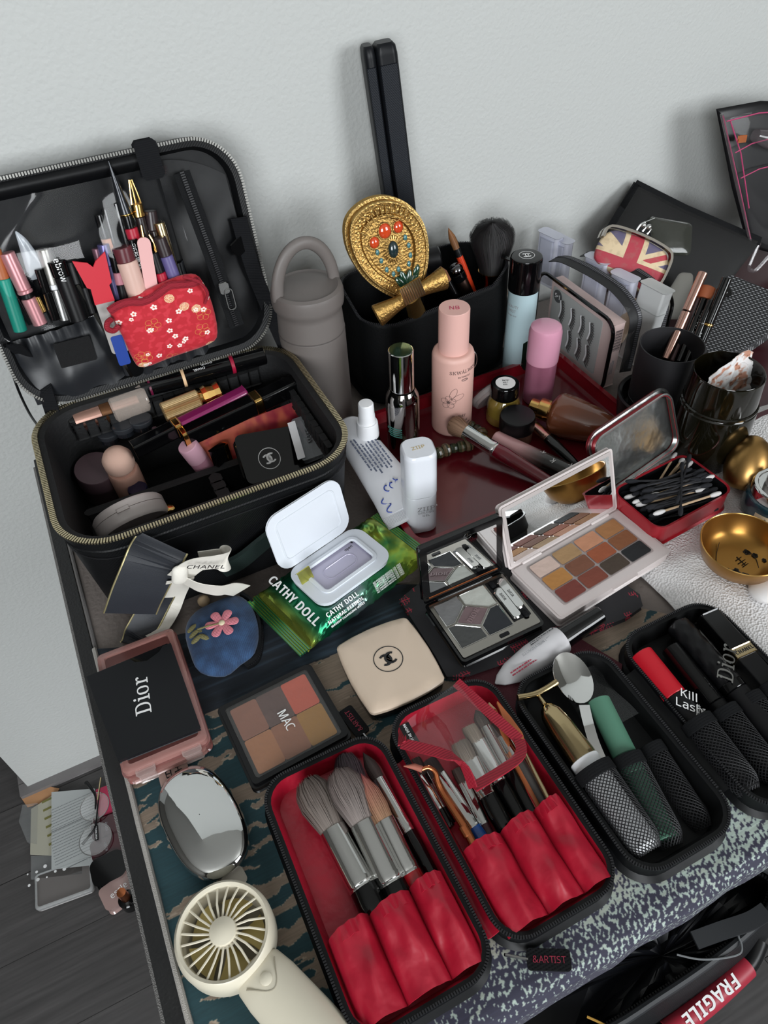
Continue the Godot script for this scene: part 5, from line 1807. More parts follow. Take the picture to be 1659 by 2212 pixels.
	lat(o, "jar", [0, 0, 0.018, 0, 0.019, 0.0015, 0.019, 0.018, 0, 0.018], M("copper_glitter", "7a5545", 0.3, 0.6, {"bump": ["fuzz", 0.12, 50.0]}))
	lat(o, "lid", [0, 0.017, 0.0195, 0.017, 0.0205, 0.018, 0.0205, 0.033, 0.0195, 0.0355, 0.017, 0.0362, 0, 0.0365], M("satin_black"))
	o = thing("clear_jar", "clear round pot leaning behind the gold glitter jar", "jar", along(V(0.4101, 0.7010, -0.6023), V(0.4070, 0.7090, -0.6173), Vector3.BACK))
	lat(o, "pot", [0, 0, 0.019, 0, 0.02, 0.001, 0.02, 0.01, 0.017, 0.012, 0, 0.012], M("clear_tint", "b9b4b2", 0.06, 0.0, {"alpha": 0.3}))
	lat(o, "rim", [0.0202, 0.004, 0.0212, 0.004, 0.0212, 0.008, 0.0202, 0.008], M("clear_tint"))
	lat(o, "powder", [0, 0.001, 0.017, 0.001, 0.017, 0.005, 0, 0.005], M("mauve_powder", "6d5755", 0.9))
	# brown bottle lying on its side
	o = thing("bronzer_bottle", "brown tapering bottle with a gold cap lying on its side", "bottle", along(V(0.4424, 0.7050, -0.5636), V(0.4970, 0.7050, -0.4784)))
	var Lb := V(0.4424, 0.7050, -0.5636).distance_to(V(0.4970, 0.7050, -0.4784))
	lat(o, "cap", [0, 0, 0.0085, 0, 0.0095, 0.001, 0.0095, 0.012, 0, 0.012], M("gold"))
	lat(o, "collar", [0, 0.012, 0.0125, 0.012, 0.013, 0.013, 0.013, 0.025, 0, 0.025], M("gold"))
	lat(o, "body", [0, 0.025, 0.014, 0.025, 0.024, 0.031, 0.0262, 0.036, 0.0255, 0.05, 0.021, 0.078, 0.0165, Lb - 0.008, 0.015, Lb - 0.004, 0.012, Lb, 0, Lb], M("bronzer", "6e3d26", 0.15, 0.0, {"coat": 0.6}), 36)
	bracelet()
	# brushes and tubes lying in the tray
	brush("brush with tan hair and a dark red handle lying across the bracelet", "brushes in the lacquer tray", V(0.4002, 0.6910, -0.4399), V(0.3375, 0.7150, -0.5728), {"r": 0.0088, "hair": 0.022, "ferrule": 0.042, "handle": M("dark_red_gloss", "6b0c1e", 0.15, 0.0, {"coat": 0.6}), "roots": "a8876f", "tips": "7c5a44", "kind": "dome", "count": 500, "end": 0.75})
	brush("short brush with a rose ferrule and black handle behind the copper glitter jar", "brushes in the lacquer tray", V(0.4377, 0.6910, -0.4613), V(0.4301, 0.6990, -0.5501), {"r": 0.0062, "hair": 0.012, "ferrule": 0.026, "handle": M("gloss_black"), "metal": M("rose_gold"), "roots": "5a4032", "tips": "3a2a22", "kind": "flat", "flat": 0.5, "count": 160, "end": 0.8})
	o = thing("primer_tube", "slim tube fading from pink to black with white script letters", "tube", along(V(0.4280, 0.6920, -0.4450), V(0.3790, 0.6960, -0.5415)))
	var Lt := V(0.4280, 0.6920, -0.4450).distance_to(V(0.3790, 0.6960, -0.5415))
	var fade := M("pink_black", "ffffff", 0.25, 0.0, {"tex": tex("pinkblack", func(): return img(4, 128, func(_x, y): return Color("15130f").lerp(Color("c99a9b"), smoothstep(0.28, 0.72, y / 127.0)))), "coat": 0.4})
	var tg := lathe([0, 0, 0.0095, 0.0, 0.0105, 0.001, 0.0105, Lt * 0.25, 0.0105, Lt * 0.5, 0.0105, Lt * 0.75, 0.0105, Lt - 0.002, 0.009, Lt, 0, Lt], 24)
	for i in tg.v.size():
		tg.t[i] = Vector2(0.5, clampf(tg.v[i].y / Lt, 0.01, 0.99))
	part(o, "tube", tg, fade)
	for s in [[0.12, 0.2, "K"], [0.3, -0.3, "K"], [0.44, 0.25, "K"]]:
		write(o, s[2], 0.006, Transform3D(Basis(Vector3.UP, s[1]) * Basis(Vector3.BACK, 1.2), Vector3(0, Lt * s[0], 0)) * Transform3D(Basis(), Vector3(0, 0, 0.0106)), M("white_print"), {"italic": true})
	cream_tube()


func bracelet() -> void:
	var path := smooth(PackedVector3Array([V(0.2563, 0.6900, -0.5436), V(0.2806, 0.6900, -0.5476), V(0.3141, 0.6910, -0.5564), V(0.3357, 0.6910, -0.5545), V(0.3557, 0.6910, -0.5518), V(0.3737, 0.6910, -0.5588), V(0.3711, 0.6910, -0.5777), V(0.3567, 0.6900, -0.5911)]), 8)
	var o := thing("stone_bracelet", "bracelet of banded green stone barrel beads lying in the tray", "bracelet", at(Vector3(path[20].x, TY + 0.005, path[20].z)))
	var cols := [M("stone_green", "3d402a", 0.2, 0.0, {"coat": 0.5}), M("stone_brown", "6b5a42", 0.25, 0.0, {"coat": 0.5}), M("stone_dark", "2b3326", 0.2, 0.0, {"coat": 0.5})]
	var q := resample(path, 0.0092)
	for i in q.size() - 1:
		var L := q[i].distance_to(q[i + 1]) * 0.94
		var tall := 0.0068 + 0.0012 * sin(i * 2.1)
		var bead := part(o, "bead", lathe([0, 0, tall * 0.8, 0, tall, L * 0.2, tall * 1.03, L * 0.5, tall, L * 0.8, tall * 0.8, L, 0, L], 10).move(along(q[i], q[i + 1])), cols[i % 3], true, "", 25.0)
		part(bead, "band", lathe([tall * 1.045, L * 0.4, tall * 1.06, L * 0.5, tall * 1.045, L * 0.62], 10).move(along(q[i], q[i + 1])), cols[(i + 1) % 3], true, "", 25.0)


func cream_tube() -> void:
	var p0 := V(0.2312, 0.7130, -0.6227)
	var p1 := V(0.2349, 0.7050, -0.4678)
	var o := thing("cream_tube", "large white cream tube with blue print lying between the case and the tray", "tube", along(p0, p1, Vector3(-0.1, 0.8, 0.55)))
	var L := p0.distance_to(p1)
	var m := M("tube_white", "d6d7dc", 0.35, 0.0, {"bump": ["soft", 0.04, 6.0]})
	var g := G.new()
	var rs := []
	for k in [[0.0, 0.0, 0.0], [0.0, 0.017, 0.017], [0.03, 0.0195, 0.0195], [0.4, 0.0225, 0.016], [0.75, 0.026, 0.008], [0.9, 0.0285, 0.0022], [0.905, 0.0285, 0.0009], [1.0, 0.0288, 0.0008], [1.0, 0.0, 0.0]]:
		rs.append(ring(1.0, k[0] * L, 28, k[1], k[2]))
	part(o, "tube", g.rows(rs, true), m)
	var cr := G.new()
	for k in 8:
		cr.add(box(0.056, 0.0012, 0.0024, 0.0003, 0.0, at(Vector3(0, L * (0.91 + 0.01 * k), 0))))
	part(o, "crimp", cr, m)
	var blue := M("blue_ink", "2a3f8f", 0.5)
	lines(o, Transform3D(Basis(Vector3.BACK, PI / 2), Vector3(-0.012, L * 0.42, 0.0166)), 7, 0.06, 0.004, M("blue_grey", "5a6277", 0.5))
	var sq := G.new()
	for k in 3:
		var p := PackedVector3Array()
		for i in 14:
			var a := i * 0.8 + k
			p.append(Vector3(-0.006 + k * 0.007 + cos(a) * 0.002, L * (0.68 + 0.01 * k) + i * 0.0007 + sin(a) * 0.002, 0.0112 - 0.0004 * i))
		sq.add(tube(p, 0.0006, 5))
	var loop := PackedVector3Array()
	for i in 20:
		var a := i * 0.5
		loop.append(Vector3(0.016 + sin(a) * 0.004, L * 0.78 + i * 0.0009, 0.006 - 0.00015 * i + 0.001 * cos(a)))
	sq.add(tube(loop, 0.0006, 5))
	part(o, "pen_marks", sq, M("pen_blue_ink", "1f3fa0", 0.4), false, "blue pen scribbles")



func lash_bag() -> void:
	# a clear zip bag that stands beside the tray, its broad side facing left
	var o := thing("clear_bag", "clear plastic zip bag with black piping full of false lash boxes", "bag", at(Vector3(0.595, TY, -0.64)))
	var film := M("bag_film", "f4f2f2", 0.06, 0.0, {"alpha": 0.03, "spec": 0.3})
	var pipe := M("gloss_black")
	# in this frame x runs along the wall (depth z of the room), z is up, y faces left
	var fr := Transform3D(Basis(Vector3.BACK, Vector3.LEFT, Vector3.DOWN), Vector3(0.551, TY + 0.052, -0.64))
	var outl := rrect(0.152, 0.1, 0.018, 5)
	var pan := prism(outl, 0.0, 0.0008, 0.0)
	part(o, "front_panel", pan.move(fr), film, true, "clear front panel")
	part(o, "piping", tube(lift(outl, 0.0004), 0.0024, 8, 1.0, true).move(fr), pipe, true)
	var back := Transform3D(fr.basis, Vector3(0.646, TY + 0.056, -0.65))
	part(o, "back_panel", prism(outl, 0.0, 0.0008, 0.0).move(back), film, true)
	part(o, "piping", tube(lift(outl, 0.0004), 0.0022, 8, 1.0, true).move(back), pipe, true)
	# the open zip: a black band with teeth on each side of the mouth
	var tape := M("zip_tape", "1b1b1d", 0.6)
	for s in [[0.575, 0.118, -0.563, 0.028], [0.625, 0.112, -0.572, 0.045]]:
		var p := smooth(PackedVector3Array([Vector3(s[0], TY + s[1] - 0.012, -0.722), Vector3(s[0] - 0.004, TY + s[1] + 0.002, -0.69), Vector3(s[0] + 0.002, TY + s[1] + 0.004, -0.64), Vector3(s[0] + 0.006, TY + s[1], -0.6), Vector3(s[0] + 0.008, TY + s[1] - 0.016, s[2] - 0.006), Vector3(s[0] + 0.006, TY + s[1] - 0.045, s[2]), Vector3(s[0] + 0.004, TY + s[3], s[2] + 0.002)]), 6)
		part(o, "zip_tape", strap(p, Vector3(1, 0.35, 0.2), 0.015, 0.001), tape, true)
		var lifted := PackedVector3Array()
		for q in p:
			lifted.append(q + Vector3(0.004, 0.002, 0.0012))
		var before := o.get_child_count()
		zip_teeth(o, lifted, 0.0026, 0.004, M("zip_grey", "55555a", 0.4), Vector3(-0.1, 0.7, 0.7).normalized())
		(o.get_child(before) as Node3D).global_transform = Transform3D.IDENTITY
	part(o, "zip_gusset", sheet(func(u: float, v: float): return Vector3(lerpf(0.553, 0.575, v), TY + 0.1 + 0.01 * v - 0.004 * sin(v * PI) + 0.002 * sin(u * 20.0), lerpf(-0.71, -0.57, u)), 20, 5, 0.0), film, true)
	part(o, "side_gusset", sheet(func(u: float, v: float): return Vector3(lerpf(0.553, 0.58, u), TY + lerpf(0.01, 0.09, v), -0.562 + 0.005 * sin(u * PI) + 0.002 * sin(v * 14.0)), 8, 16, 0.0), film, true)
	# the boxes inside
	var pink := M("pink_card", "cfb6b2", 0.5)
	var b := thing("lash_box", "pink false lash box with a clear window at the front of the clear bag", "box", at(Vector3(0.566, TY + 0.004, -0.635)))
	var bf := Transform3D(Basis(Vector3.BACK, Vector3.LEFT, Vector3.DOWN), Vector3(-0.001, 0.047, 0.0))
	part(b, "carton", box(0.016, 0.09, 0.126, 0.0008), pink)
	part(b, "card", prism(rrect(0.1, 0.076, 0.003), 0.0, 0.0006, 0.0).move(Transform3D(bf.basis, Vector3(-0.0082, 0.046, -0.007))), M("grey_card", "a9acab", 0.35))
	var lash := M("lash_black", "1a1517", 0.7)
	for k in 8:
		var cx := [-0.03, -0.008, 0.012, 0.03][k % 4] as float
		var cy := 0.018 if k < 4 else -0.014
		var g := G.new()
		var lid := PackedVector3Array()
		for i in 9:
			var t := i / 8.0 - 0.5
			lid.append(Vector3(cx + 0.004 * cos(t * 2.6), 0.001, cy + t * 0.024))
		g.add(tube(lid, 0.0009, 5))
		for i in 9:
			var t := i / 8.0 - 0.5
			for e in 2:
				g.add(tube(PackedVector3Array([lid[i], lid[i] + Vector3(0.0058 + 0.0015 * e, 0.0016, 0.0018 * (e - 0.5) + t * 0.005)]), [0.0009, 0.0005], 4))
		part(b, "lash", g.move(Transform3D(bf.basis, Vector3(-0.0088, 0.046, -0.007))), lash)
		part(b, "lash_bed", tube(PackedVector3Array([Vector3(cx - 0.002, 0.0006, cy - 0.012), Vector3(cx + 0.001, 0.0008, cy), Vector3(cx - 0.002, 0.0006, cy + 0.012)]), 0.0011, 6).move(Transform3D(bf.basis, Vector3(-0.0084, 0.046, -0.007))), M("white_plastic"))
	part(b, "seal", can(0.0085, 0, 0.0005).move(Transform3D(bf.basis, Vector3(-0.0088, 0.074, -0.046))), M("seal_grey", "2f3336", 0.4))
	write(b, "S•1", 0.006, Transform3D(Basis(Vector3.BACK, Vector3.UP, Vector3.LEFT), Vector3(-0.0094, 0.074, -0.046)), M("white_print"))
	var bars := G.new()
	var x := -0.006
	for k in 22:
		var w := 0.00025 + 0.0003 * ((k * 7) % 3)
		bars.add(box(0.0105, w, 0.0002, 0.00005, 0.0, at(Vector3(0.001, 0.052 + k * 0.00135, 0.0631))))
	part(b, "barcode", bars, M("black_print"))
	lines(b, Transform3D(Basis(Vector3.BACK, PI / 2), Vector3(-0.002, 0.028, 0.0632)), 3, 0.02, 0.002, M("grey_print"))
	var milk := M("lash_tray_white", "c6c8d6", 0.2, 0.0, {"back": "333333"})
	var spots := [[0.594, -0.757, 0.122, 0.055], [0.602, -0.745, 0.118, 0.04], [0.602, -0.668, 0.124, 0.05], [0.607, -0.622, 0.121, 0.04]]
	var says := ["white plastic lash tray nearest the wall in the clear bag", "pale lash tray half hidden behind the first in the clear bag", "white lash tray in the middle of the clear bag's mouth", "white lash tray next to the leaning white box"]
	for k in 4:
		var s: Array = spots[k]
		var l := thing("lash_tray", says[k], "lash tray", Transform3D(Basis(Vector3.UP, 0.2), Vector3(s[0], TY + s[2] - 0.07, s[1])), "white lash trays in the clear bag")
		part(l, "tray", box(0.014, 0.07, 0.034, 0.002, 0.004), milk)
		part(l, "recess", box(0.004, 0.05, 0.024, 0.001, 0.003, at(Vector3(-0.0066, 0.014, 0))), M("lash_tray_inner", "b3b6c6", 0.25))
	var wb := thing("white_box", "flat white box leaning in the right end of the clear bag", "box", Transform3D(Basis(Vector3.UP, 0.15).rotated(Vector3.FORWARD, 0.12), Vector3(0.613, TY + 0.02, -0.585)))
	part(wb, "box", box(0.018, 0.1, 0.036, 0.002, 0.003), M("box_white", "c9cbcb", 0.4))
	part(wb, "lid_seam", box(0.0185, 0.0012, 0.0365, 0.0003, 0.003, at(Vector3(0, 0.07, 0))), M("seam_white", "a9abab", 0.5))
	solo("paper_sachet", "crumpled beige sachet between the lash trays and the white box", "sachet", pillow(soften(PackedVector2Array([Vector2(-0.016, -0.03), Vector2(0.016, -0.026), Vector2(0.014, 0.03), Vector2(-0.014, 0.028)]), 0.006), 0.003, 0.003), M("sachet", "b9a48f", 0.4, 0.0, {"bump": ["crumple", 0.1, 8.0]}), Transform3D(Basis(Vector3(0, 0, 1), Vector3(-0.9, 0.4, 0), Vector3(0.4, 0.9, 0)).orthonormalized(), Vector3(0.603, TY + 0.07, -0.605)))


func flag_picture() -> Image:
	var n := noise(0.03, 15, 3)
	return img(256, 192, func(x, y):
		var u: float = (x / 255.0 - 0.45) * 1.5
		var v: float = (y / 191.0 - 0.62)
		var k := n.get_noise_2d(x, y)
		var c := Color("5a546e")
		var d1 := absf(u - v * 1.55) / 1.84
		var d2 := absf(u + v * 1.55) / 1.84
		if minf(d1, d2) < 0.14:
			c = Color("cdb896")
		if (d1 < 0.05 and v > 0.0) or (d2 < 0.05):
			c = Color("a83640")
		if absf(u) < 0.24 or absf(v) < 0.2:
			c = Color("cdb896")
		if absf(u) < 0.14 or absf(v) < 0.12:
			c = Color("a33240")
		return c.lerp(Color("8f7a62"), clampf(k * 0.5, 0, 0.35)))


func coin_purse() -> void:
	# plane of its front: through (0.64, 0.13, -0.64), turned to the left and up
	var fr := flat_frame(V(0.6328, 0.7987, -0.6418), V(0.6705, 0.7830, -0.6131), Vector3(-0.35, 0.55, 0.76).normalized())
	var o := thing("coin_purse", "worn flag print coin purse with a silver clasp on top of the clear bag", "purse", fr)
	var p := local_poly(fr, [V(0.6196, 0.8342, -0.6735), V(0.6496, 0.8245, -0.6528), V(0.6739, 0.8083, -0.6298), V(0.6733, 0.7968, -0.6218), V(0.6521, 0.7604, -0.6052), V(0.6199, 0.7784, -0.6330), V(0.5905, 0.8054, -0.6661), V(0.6014, 0.8232, -0.6740)])
	part(o, "pouch", pillow(soften(p, 0.008, 3), 0.008, 0.02, 7, 0.35), M("flag_print", "ffffff", 0.7, 0.0, {"tex": tex("flag", flag_picture)}))
	var bar := M("purse_silver", "b5aea4", 0.25, 1.0)
	for dz in [0.0045, -0.012]:
		part(o, "clasp_frame", strap(smooth(PackedVector3Array([V(0.6064, 0.8266, -0.6742), V(0.6181, 0.8361, -0.6756), V(0.6475, 0.8265, -0.6551), V(0.6727, 0.8115, -0.6327), V(0.6754, 0.8013, -0.6241), V(0.6628, 0.7834, -0.6169), V(0.6546, 0.7753, -0.6148)]), 5), Vector3(-0.35, 0.55, 0.76), 0.009, 0.003).move(Transform3D(Basis(), fr.basis.y * dz)), bar, true)
	for s in [[V(0.6524, 0.8299, -0.6553), V(0.6550, 0.8361, -0.6586)], [V(0.6568, 0.8269, -0.6511), V(0.6606, 0.8340, -0.6545)]]:
		var k := part(o, "kiss_lock", tube(PackedVector3Array([s[0], (s[0] as Vector3).lerp(s[1], 0.6) + Vector3(0.002, 0.001, 0.003), s[1]]), 0.0013, 6), M("chrome"), true)
		part(k, "ball", ball(Vector3.ONE * 0.0035, s[1], 12), M("chrome"), true)
	part(o, "chain", tube(smooth(PackedVector3Array([V(0.6462, 0.8315, -0.6594), V(0.6527, 0.8371, -0.6604), V(0.6609, 0.8394, -0.6583), V(0.6691, 0.8417, -0.6562)]), 4), 0.0011, 6), M("chrome"), true)


func wall_side_bags() -> void:
	# black organza pouch leaning on the wall
	var N := Vector3(-0.15, 0.7, 0.7).normalized()
	var fr := flat_frame(V(0.7722, 0.7408, -0.7020), V(0.8381, 0.7329, -0.6800), N)
	var o := thing("mesh_pouch", "empty black organza pouch leaning on the wall behind the flag purse", "pouch", fr)
	var p := local_poly(fr, [V(0.7526, 0.8193, -0.7848), V(0.8088, 0.7880, -0.7414), V(0.9015, 0.7438, -0.6773), V(0.8615, 0.7228, -0.6649), V(0.8040, 0.6912, -0.6457), V(0.7396, 0.7018, -0.6700), V(0.7203, 0.7470, -0.7193), V(0.6868, 0.7755, -0.7550), V(0.7216, 0.7987, -0.7708)])
	var mesh := StandardMaterial3D.new()
	mesh.resource_name = "organza"
	mesh.albedo_color = Color(0.02, 0.02, 0.022, 0.86)
	mesh.transparency = BaseMaterial3D.TRANSPARENCY_ALPHA
	mesh.roughness = 0.6
	part(o, "front_layer", pillow(p, 0.006, 0.0, 6, 0.4), mesh)
	part(o, "back_layer", pillow(inset(p, 0.001), 0.0, 0.006, 6, 0.4), mesh)
	var hem := PackedVector3Array()
	for q in [p[8], p[0], p[1], p[2]]:
		hem.append(Vector3(q.x, 0.001, q.y))
	part(o, "hem", strap(hem, Vector3(0.2, 0, 1), 0.012, 0.0012), M("black_cloth"))
	part(o, "hem", strap(PackedVector3Array([Vector3(p[0].x, 0.001, p[0].y), Vector3(p[8].x, 0.001, p[8].y), Vector3(p[7].x, 0.001, p[7].y)]), Vector3(1, 0, 0.2), 0.012, 0.0012), M("black_cloth"))
	# crumpled cellophane seen behind the purse clasp
	var cel := pillow(soften(PackedVector2Array([Vector2(-0.03, -0.025), Vector2(0.035, -0.015), Vector2(0.03, 0.03), Vector2(-0.025, 0.028)]), 0.008), 0.006, 0.002)
	solo("cellophane_bag", "small crumpled clear bag lying on the black organza pouch", "bag", cel, M("cello", "3d4036", 0.15, 0.0, {"alpha": 0.3}), Transform3D(fr.basis, V(0.7700, 0.7649, -0.7266) + N * 0.008))
	solo("plastic_sleeve", "frosted grey plastic sleeve between the purse and the black cup", "sleeve", pillow(soften(local_poly(Transform3D(fr.basis, V(0.7204, 0.7241, -0.6507)), [V(0.7459, 0.7450, -0.6662), V(0.7645, 0.7419, -0.6590), V(0.7395, 0.6985, -0.6210), V(0.6992, 0.7037, -0.6348), V(0.7089, 0.7209, -0.6500)]), 0.006), 0.004, 0.002), M("frosted", "77756f", 0.5), Transform3D(fr.basis, V(0.7204, 0.7241, -0.6507)))
	# clear pink-stitched bag standing against the wall at the right edge of the view
	var cN := Vector3(-0.1, 0.2, 0.97).normalized()
	var cf := flat_frame(V(0.9037, 0.8224, -0.7143), V(0.9666, 0.8177, -0.7068), cN)
	o = thing("clear_tool_bag", "clear plastic bag with pink stitching and dark contents against the wall", "bag", cf)
	var q := local_poly(cf, [V(0.8299, 0.9082, -0.7396), V(0.8871, 0.9077, -0.7336), V(1.0032, 0.8882, -0.7176), V(1.0685, 0.6768, -0.6673), V(0.9760, 0.7058, -0.6828), V(0.9064, 0.7347, -0.6959), V(0.8668, 0.8170, -0.7170)])
	part(o, "film", pillow(q, 0.014, 0.012, 7, 0.3), M("tool_film", "e8e6ea", 0.05, 0.0, {"alpha": 0.01, "spec": 0.22}))
	part(o, "inner_lining", pillow(inset(q, 0.007), 0.008, 0.006, 6, 0.3), M("satin_black"))
	var pink := M("pink_thread", "b23a68", 0.5)
	for s in [[V(0.8150, 0.9129, -0.7241), V(0.8540, 0.8251, -0.7019), V(0.8877, 0.7478, -0.6825)], [V(0.8274, 0.9048, -0.7211), V(0.8499, 0.8651, -0.7106), V(0.8764, 0.7918, -0.6928)], [V(0.8217, 0.9057, -0.7219), V(0.8706, 0.9078, -0.7173), V(0.9146, 0.9035, -0.7119)], [V(0.8410, 0.8665, -0.7118), V(0.8664, 0.8734, -0.7106), V(0.9208, 0.8758, -0.7055)], [V(0.8554, 0.8334, -0.7035), V(0.8838, 0.8400, -0.7019), V(0.9286, 0.8411, -0.6976)]]:
		part(o, "stitching", tube(PackedVector3Array(s), 0.0008, 5), pink, true)
	part(o, "edge_binding", tube(PackedVector3Array([V(0.8125, 0.9153, -0.7248), V(0.8509, 0.8256, -0.7024), V(0.8874, 0.7454, -0.6821)]), 0.0022, 8), M("clear_edge", "6d6467", 0.08, 0.0, {"alpha": 0.25}), true)
	part(o, "copper_clip", box(0.012, 0.002, 0.008, 0.0004, 0.0).move(Transform3D(cf.basis, V(0.8484, 0.8816, -0.7142))), M("copper"), true)
	part(o, "roll", tube(PackedVector3Array([V(0.8697, 0.8826, -0.7122), V(0.8916, 0.8749, -0.7083), V(0.9389, 0.8620, -0.7008)]), [0.008, 0.012, 0.014], 12), M("clear_edge"), true)
	part(o, "hang_loop", tube(smooth(PackedVector3Array([V(0.9033, 0.7404, -0.6794), V(0.8954, 0.7194, -0.6759), V(0.8921, 0.7069, -0.6736), V(0.9043, 0.7018, -0.6713), V(0.9204, 0.7143, -0.6722), V(0.9319, 0.7250, -0.6733)]), 6), 0.003, 8), M("clear_edge"), true)
	# black and white woven pouch
	var wn := Vector3(-0.25, 0.9, 0.35).normalized()
	var wf := flat_frame(V(0.7669, 0.7302, -0.5710), V(0.7874, 0.7250, -0.5431), wn)
	var wp := soften(local_poly(wf, [V(0.7816, 0.7518, -0.6160), V(0.8294, 0.7363, -0.5419), V(0.8020, 0.7255, -0.5338), V(0.7368, 0.7061, -0.5305), V(0.6875, 0.7031, -0.5581)]), 0.006)
	o = thing("woven_pouch", "black and white woven box pouch behind the black cup", "pouch", wf)
	var wg := prism(wp, -0.03, 0.0, 0.004)
	for i in wg.v.size():
		wg.t[i] = Vector2(wg.v[i].x, wg.v[i].z + wg.v[i].y) * 40.0
	var dash := M("woven_dash", "ffffff", 0.7, 0.0, {"tex": tex("dash", func(): return img(64, 64, func(x, y):
		var row: int = y / 8
		var xx: int = (x + (row % 2) * 8) % 16
		return Color("8f9093") if xx < 9 and y % 8 > 2 and y % 8 < 6 else Color("121214")))})
	part(o, "body", wg, dash)
	part(o, "tab", box(0.018, 0.001, 0.014, 0.0004, 0.004, at(Vector3(-0.028, 0.0005, -0.016), 0.6)), M("gloss_black"))
	part(o, "tab_window", box(0.006, 0.0013, 0.0025, 0.0003, 0.001, at(Vector3(-0.027, 0.0006, -0.016), 0.6)), M("white_print"))


func cups() -> void:
	var c := V(0.5760, 0.6790, -0.4979)
	var d := thing("black_dish", "glossy black round dish under the matt black cup", "dish", at(c))
	lat(d, "dish", [0, 0, 0.038, 0, 0.044, 0.004, 0.047, 0.036, 0.045, 0.038, 0.042, 0.036, 0.037, 0.014, 0, 0.014], M("satin_black"), 40)
	var o := thing("pen_cup", "matt charcoal cup holding slim make-up pencils", "cup", at(c + Vector3(0, 0.0145, 0)))
	var mm := M("charcoal_cup", "1d1d20", 0.55, 0.0, {"bump": ["fuzz", 0.006, 30.0]})
	lat(o, "cup", [0, 0, 0.028, 0, 0.032, 0.004, 0.0345, 0.022, 0.0355, 0.06, 0.0352, 0.09, 0.0345, 0.0905, 0.0338, 0.09, 0.0335, 0.06, 0.03, 0.008, 0, 0.008], mm, 44)
	part(o, "foot_ring", lathe([0.0335, 0.018, 0.0348, 0.019, 0.0348, 0.0205, 0.0335, 0.021], 40), M("satin_black"))
	var g := "pencils in the charcoal cup"
	var lo := c + Vector3(0, 0.03, 0)
	var bk := M("gloss_black")
	pen("rose gold pencil in the charcoal cup", g, V(0.5847, 0.7540, -0.5095), V(0.6474, 0.8277, -0.5450), 0.0052, [[0.55, M("rose_gold"), 1.0, "barrel"], [0.56, bk, 0.9, "joint"], [1.0, M("rose_gold"), 1.02, "cap"]])
	pen("slim mauve pencil behind the lettered black one in the charcoal cup", g, V(0.5911, 0.7510, -0.5066), V(0.6502, 0.7973, -0.5450), 0.003, [[1.0, M("pen_dusk", "5d4747", 0.3), 1.0, "barrel"]])
	var o2 := pen("black brush with flat copper hair and white script in the charcoal cup", g, V(0.5994, 0.7490, -0.5030), V(0.6424, 0.8041, -0.5300), 0.0048, [[1.0, bk, 1.0, "handle"]], "makeup_brush", "brush")
	var L := V(0.5994, 0.7490, -0.5030).distance_to(V(0.6424, 0.8041, -0.5300))
	lat(o2, "bristles", [0, L, 0.0075, L, 0.009, L + 0.008, 0.0088, L + 0.013, 0.004, L + 0.015, 0, L + 0.015], M("copper_hair", "8f4a26", 0.7, 0.0, {"bump": ["fuzz", 0.03, 30.0]}))
	write(o2, "lisa eldridge", 0.0045, Transform3D(Basis(Vector3.BACK, PI / 2), Vector3(0.0, L * 0.6, 0.005)), M("white_print"))
	var o3 := pen("black pencil with small white capitals in the charcoal cup", g, V(0.6054, 0.7490, -0.4975), V(0.6429, 0.8072, -0.5200), 0.0042, [[0.62, bk, 1.0, "barrel"], [0.64, M("steel"), 1.02, "ring"], [1.0, bk, 1.0, "cap"]])
	write(o3, "NYX", 0.0042, Transform3D(Basis(Vector3.BACK, PI / 2), Vector3(0.0, L * 0.42, 0.0044)), M("white_print"))
	pen("long black pencil with a gold ring in the charcoal cup", g, V(0.6151, 0.7490, -0.4962), V(0.6580, 0.8302, -0.5200), 0.0056, [[0.43, bk, 0.95, "barrel"], [0.46, M("gold"), 1.02, "ring"], [1.0, bk, 1.0, "cap"]])
	# olive glass
	var oc := V(0.5651, 0.6790, -0.4099)
	o = thing("glass_tumbler", "dark olive glass tumbler with a used tissue in it", "tumbler", at(oc))
	var ol := M("olive_glass", "0f0d06", 0.08)
	lat(o, "glass", [0, 0, 0.025, 0, 0.028, 0.002, 0.0355, 0.03, 0.0395, 0.062, 0.0385, 0.088, 0.0365, 0.09, 0.0362, 0.0925, 0.0368, 0.094, 0.035, 0.127, 0.0342, 0.1282, 0.0332, 0.127, 0.034, 0.094, 0.0345, 0.06, 0.026, 0.006, 0, 0.006], ol, 56)
	part(o, "ring", lathe([0.037, 0.0895, 0.0382, 0.0905, 0.0384, 0.0925, 0.0372, 0.0938], 56), ol)
	var n := noise(1.0, 61, 3)
	var tis := M("tissue", "ffffff", 0.9, 0.0, {"tex": tex("tissue", func(): return img(128, 128, func(x, y):
		var k := n.get_noise_2d(x * 0.035, y * 0.035)
		var s := n.get_noise_2d(x * 0.11 + 50.0, y * 0.11)
		return Color("d8d6d6").lerp(Color("b5826c"), smoothstep(0.02, 0.3, k + 0.12 * s)).lerp(Color("6b4434"), smoothstep(0.6, 0.7, s + k * 0.6))))})
	var ts := Vector3(0.0, 0.115, 0)
	o = thing("used_tissue", "crumpled white tissue with make-up stains in the olive glass", "tissue", at(oc + Vector3(0.002, 0.06, -0.002)))
	part(o, "tissue", sheet(func(u: float, v: float):
		var fold := 0.005 * n.get_noise_2d(u * 2.2, v * 2.2) + 0.002 * n.get_noise_2d(u * 7.0, v * 6.0)
		return Vector3(lerpf(-0.024, 0.036, u) + 0.3 * fold, lerpf(0.012, 0.058 + 0.028 * u, v) - 0.014 * pow(absf(u - 0.5) * 2.0, 3.0) * v + fold, 0.019 - 0.026 * v - 0.012 * sin(u * PI) * (1 - v) + fold), 40, 30, 0.0008), tis)


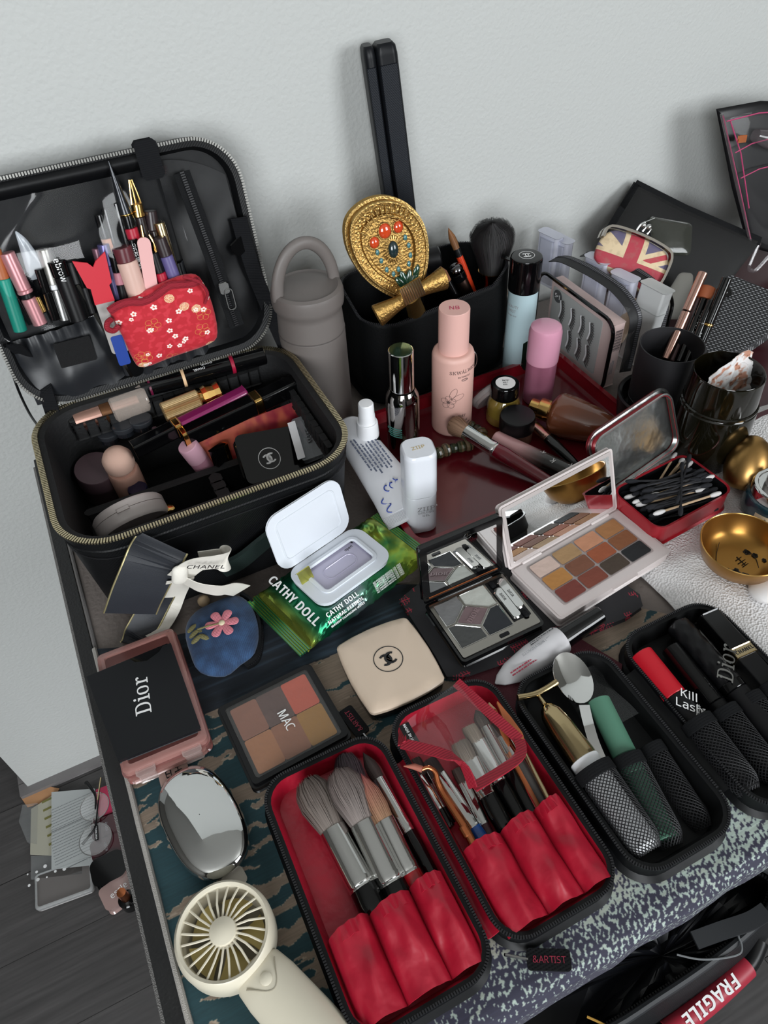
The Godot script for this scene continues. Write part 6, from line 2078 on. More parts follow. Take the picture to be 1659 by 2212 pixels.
func swab_tin() -> void:
	var a := V(0.4318, 0.7140, -0.3270)
	var b := V(0.5304, 0.7140, -0.3357)
	var fr := flat_frame(Vector3(0.4805, TY + 0.0135, -0.3655), Vector3(0.4805, TY + 0.0135, -0.3655) + Vector3(0.101, 0, -0.008))
	var o := thing("red_tin", "open red metal tin full of cotton swabs", "tin", fr)
	var red := M("tin_red", "a01726", 0.3, 0.3, {"coat": 0.4})
	var inn := M("tin_inside", "26272a", 0.35, 0.6)
	var w := 0.103
	var d := 0.067
	var H := 0.024
	var po := rrect(w, d, 0.012)
	var pi := rrect(w - 0.003, d - 0.003, 0.011)
	var g := G.new()
	g.rows([lift(inset(po, 0.002), 0.0), lift(po, 0.002), lift(po, H), lift(inset(po, 0.0008), H + 0.0008), lift(pi, H)], true)
	cap(g, inset(po, 0.002), 0.0)
	part(o, "body", g, red)
	g = G.new()
	g.rows([lift(pi, H), lift(pi, 0.001)], true)
	cap(g, pi, 0.0012)
	part(o, "inside", g, inn)
	# lid, leaning back on its hinge
	var t := deg_to_rad(20)
	var lf := Transform3D(Basis(Vector3.RIGHT, Vector3(0, sin(t), cos(t)), Vector3(0, -cos(t), sin(t))), Vector3(-0.006, H, -d / 2 - 0.002))
	var lid := Node3D.new()
	lid.name = "lid"
	o.add_child(lid)
	lid.transform = lf * Transform3D(Basis(Vector3.UP, 0.16), Vector3(-0.004, 0, -0.035))
	var lo := rrect(w + 0.002, d + 0.002, 0.013)
	var li := rrect(w - 0.001, d - 0.001, 0.012)
	g = G.new()
	g.rows([lift(inset(lo, 0.003), -0.011), lift(lo, -0.009), lift(lo, 0.0), lift(li, 0.0)], true)
	cap(g, inset(lo, 0.003), -0.011)
	part(lid, "lid_shell", g, red)
	g = G.new()
	g.rows([lift(li, 0.0), lift(inset(li, 0.001), -0.006), lift(inset(li, 0.006), -0.0075), lift(inset(li, 0.007), -0.007)], true)
	cap(g, inset(li, 0.007), -0.007)
	part(lid, "lid_lining", g, M("tin_silver", "a7a9a8", 0.22, 1.0, {"bump": ["soft", 0.04, 6.0]}), false, "scratched silver inside of the lid")
	part(lid, "rolled_edge", tube(lift(lo, 0.0002), 0.0011, 6, 1.0, true), M("steel"))
	for hx in [-0.025, 0.025]:
		part(o, "hinge", can(0.0018, -0.008, 0.008).move(Transform3D(Basis(Vector3.FORWARD, PI / 2), Vector3(hx, H - 0.001, -d / 2 - 0.001))), M("steel"))
	# cotton swabs
	var stick_b := M("swab_black", "131318", 0.5)
	var bud_b := M("bud_black", "15161c", 0.95, 0.0, {"bump": ["fuzz", 0.04, 60.0]})
	var bud_w := M("bud_white", "d6d3d2", 0.95, 0.0, {"bump": ["fuzz", 0.03, 60.0]})
	var wood := M("swab_wood", "b59a7c", 0.7)
	var bud := commit(lathe([0, 0, 0.0014, 0.0005, 0.0024, 0.004, 0.0025, 0.009, 0.0017, 0.0125, 0, 0.014], 12))
	var shaft := commit(can(0.0012, 0.004, 0.07, 0.0002, 8))
	var proto := func(dark: bool, where: Transform3D, label: String) -> void:
		var s := thing("cotton_swab", label, "cotton swab", where, "black cotton swabs in the red tin" if dark else "white cotton swabs in the red tin")
		for k in 3:
			var m := MeshInstance3D.new()
			m.name = "stick" if k == 0 else "bud"
			m.mesh = shaft if k == 0 else bud
			m.material_override = (stick_b if dark else wood) if k == 0 else (bud_b if dark else bud_w)
			s.add_child(m, true)
			if k == 1:
				m.transform = Transform3D(Basis(Vector3.RIGHT, PI), Vector3(0, 0.012, 0))
			elif k == 2:
				m.position.y = 0.063
	for k in 52:
		var layer := k / 11
		var z := -0.022 + (k % 11) * 0.0044 + rng.randfn(0, 0.001)
		var yaw := -0.22 + rng.randfn(0, 0.10)
		var dir := Vector3(cos(yaw), rng.randfn(0, 0.025), -sin(yaw)).normalized()
		var mid := Vector3(rng.randf_range(-0.003, 0.008), 0.005 + layer * 0.0058 + rng.randf() * 0.001, z * (0.86 if layer < 3 else 0.7))
		proto.call(true, fr * along(mid - dir * 0.0375, mid + dir * 0.0375), "black cotton swab lying in the heap in the red tin")
	for s in [[-0.012, 0.029, 0.016, 0.75], [0.0, 0.0285, 0.006, 0.6]]:
		var dir := Vector3(cos(s[3]), 0.02, -sin(s[3]))
		var mid := Vector3(s[0] + 0.012, s[1], s[2] - 0.006)
		proto.call(true, fr * along(mid - dir * 0.031, mid + dir * 0.031), ["black swab lying slantwise on top of the heap", "second black swab slanting across the heap"][0 if s[0] < -0.01 else 1])
	for k in 9:
		var yaw := (0.3 if k < 4 else -0.2) + rng.randfn(0, 0.08)
		var dir := Vector3(cos(yaw), 0.03, -sin(yaw)).normalized()
		var mid := [Vector3(0.012, 0.02, -0.018), Vector3(0.01, 0.021, -0.014), Vector3(0.008, 0.022, -0.022), Vector3(0.014, 0.017, -0.02), Vector3(-0.009, 0.02, -0.012), Vector3(-0.008, 0.022, -0.004), Vector3(-0.004, 0.024, 0.021), Vector3(-0.008, 0.021, 0.004), Vector3(0.006, 0.0272, 0.002)][k] as Vector3
		proto.call(false, fr * along(mid - dir * 0.035, mid + dir * 0.035), "white cotton swab among the black ones in the red tin")


func right_front() -> void:
	var tw := TY + 0.0135
	var egg := along(Vector3(0.566, tw + 0.02, -0.352), Vector3(0.587, tw + 0.055, -0.37))
	solo("gold_egg", "brushed gold egg shaped case standing on the towel", "egg", lathe([0, -0.018, 0.012, -0.017, 0.0195, -0.01, 0.0225, 0.002, 0.0222, 0.014, 0.019, 0.026, 0.013, 0.035, 0.006, 0.0395, 0, 0.0405], 36), M("egg_gold", "a8834f", 0.34, 1.0), egg)
	# gold bowl with dark painted blossoms
	var o := thing("gold_bowl", "shallow gold lacquer bowl with dark painted blossoms inside", "bowl", at(Vector3(0.4835, tw + 0.0035, -0.2735)))
	var gm := M("bowl_gold", "a2763a", 0.3, 0.9)
	lat(o, "bowl", [0, 0, 0.024, 0, 0.026, 0.001, 0.0345, 0.01, 0.0385, 0.022, 0.0395, 0.0285, 0.039, 0.029, 0.0382, 0.0284, 0.0372, 0.022, 0.0335, 0.011, 0.0265, 0.004, 0.018, 0.0025, 0, 0.0022], gm, 56)
	part(o, "rim_line", lathe([0.0384, 0.0284, 0.039, 0.0292, 0.0397, 0.0286], 56), M("rim_gold", "caa05e", 0.25, 1.0))
	var ink := M("bowl_ink", "1c150c", 0.5)
	for s in [[-0.013, 0.012, 0.0062], [-0.019, 0.004, 0.0058], [-0.007, 0.018, 0.005], [-0.021, -0.006, 0.003], [-0.008, 0.008, 0.0025], [0.017, -0.004, 0.0036], [0.02, 0.003, 0.003], [0.022, 0.012, 0.0022]]:
		var y := 0.0026 + maxf(0.0, (Vector2(s[0], s[1]).length() - 0.018)) * 0.28
		var f := G.new()
		for k in 5:
			f.add(can(s[2] * 0.5, 0, 0.0003, 0.0001, 10), at(Vector3(cos(TAU * k / 5) * s[2] * 0.55, 0, sin(TAU * k / 5) * s[2] * 0.55)))
		part(o, "painted_blossom", f.move(at(Vector3(s[0], y, s[1]))), ink)
	part(o, "painted_twig", tube(smooth(PackedVector3Array([Vector3(-0.02, 0.0036, -0.006), Vector3(-0.01, 0.0034, -0.016), Vector3(0.0, 0.006, -0.024)]), 5), 0.0003, 5), ink)
	part(o, "painted_twig", tube(smooth(PackedVector3Array([Vector3(0.012, 0.003, 0.016), Vector3(0.018, 0.0036, 0.006), Vector3(0.019, 0.0034, -0.004)]), 5), 0.0003, 5), ink)
	for s in [[-4, -4, 4, -5], [0, -7, 0, 4], [-5, 0, 5, -1], [-3, 3, 3, 2], [-4, 5, 4, 4]]:
		part(o, "brush_stroke", tube(PackedVector3Array([Vector3(s[0] + 4, 2.7, s[1] + 3) * 0.001, Vector3(s[2] + 4, 2.7, s[3] + 3) * 0.001]), [0.0005, 0.0003], 5), ink)
	# teal cream jar with a chrome lid
	o = thing("cream_jar", "dark teal cream jar with a chrome lid at the right edge", "jar", face_cam(Vector3(0.5665, tw, -0.3105)))
	lat(o, "jar", [0, 0, 0.026, 0, 0.0285, 0.0015, 0.0305, 0.006, 0.0305, 0.02, 0.029, 0.025, 0.027, 0.0265, 0, 0.0265], M("jar_teal", "12303a", 0.2, 0.0, {"coat": 0.8}), 44)
	lat(o, "lid", [0, 0.026, 0.0262, 0.026, 0.027, 0.027, 0.027, 0.036, 0.0255, 0.0378, 0.0225, 0.038, 0.0215, 0.037, 0, 0.037], M("chrome"), 44)
	lat(o, "stopper", [0, 0.037, 0.0145, 0.037, 0.016, 0.039, 0.016, 0.047, 0.014, 0.0485, 0, 0.0485], M("frost_cap", "9a9492", 0.15, 0.3), 36)
	part(o, "label", arc(Vector2.ZERO, 0.0305, 0.0308, deg_to_rad(55), deg_to_rad(112), 0.009).move(at(Vector3(0, 0.0085, 0))), M("cream_label", "d9c7a8", 0.5))
	write(o, "L", 0.0036, Transform3D(Basis(), Vector3(0, 0.013, 0)), M("black_print"), {"bend": 0.0309, "serif": true})
	write(o, "THE RENEW", 0.0016, Transform3D(Basis(Vector3.UP, -0.35), Vector3(0, 0.006, 0)), M("white_print"), {"bend": 0.0306})
	solo("cotton_pad", "white cotton ball at the right edge in front of the gold bowl", "cotton ball", ball(Vector3(0.015, 0.008, 0.014)), M("bud_white"), at(V(0.4804, 0.6990, -0.2352)))



func pans(o: Node3D, polys: Array, cols: Array, y: float, worn := true) -> void:
	for i in polys.size():
		var m := M("pan_" + cols[i], cols[i], 0.85, 0.0, {"bump": ["soft", 0.05, 12.0]})
		part(o, "pan", prism(soften(polys[i], 0.0015, 2), y - 0.003, y, 0.0004), m)


func nude_palette() -> void:
	var h := 0.0098
	var fr := flat_frame(Vector3(0.3615, TY + h, -0.3385), Vector3(0.3615, TY + h, -0.3385) + Vector3(0.1395, 0, -0.0165))
	var o := thing("eyeshadow_palette", "open pale pink palette of twelve nude eyeshadows with a mirror", "palette", fr)
	var w := 0.1415
	var d := 0.0695
	var sh := M("palette_shell", "c5bbb9", 0.35)
	part(o, "base", box(w, 0.0115, d, 0.0012, 0.003), sh)
	part(o, "rim", prism(rrect(w - 0.003, d - 0.003, 0.002), 0.011, 0.0122, 0.0004), sh)
	var tray_m := M("palette_tray", "a89d9b", 0.25, 0.4)
	part(o, "tray", prism(rrect(0.115, 0.054, 0.002), 0.0118, 0.0128, 0.0004).move(at(Vector3(0.0, 0, -0.001))), tray_m)
	var polys := []
	for r in 3:
		for c in 4:
			var x := -0.0425 + c * 0.0284
			var z := -0.0187 + r * 0.0178
			polys.append(PackedVector2Array([Vector2(x - 0.0127, z - 0.0077), Vector2(x + 0.0127, z - 0.0077), Vector2(x + 0.0127, z + 0.0077), Vector2(x - 0.0127, z + 0.0077)]))
	pans(o, polys, ["c3aba0", "9c7c57", "b57f61", "98683f", "a5733c", "704633", "8f4b2e", "7a4a2c", "6e332b", "733a2b", "40342a", "17191b"], 0.0137)
	part(o, "clasp", box(0.03, 0.003, 0.004, 0.0008, 0.001, at(Vector3(0.01, 0.0072, d / 2))), sh)
	var lid := Node3D.new()
	lid.name = "lid"
	o.add_child(lid)
	var t := deg_to_rad(19.5)
	lid.transform = Transform3D(Basis(Vector3.RIGHT, Vector3(0, sin(t), cos(t)), Vector3(0, -cos(t), sin(t))), Vector3(-0.001, 0.0115, -d / 2 - 0.001))
	part(lid, "lid_shell", box(w, 0.005, 0.0695, 0.001, 0.003, at(Vector3(0, -0.005, -0.0352))), sh)
	part(lid, "mirror_frame", prism(rrect(w - 0.004, 0.066, 0.002), 0.0, 0.0008, 0.0003).move(at(Vector3(0, 0, -0.0352))), M("palette_frame", "b9b0ae", 0.2, 0.2))
	part(lid, "mirror", prism(rrect(w - 0.011, 0.058, 0.001), 0.0008, 0.0012, 0.0).move(at(Vector3(0, 0, -0.0355))), M("mirror"))
	for hx in [-0.045, 0.045]:
		part(o, "hinge", can(0.0022, -0.012, 0.012).move(Transform3D(Basis(Vector3.FORWARD, PI / 2), Vector3(hx, 0.0118, -d / 2 - 0.0005))), sh)


func quint_palette() -> void:
	var h := 0.0098
	var fr := flat_frame(Vector3(0.2375, TY + h, -0.3335), Vector3(0.2375, TY + h, -0.3335) + Vector3(0.084, 0, -0.001))
	var o := thing("eyeshadow_palette", "open black palette of five grey eyeshadows with two silver applicators", "palette", fr)
	var w := 0.0845
	var d := 0.0685
	part(o, "base", box(w, 0.0095, d, 0.0012, 0.003), M("gloss_black"))
	part(o, "plate", prism(rrect(w - 0.004, d - 0.005, 0.0015), 0.009, 0.0108, 0.0005), M("plate_silver", "97938c", 0.18, 1.0))
	var s := func(a: Array) -> PackedVector2Array:
		var p := PackedVector2Array()
		for q in a:
			p.append(Vector2((q[0] - 0.5) * (w - 0.004), (q[1] - 0.5) * (d - 0.005)))
		return p
	var shapes := [
		s.call([[0.04, 0.05], [0.35, 0.05], [0.35, 0.235], [0.145, 0.44], [0.04, 0.44]]),
		s.call([[0.385, 0.05], [0.71, 0.05], [0.71, 0.425], [0.605, 0.425], [0.385, 0.235]]),
		s.call([[0.71, 0.465], [0.71, 0.86], [0.40, 0.86], [0.40, 0.67], [0.605, 0.465]]),
		s.call([[0.04, 0.48], [0.14, 0.48], [0.365, 0.68], [0.365, 0.86], [0.04, 0.86]]),
		s.call([[0.37, 0.262], [0.582, 0.448], [0.383, 0.645], [0.168, 0.462]])]
	pans(o, shapes, ["6b6b6b", "b1b3ac", "202327", "3f403f", "6a5759"], 0.0112)
	for p in shapes:
		part(o, "pan_rim", tube(lift(p, 0.011), 0.0005, 5, 1.0, true), M("chrome"))
	write(o, "DIOR", 0.0048, Transform3D(Basis(Vector3.UP, 0.55) * Basis(Vector3.RIGHT, -PI / 2), Vector3(-0.0098, 0.0113, -0.0028)), M("pan_letters", "7d686a", 0.6), {"serif": true, "bold": true, "deep": 0.0006})
	part(o, "applicator_bed", prism(rrect(0.019, 0.05, 0.001), 0.0106, 0.0111, 0.0).move(at(Vector3(0.0285, 0, -0.004))), M("satin_black"))
	for k in 2:
		var x := 0.0245 + k * 0.0085
		var ap := part(o, "applicator", box(0.0055, 0.0032, 0.034, 0.0012, 0.002, at(Vector3(x, 0.0112, -0.007 + 0.008 * (1 - k)))), M("chrome"))
		part(ap, "brush_tip", pillow(rrect(0.0052, 0.009, 0.002), 0.0016, 0.0016).move(at(Vector3(x, 0.0124, (-0.028 if k == 0 else 0.0145) + 0.004))), M("black_cloth"))
		write(ap, "DIOR", 0.0026, Transform3D(Basis(Vector3.UP, -PI / 2) * Basis(Vector3.RIGHT, -PI / 2), Vector3(x, 0.0146, -0.006)), M("engraved", "6e6e6e", 0.3, 1.0), {"serif": true})
	part(o, "thumb_notch", box(0.009, 0.001, 0.003, 0.0003, 0.0, at(Vector3(0.004, 0.0104, d / 2 - 0.006))), M("matt_black"))
	var lid := Node3D.new()
	lid.name = "lid"
	o.add_child(lid)
	var t := deg_to_rad(7)
	lid.transform = Transform3D(Basis(Vector3.RIGHT, Vector3(0, sin(t), cos(t)), Vector3(0, -cos(t), sin(t))), Vector3(0, 0.011, -d / 2 - 0.001))
	part(lid, "lid_shell", box(w, 0.006, 0.068, 0.001, 0.003, at(Vector3(0, -0.006, -0.0345))), M("gloss_black"))
	part(lid, "mirror", prism(rrect(w - 0.012, 0.05, 0.0012), 0.0, 0.0006, 0.0).move(at(Vector3(0, 0, -0.0375))), M("mirror"))
	part(lid, "gold_line", box(w - 0.01, 0.0006, 0.0008, 0.0002, 0.0, at(Vector3(0, 0, -0.0055))), M("copper"))
	part(lid, "emblem", G.new().add(hoop(0.0038, 0.0046, 0.0005)).add(box(0.0008, 0.0005, 0.009, 0.0001)).move(Transform3D(Basis.from_scale(Vector3(1, 1, 0.85)), Vector3(0.006, 0.0003, -0.0632))), M("chrome"))
	part(o, "hinge", can(0.0022, -0.03, 0.03).move(Transform3D(Basis(Vector3.FORWARD, PI / 2), Vector3(0, 0.0105, -d / 2))), M("gloss_black"))


func beige_compact() -> void:
	var c := Vector3(0.137, TY + 0.004, -0.3265)
	var o := thing("compact", "beige cushioned square compact with a black emblem and black base", "compact", at(c))
	var out := soften(PackedVector2Array([Vector2(0.0345, 0.0365), Vector2(0.0185, 0.0392), Vector2(0, 0.0402), Vector2(-0.0185, 0.0392), Vector2(-0.0345, 0.0365), Vector2(-0.0365, 0.0185), Vector2(-0.0373, 0), Vector2(-0.0365, -0.0185), Vector2(-0.0345, -0.0365), Vector2(-0.0185, -0.0392), Vector2(0, -0.0402), Vector2(0.0185, -0.0392), Vector2(0.0345, -0.0365), Vector2(0.0365, -0.0185), Vector2(0.0373, 0), Vector2(0.0365, 0.0185)]), 0.004)
	var f := func(k: float) -> PackedVector2Array:
		var p := PackedVector2Array()
		for q in out:
			p.append(q * k)
		return p
	var g := G.new()
	g.rows([lift(f.call(0.93), 0.0), lift(f.call(1.0), 0.003), lift(f.call(1.01), 0.010), lift(f.call(1.0), 0.0125)], true)
	cap(g, f.call(0.93), 0.0)
	part(o, "base", g, M("gloss_black"))
	g = G.new()
	g.rows([lift(f.call(1.0), 0.0125), lift(f.call(1.02), 0.0135), lift(f.call(1.02), 0.017), lift(f.call(0.97), 0.0192), lift(f.call(0.8), 0.0204), lift(f.call(0.4), 0.0211), lift(f.call(0.01), 0.0213)], true)
	part(o, "lid", g, M("beige_lid", "cdb9a5", 0.35, 0.0, {"coat": 0.25}))
	round_logo(o, 0.0132, at(Vector3(0.0, 0.0213, -0.002), 0.05), M("black_print"))


func six_pan_palette() -> void:
	var c := Vector3(0.034, TY + 0.0035, -0.3215)
	var o := thing("contour_palette", "black palette of six cream contour colours under a clear lid", "palette", at(c, 0.06))
	part(o, "base", box(0.087, 0.0085, 0.081, 0.0012, 0.004), M("satin_black"))
	var polys := []
	for r in 2:
		for k in 3:
			var x := -0.0236 + k * 0.0236
			var z := -0.0165 + r * 0.033
			polys.append(PackedVector2Array([Vector2(x - 0.0114, z - 0.0158), Vector2(x + 0.0114, z - 0.0158), Vector2(x + 0.0114, z + 0.0158), Vector2(x - 0.0114, z + 0.0158)]))
	pans(o, polys, ["7c503f", "4f3833", "ad4c38", "94613f", "80513a", "8e6429"], 0.0102)
	part(o, "lid", prism(rrect(0.077, 0.071, 0.003), 0.0108, 0.0118, 0.0003), M("lid_clear", "fbf6f0", 0.05, 0.0, {"alpha": 0.02, "spec": 0.3}))
	part(o, "frame", G.new().rows([lift(rrect(0.085, 0.079, 0.004), 0.008), lift(rrect(0.085, 0.079, 0.004), 0.0118), lift(rrect(0.077, 0.071, 0.003), 0.0118), lift(rrect(0.077, 0.071, 0.003), 0.008)], true), M("satin_black"))
	write(o, "MAC", 0.008, Transform3D(Basis(Vector3.UP, -PI / 2 + 0.05) * Basis(Vector3.RIGHT, -PI / 2), Vector3(0.003, 0.0119, 0.001)), M("white_print"), {"wide": 0.9})


func denim_picture() -> Image:
	var n := noise(0.35, 71, 2)
	var b := noise(0.012, 72, 3)
	return img(256, 256, func(x, y):
		var k := n.get_noise_2d(x * 1.0, y * 0.5) * 0.5 + 0.25 * sin((x + y) * 0.8)
		return Color("142a47").lerp(Color("315680"), clampf(0.35 + k * 0.5 + b.get_noise_2d(x, y) * 0.6, 0, 1)))


func denim_pouch() -> void:
	var c := V(0.0152, 0.6790, -0.4215)
	var o := thing("denim_pouch", "small round denim zip pouch with an embroidered pink flower", "pouch", at(c + Vector3(0, 0.0045, 0)))
	var fr := Transform3D(Basis(), Vector3(c.x, TY + 0.018, c.z))
	var p := round_poly(local_poly(fr, [V(-0.0145, 0.6950, -0.4472), V(-0.0008, 0.6970, -0.4621), V(0.0225, 0.6990, -0.4653), V(0.0412, 0.6990, -0.4628), V(0.0498, 0.6970, -0.4438), V(0.0464, 0.6950, -0.4155), V(0.0352, 0.6930, -0.3947), V(0.0198, 0.6910, -0.3894), V(0.0031, 0.6890, -0.3846), V(-0.0150, 0.6890, -0.3983), V(-0.0175, 0.6910, -0.4211)]), 3)
	part(o, "pouch", pillow(p, 0.014, 0.013, 9, 0.45).move(at(Vector3(0, 0.0135, 0))), M("denim", "ffffff", 0.85, 0.0, {"tex": tex("denim", denim_picture), "sheen": 0.25}))
	var inv := at(c + Vector3(0, 0.0045, 0)).affine_inverse()
	var zp := PackedVector3Array()
	for q in [V(0.0443, 0.6970, -0.4622), V(0.0519, 0.6940, -0.4476), V(0.0488, 0.6910, -0.4192), V(0.0372, 0.6890, -0.3960), V(0.0236, 0.6870, -0.3924)]:
		zp.append(inv * q)
	zp = smooth(zp, 6)
	part(o, "zip_tape", strap(zp, Vector3.UP, 0.014, 0.0025), M("black_cloth"))
	zip_teeth(o, zp, 0.0018, 0.004, M("zip_black"), Vector3.UP)
	var pt := M("pink_floss", "c47480", 0.8, 0.0, {"bump": ["rows", 0.03, 90.0]})
	var fc: Vector3 = inv * V(0.0178, 0.7135, -0.4271)
	for k in 6:
		var a := TAU * k / 6 + 0.25
		var dir := Vector3(cos(a), 0, sin(a))
		part(o, "petal", pillow(round_poly(PackedVector2Array([Vector2(-0.0022, 0.0), Vector2(-0.0042, 0.009), Vector2(-0.002, 0.0125), Vector2(0.002, 0.0125), Vector2(0.0042, 0.009), Vector2(0.0022, 0.0)]), 3), 0.0012, 0.001).move(Transform3D(Basis(dir.cross(Vector3.UP) * -1.0, Vector3.UP, dir), fc + dir * 0.0025 - Vector3(0, 0.0002, 0))), pt)
	part(o, "flower_centre", ball(Vector3(0.003, 0.0016, 0.003), fc + Vector3(0, 0.0005, 0), 12), M("cream_floss", "c9bda0", 0.9))
	var lv := M("olive_floss", "6f6a45", 0.85, 0.0, {"bump": ["rows", 0.03, 90.0]})
	var lc: Vector3 = inv * V(-0.0076, 0.7095, -0.4311)
	for k in 6:
		var s := -1.0 if k % 2 else 1.0
		var z := -0.008 + (k / 2) * 0.008
		part(o, "leaf", ball(Vector3(0.006, 0.0012, 0.0026), Vector3.ZERO, 10).move(Transform3D(Basis(Vector3.UP, -s * 0.7 - 0.2), lc + Vector3(0.003 + s * 0.0035, -0.003 + 0.0008 * k, z))), lv)
	part(o, "stem", tube(PackedVector3Array([lc + Vector3(0.004, 0.001, -0.002), lc.lerp(fc, 0.5) + Vector3(0, 0.003, 0), fc]), 0.0009, 6), lv)
	solo("wooden_bead", "small beige bead lying behind the denim pouch", "bead", ball(Vector3.ONE * 0.006), M("bead_wood", "b9a183", 0.5), at(V(0.0108, 0.6870, -0.4817)))


func black_box_and_blush() -> void:
	# clear pink blush palette with two clasps, and the black sleeve box lying on it
	var o := thing("blush_palette", "clear pink plastic palette under the black sleeve box", "palette", at(Vector3(-0.0605, TY + 0.0035, -0.394), -0.02))
	var pk := M("pink_clear", "b5837c", 0.12, 0.0, {"alpha": 0.55})
	part(o, "base", box(0.07, 0.011, 0.124, 0.0015, 0.005), M("pink_base", "8d5a56", 0.2, 0.0, {"coat": 0.5}))
	part(o, "lid", G.new().rows([lift(rrect(0.07, 0.124, 0.005), 0.0115), lift(rrect(0.07, 0.124, 0.005), 0.017), lift(rrect(0.066, 0.12, 0.004), 0.0185), lift(rrect(0.058, 0.112, 0.003), 0.0185), lift(rrect(0.057, 0.111, 0.003), 0.0165)], true), pk)
	for s in [[-0.026, "8c2f44"], [0.026, "7d2233"]]:
		part(o, "pan", box(0.012, 0.001, 0.09, 0.0003, 0.0, at(Vector3(s[0], 0.0115, -0.002))), M("blush_" + s[1], s[1], 0.7))
	for x in [-0.018, 0.02]:
		var k := part(o, "clasp", box(0.014, 0.012, 0.006, 0.001, 0.001, at(Vector3(x, 0.003, 0.064))), M("clasp_clear", "c9b5b0", 0.08, 0.0, {"alpha": 0.35}))
		part(k, "clasp_pin", can(0.0012, -0.006, 0.006, 0.0002, 8).move(Transform3D(Basis(Vector3.FORWARD, PI / 2), Vector3(x, 0.014, 0.0615))), M("pink_base"))
	part(o, "hinge_bar", box(0.06, 0.006, 0.006, 0.001, 0.0, at(Vector3(0, 0.004, 0.0625))), pk)
	var fr := flat_frame(V(-0.0654, 0.7055, -0.3852), V(-0.0346, 0.7055, -0.3830))
	o = thing("sleeve_box", "flat black box with white serif lettering at the left edge of the table", "box", Transform3D(fr.basis, fr.origin - Vector3(0, 0.0045, 0)))
	var outl := local_poly(fr, [V(-0.1047, 0.7055, -0.4341), V(-0.0672, 0.7055, -0.4340), V(-0.0635, 0.7055, -0.4283), V(-0.0534, 0.7055, -0.4252), V(-0.0411, 0.7055, -0.4295), V(-0.0370, 0.7055, -0.4340), V(-0.0302, 0.7055, -0.4338), V(-0.0296, 0.7055, -0.3408), V(-0.0962, 0.7055, -0.3437)])
	part(o, "sleeve", prism(outl, -0.0005, 0.0045, 0.0005), M("sleeve_black", "0e1014", 0.5, 0.0, {"spec": 0.4}))
	part(o, "inner_card", prism(inset(local_poly(fr, [V(-0.1022, 0.7030, -0.4345), V(-0.0339, 0.7030, -0.4353), V(-0.0319, 0.7030, -0.3444), V(-0.0948, 0.7030, -0.3470)]), 0.001), 0.0, 0.003, 0.0002), M("gloss_black"))
	write(o, "Dior", 0.0132, Transform3D(Basis(Vector3.UP, PI / 2 - 0.06) * Basis(Vector3.RIGHT, -PI / 2), fr.affine_inverse() * V(-0.0659, 0.7055, -0.3933) + Vector3(0, 0.0046, 0)), M("white_print"), {"serif": true})
	# name card with brushed characters
	var kf := flat_frame(V(-0.0614, 0.6840, -0.3256), V(-0.0497, 0.6840, -0.3253))
	o = thing("name_card", "small pink card with brushed black characters beside the silver case", "card", kf)
	part(o, "card", box(0.024, 0.0006, 0.04, 0.0001, 0.001), M("card_pink", "a88d84", 0.6))
	var g := G.new()
	for s in [[-6, -12, -1, -12], [-4, -14, -4, -7], [-7, -9, -1, -9], [3, -14, 3, -7], [1, -11, 8, -12], [5, -13, 5, -8], [2, -8, 8, -7], [-6, -3, -2, -3], [-6, -3, -6, 3], [-6, 0, -2, 0], [-6, 3, -2, 3], [-2, -3, -2, 3], [2, -3, 7, -3], [4, -4, 4, 4], [1, 1, 7, 0]]:
		g.add(tube(PackedVector3Array([Vector3(s[0], 0.7, s[1]) * 0.001, Vector3(s[2], 0.7, s[3]) * 0.001]), [0.0006, 0.0003], 5))
	part(o, "brush_strokes", g, M("black_print"))


func silver_case() -> void:
	var c := Vector3(-0.0505, TY + 0.004, -0.2735)
	var o := thing("silver_case", "polished silver oval case like a soap bar above the fan", "case", at(c, 0.16))
	var f := func(k: float) -> PackedVector2Array:
		var p := PackedVector2Array()
		for i in 44:
			var a := TAU * i / 44
			var e := 2.5
			var r := 1.0 / pow(pow(absf(cos(a)), e) + pow(absf(sin(a)), e), 1.0 / e)
			p.append(Vector2(cos(a) * r * 0.0285 * k, sin(a) * r * 0.0475 * k))
		return p
	var rs := []
	for k in [[0.8, 0.0], [0.95, 0.002], [1.0, 0.007]]:
		rs.append(lift(f.call(k[0]), k[1]))
	var g := G.new().rows(rs, true)
	cap(g, f.call(0.8), 0.0)
	part(o, "base", g, M("smoky_rim", "7b7f88", 0.08, 0.2, {"coat": 0.8}))
	rs = []
	for k in [[1.0, 0.007], [0.985, 0.0098], [0.94, 0.0125], [0.86, 0.0147], [0.72, 0.0166], [0.5, 0.0179], [0.25, 0.0186], [0.01, 0.0188]]:
		rs.append(lift(f.call(k[0]), k[1]))
	part(o, "cover", G.new().rows(rs, true), M("polished", "d2d3d2", 0.03, 1.0))
	part(o, "tab", box(0.016, 0.002, 0.012, 0.0006, 0.003, at(Vector3(0.0, 0.002, 0.051))), M("tab_grey", "8d877c", 0.5))


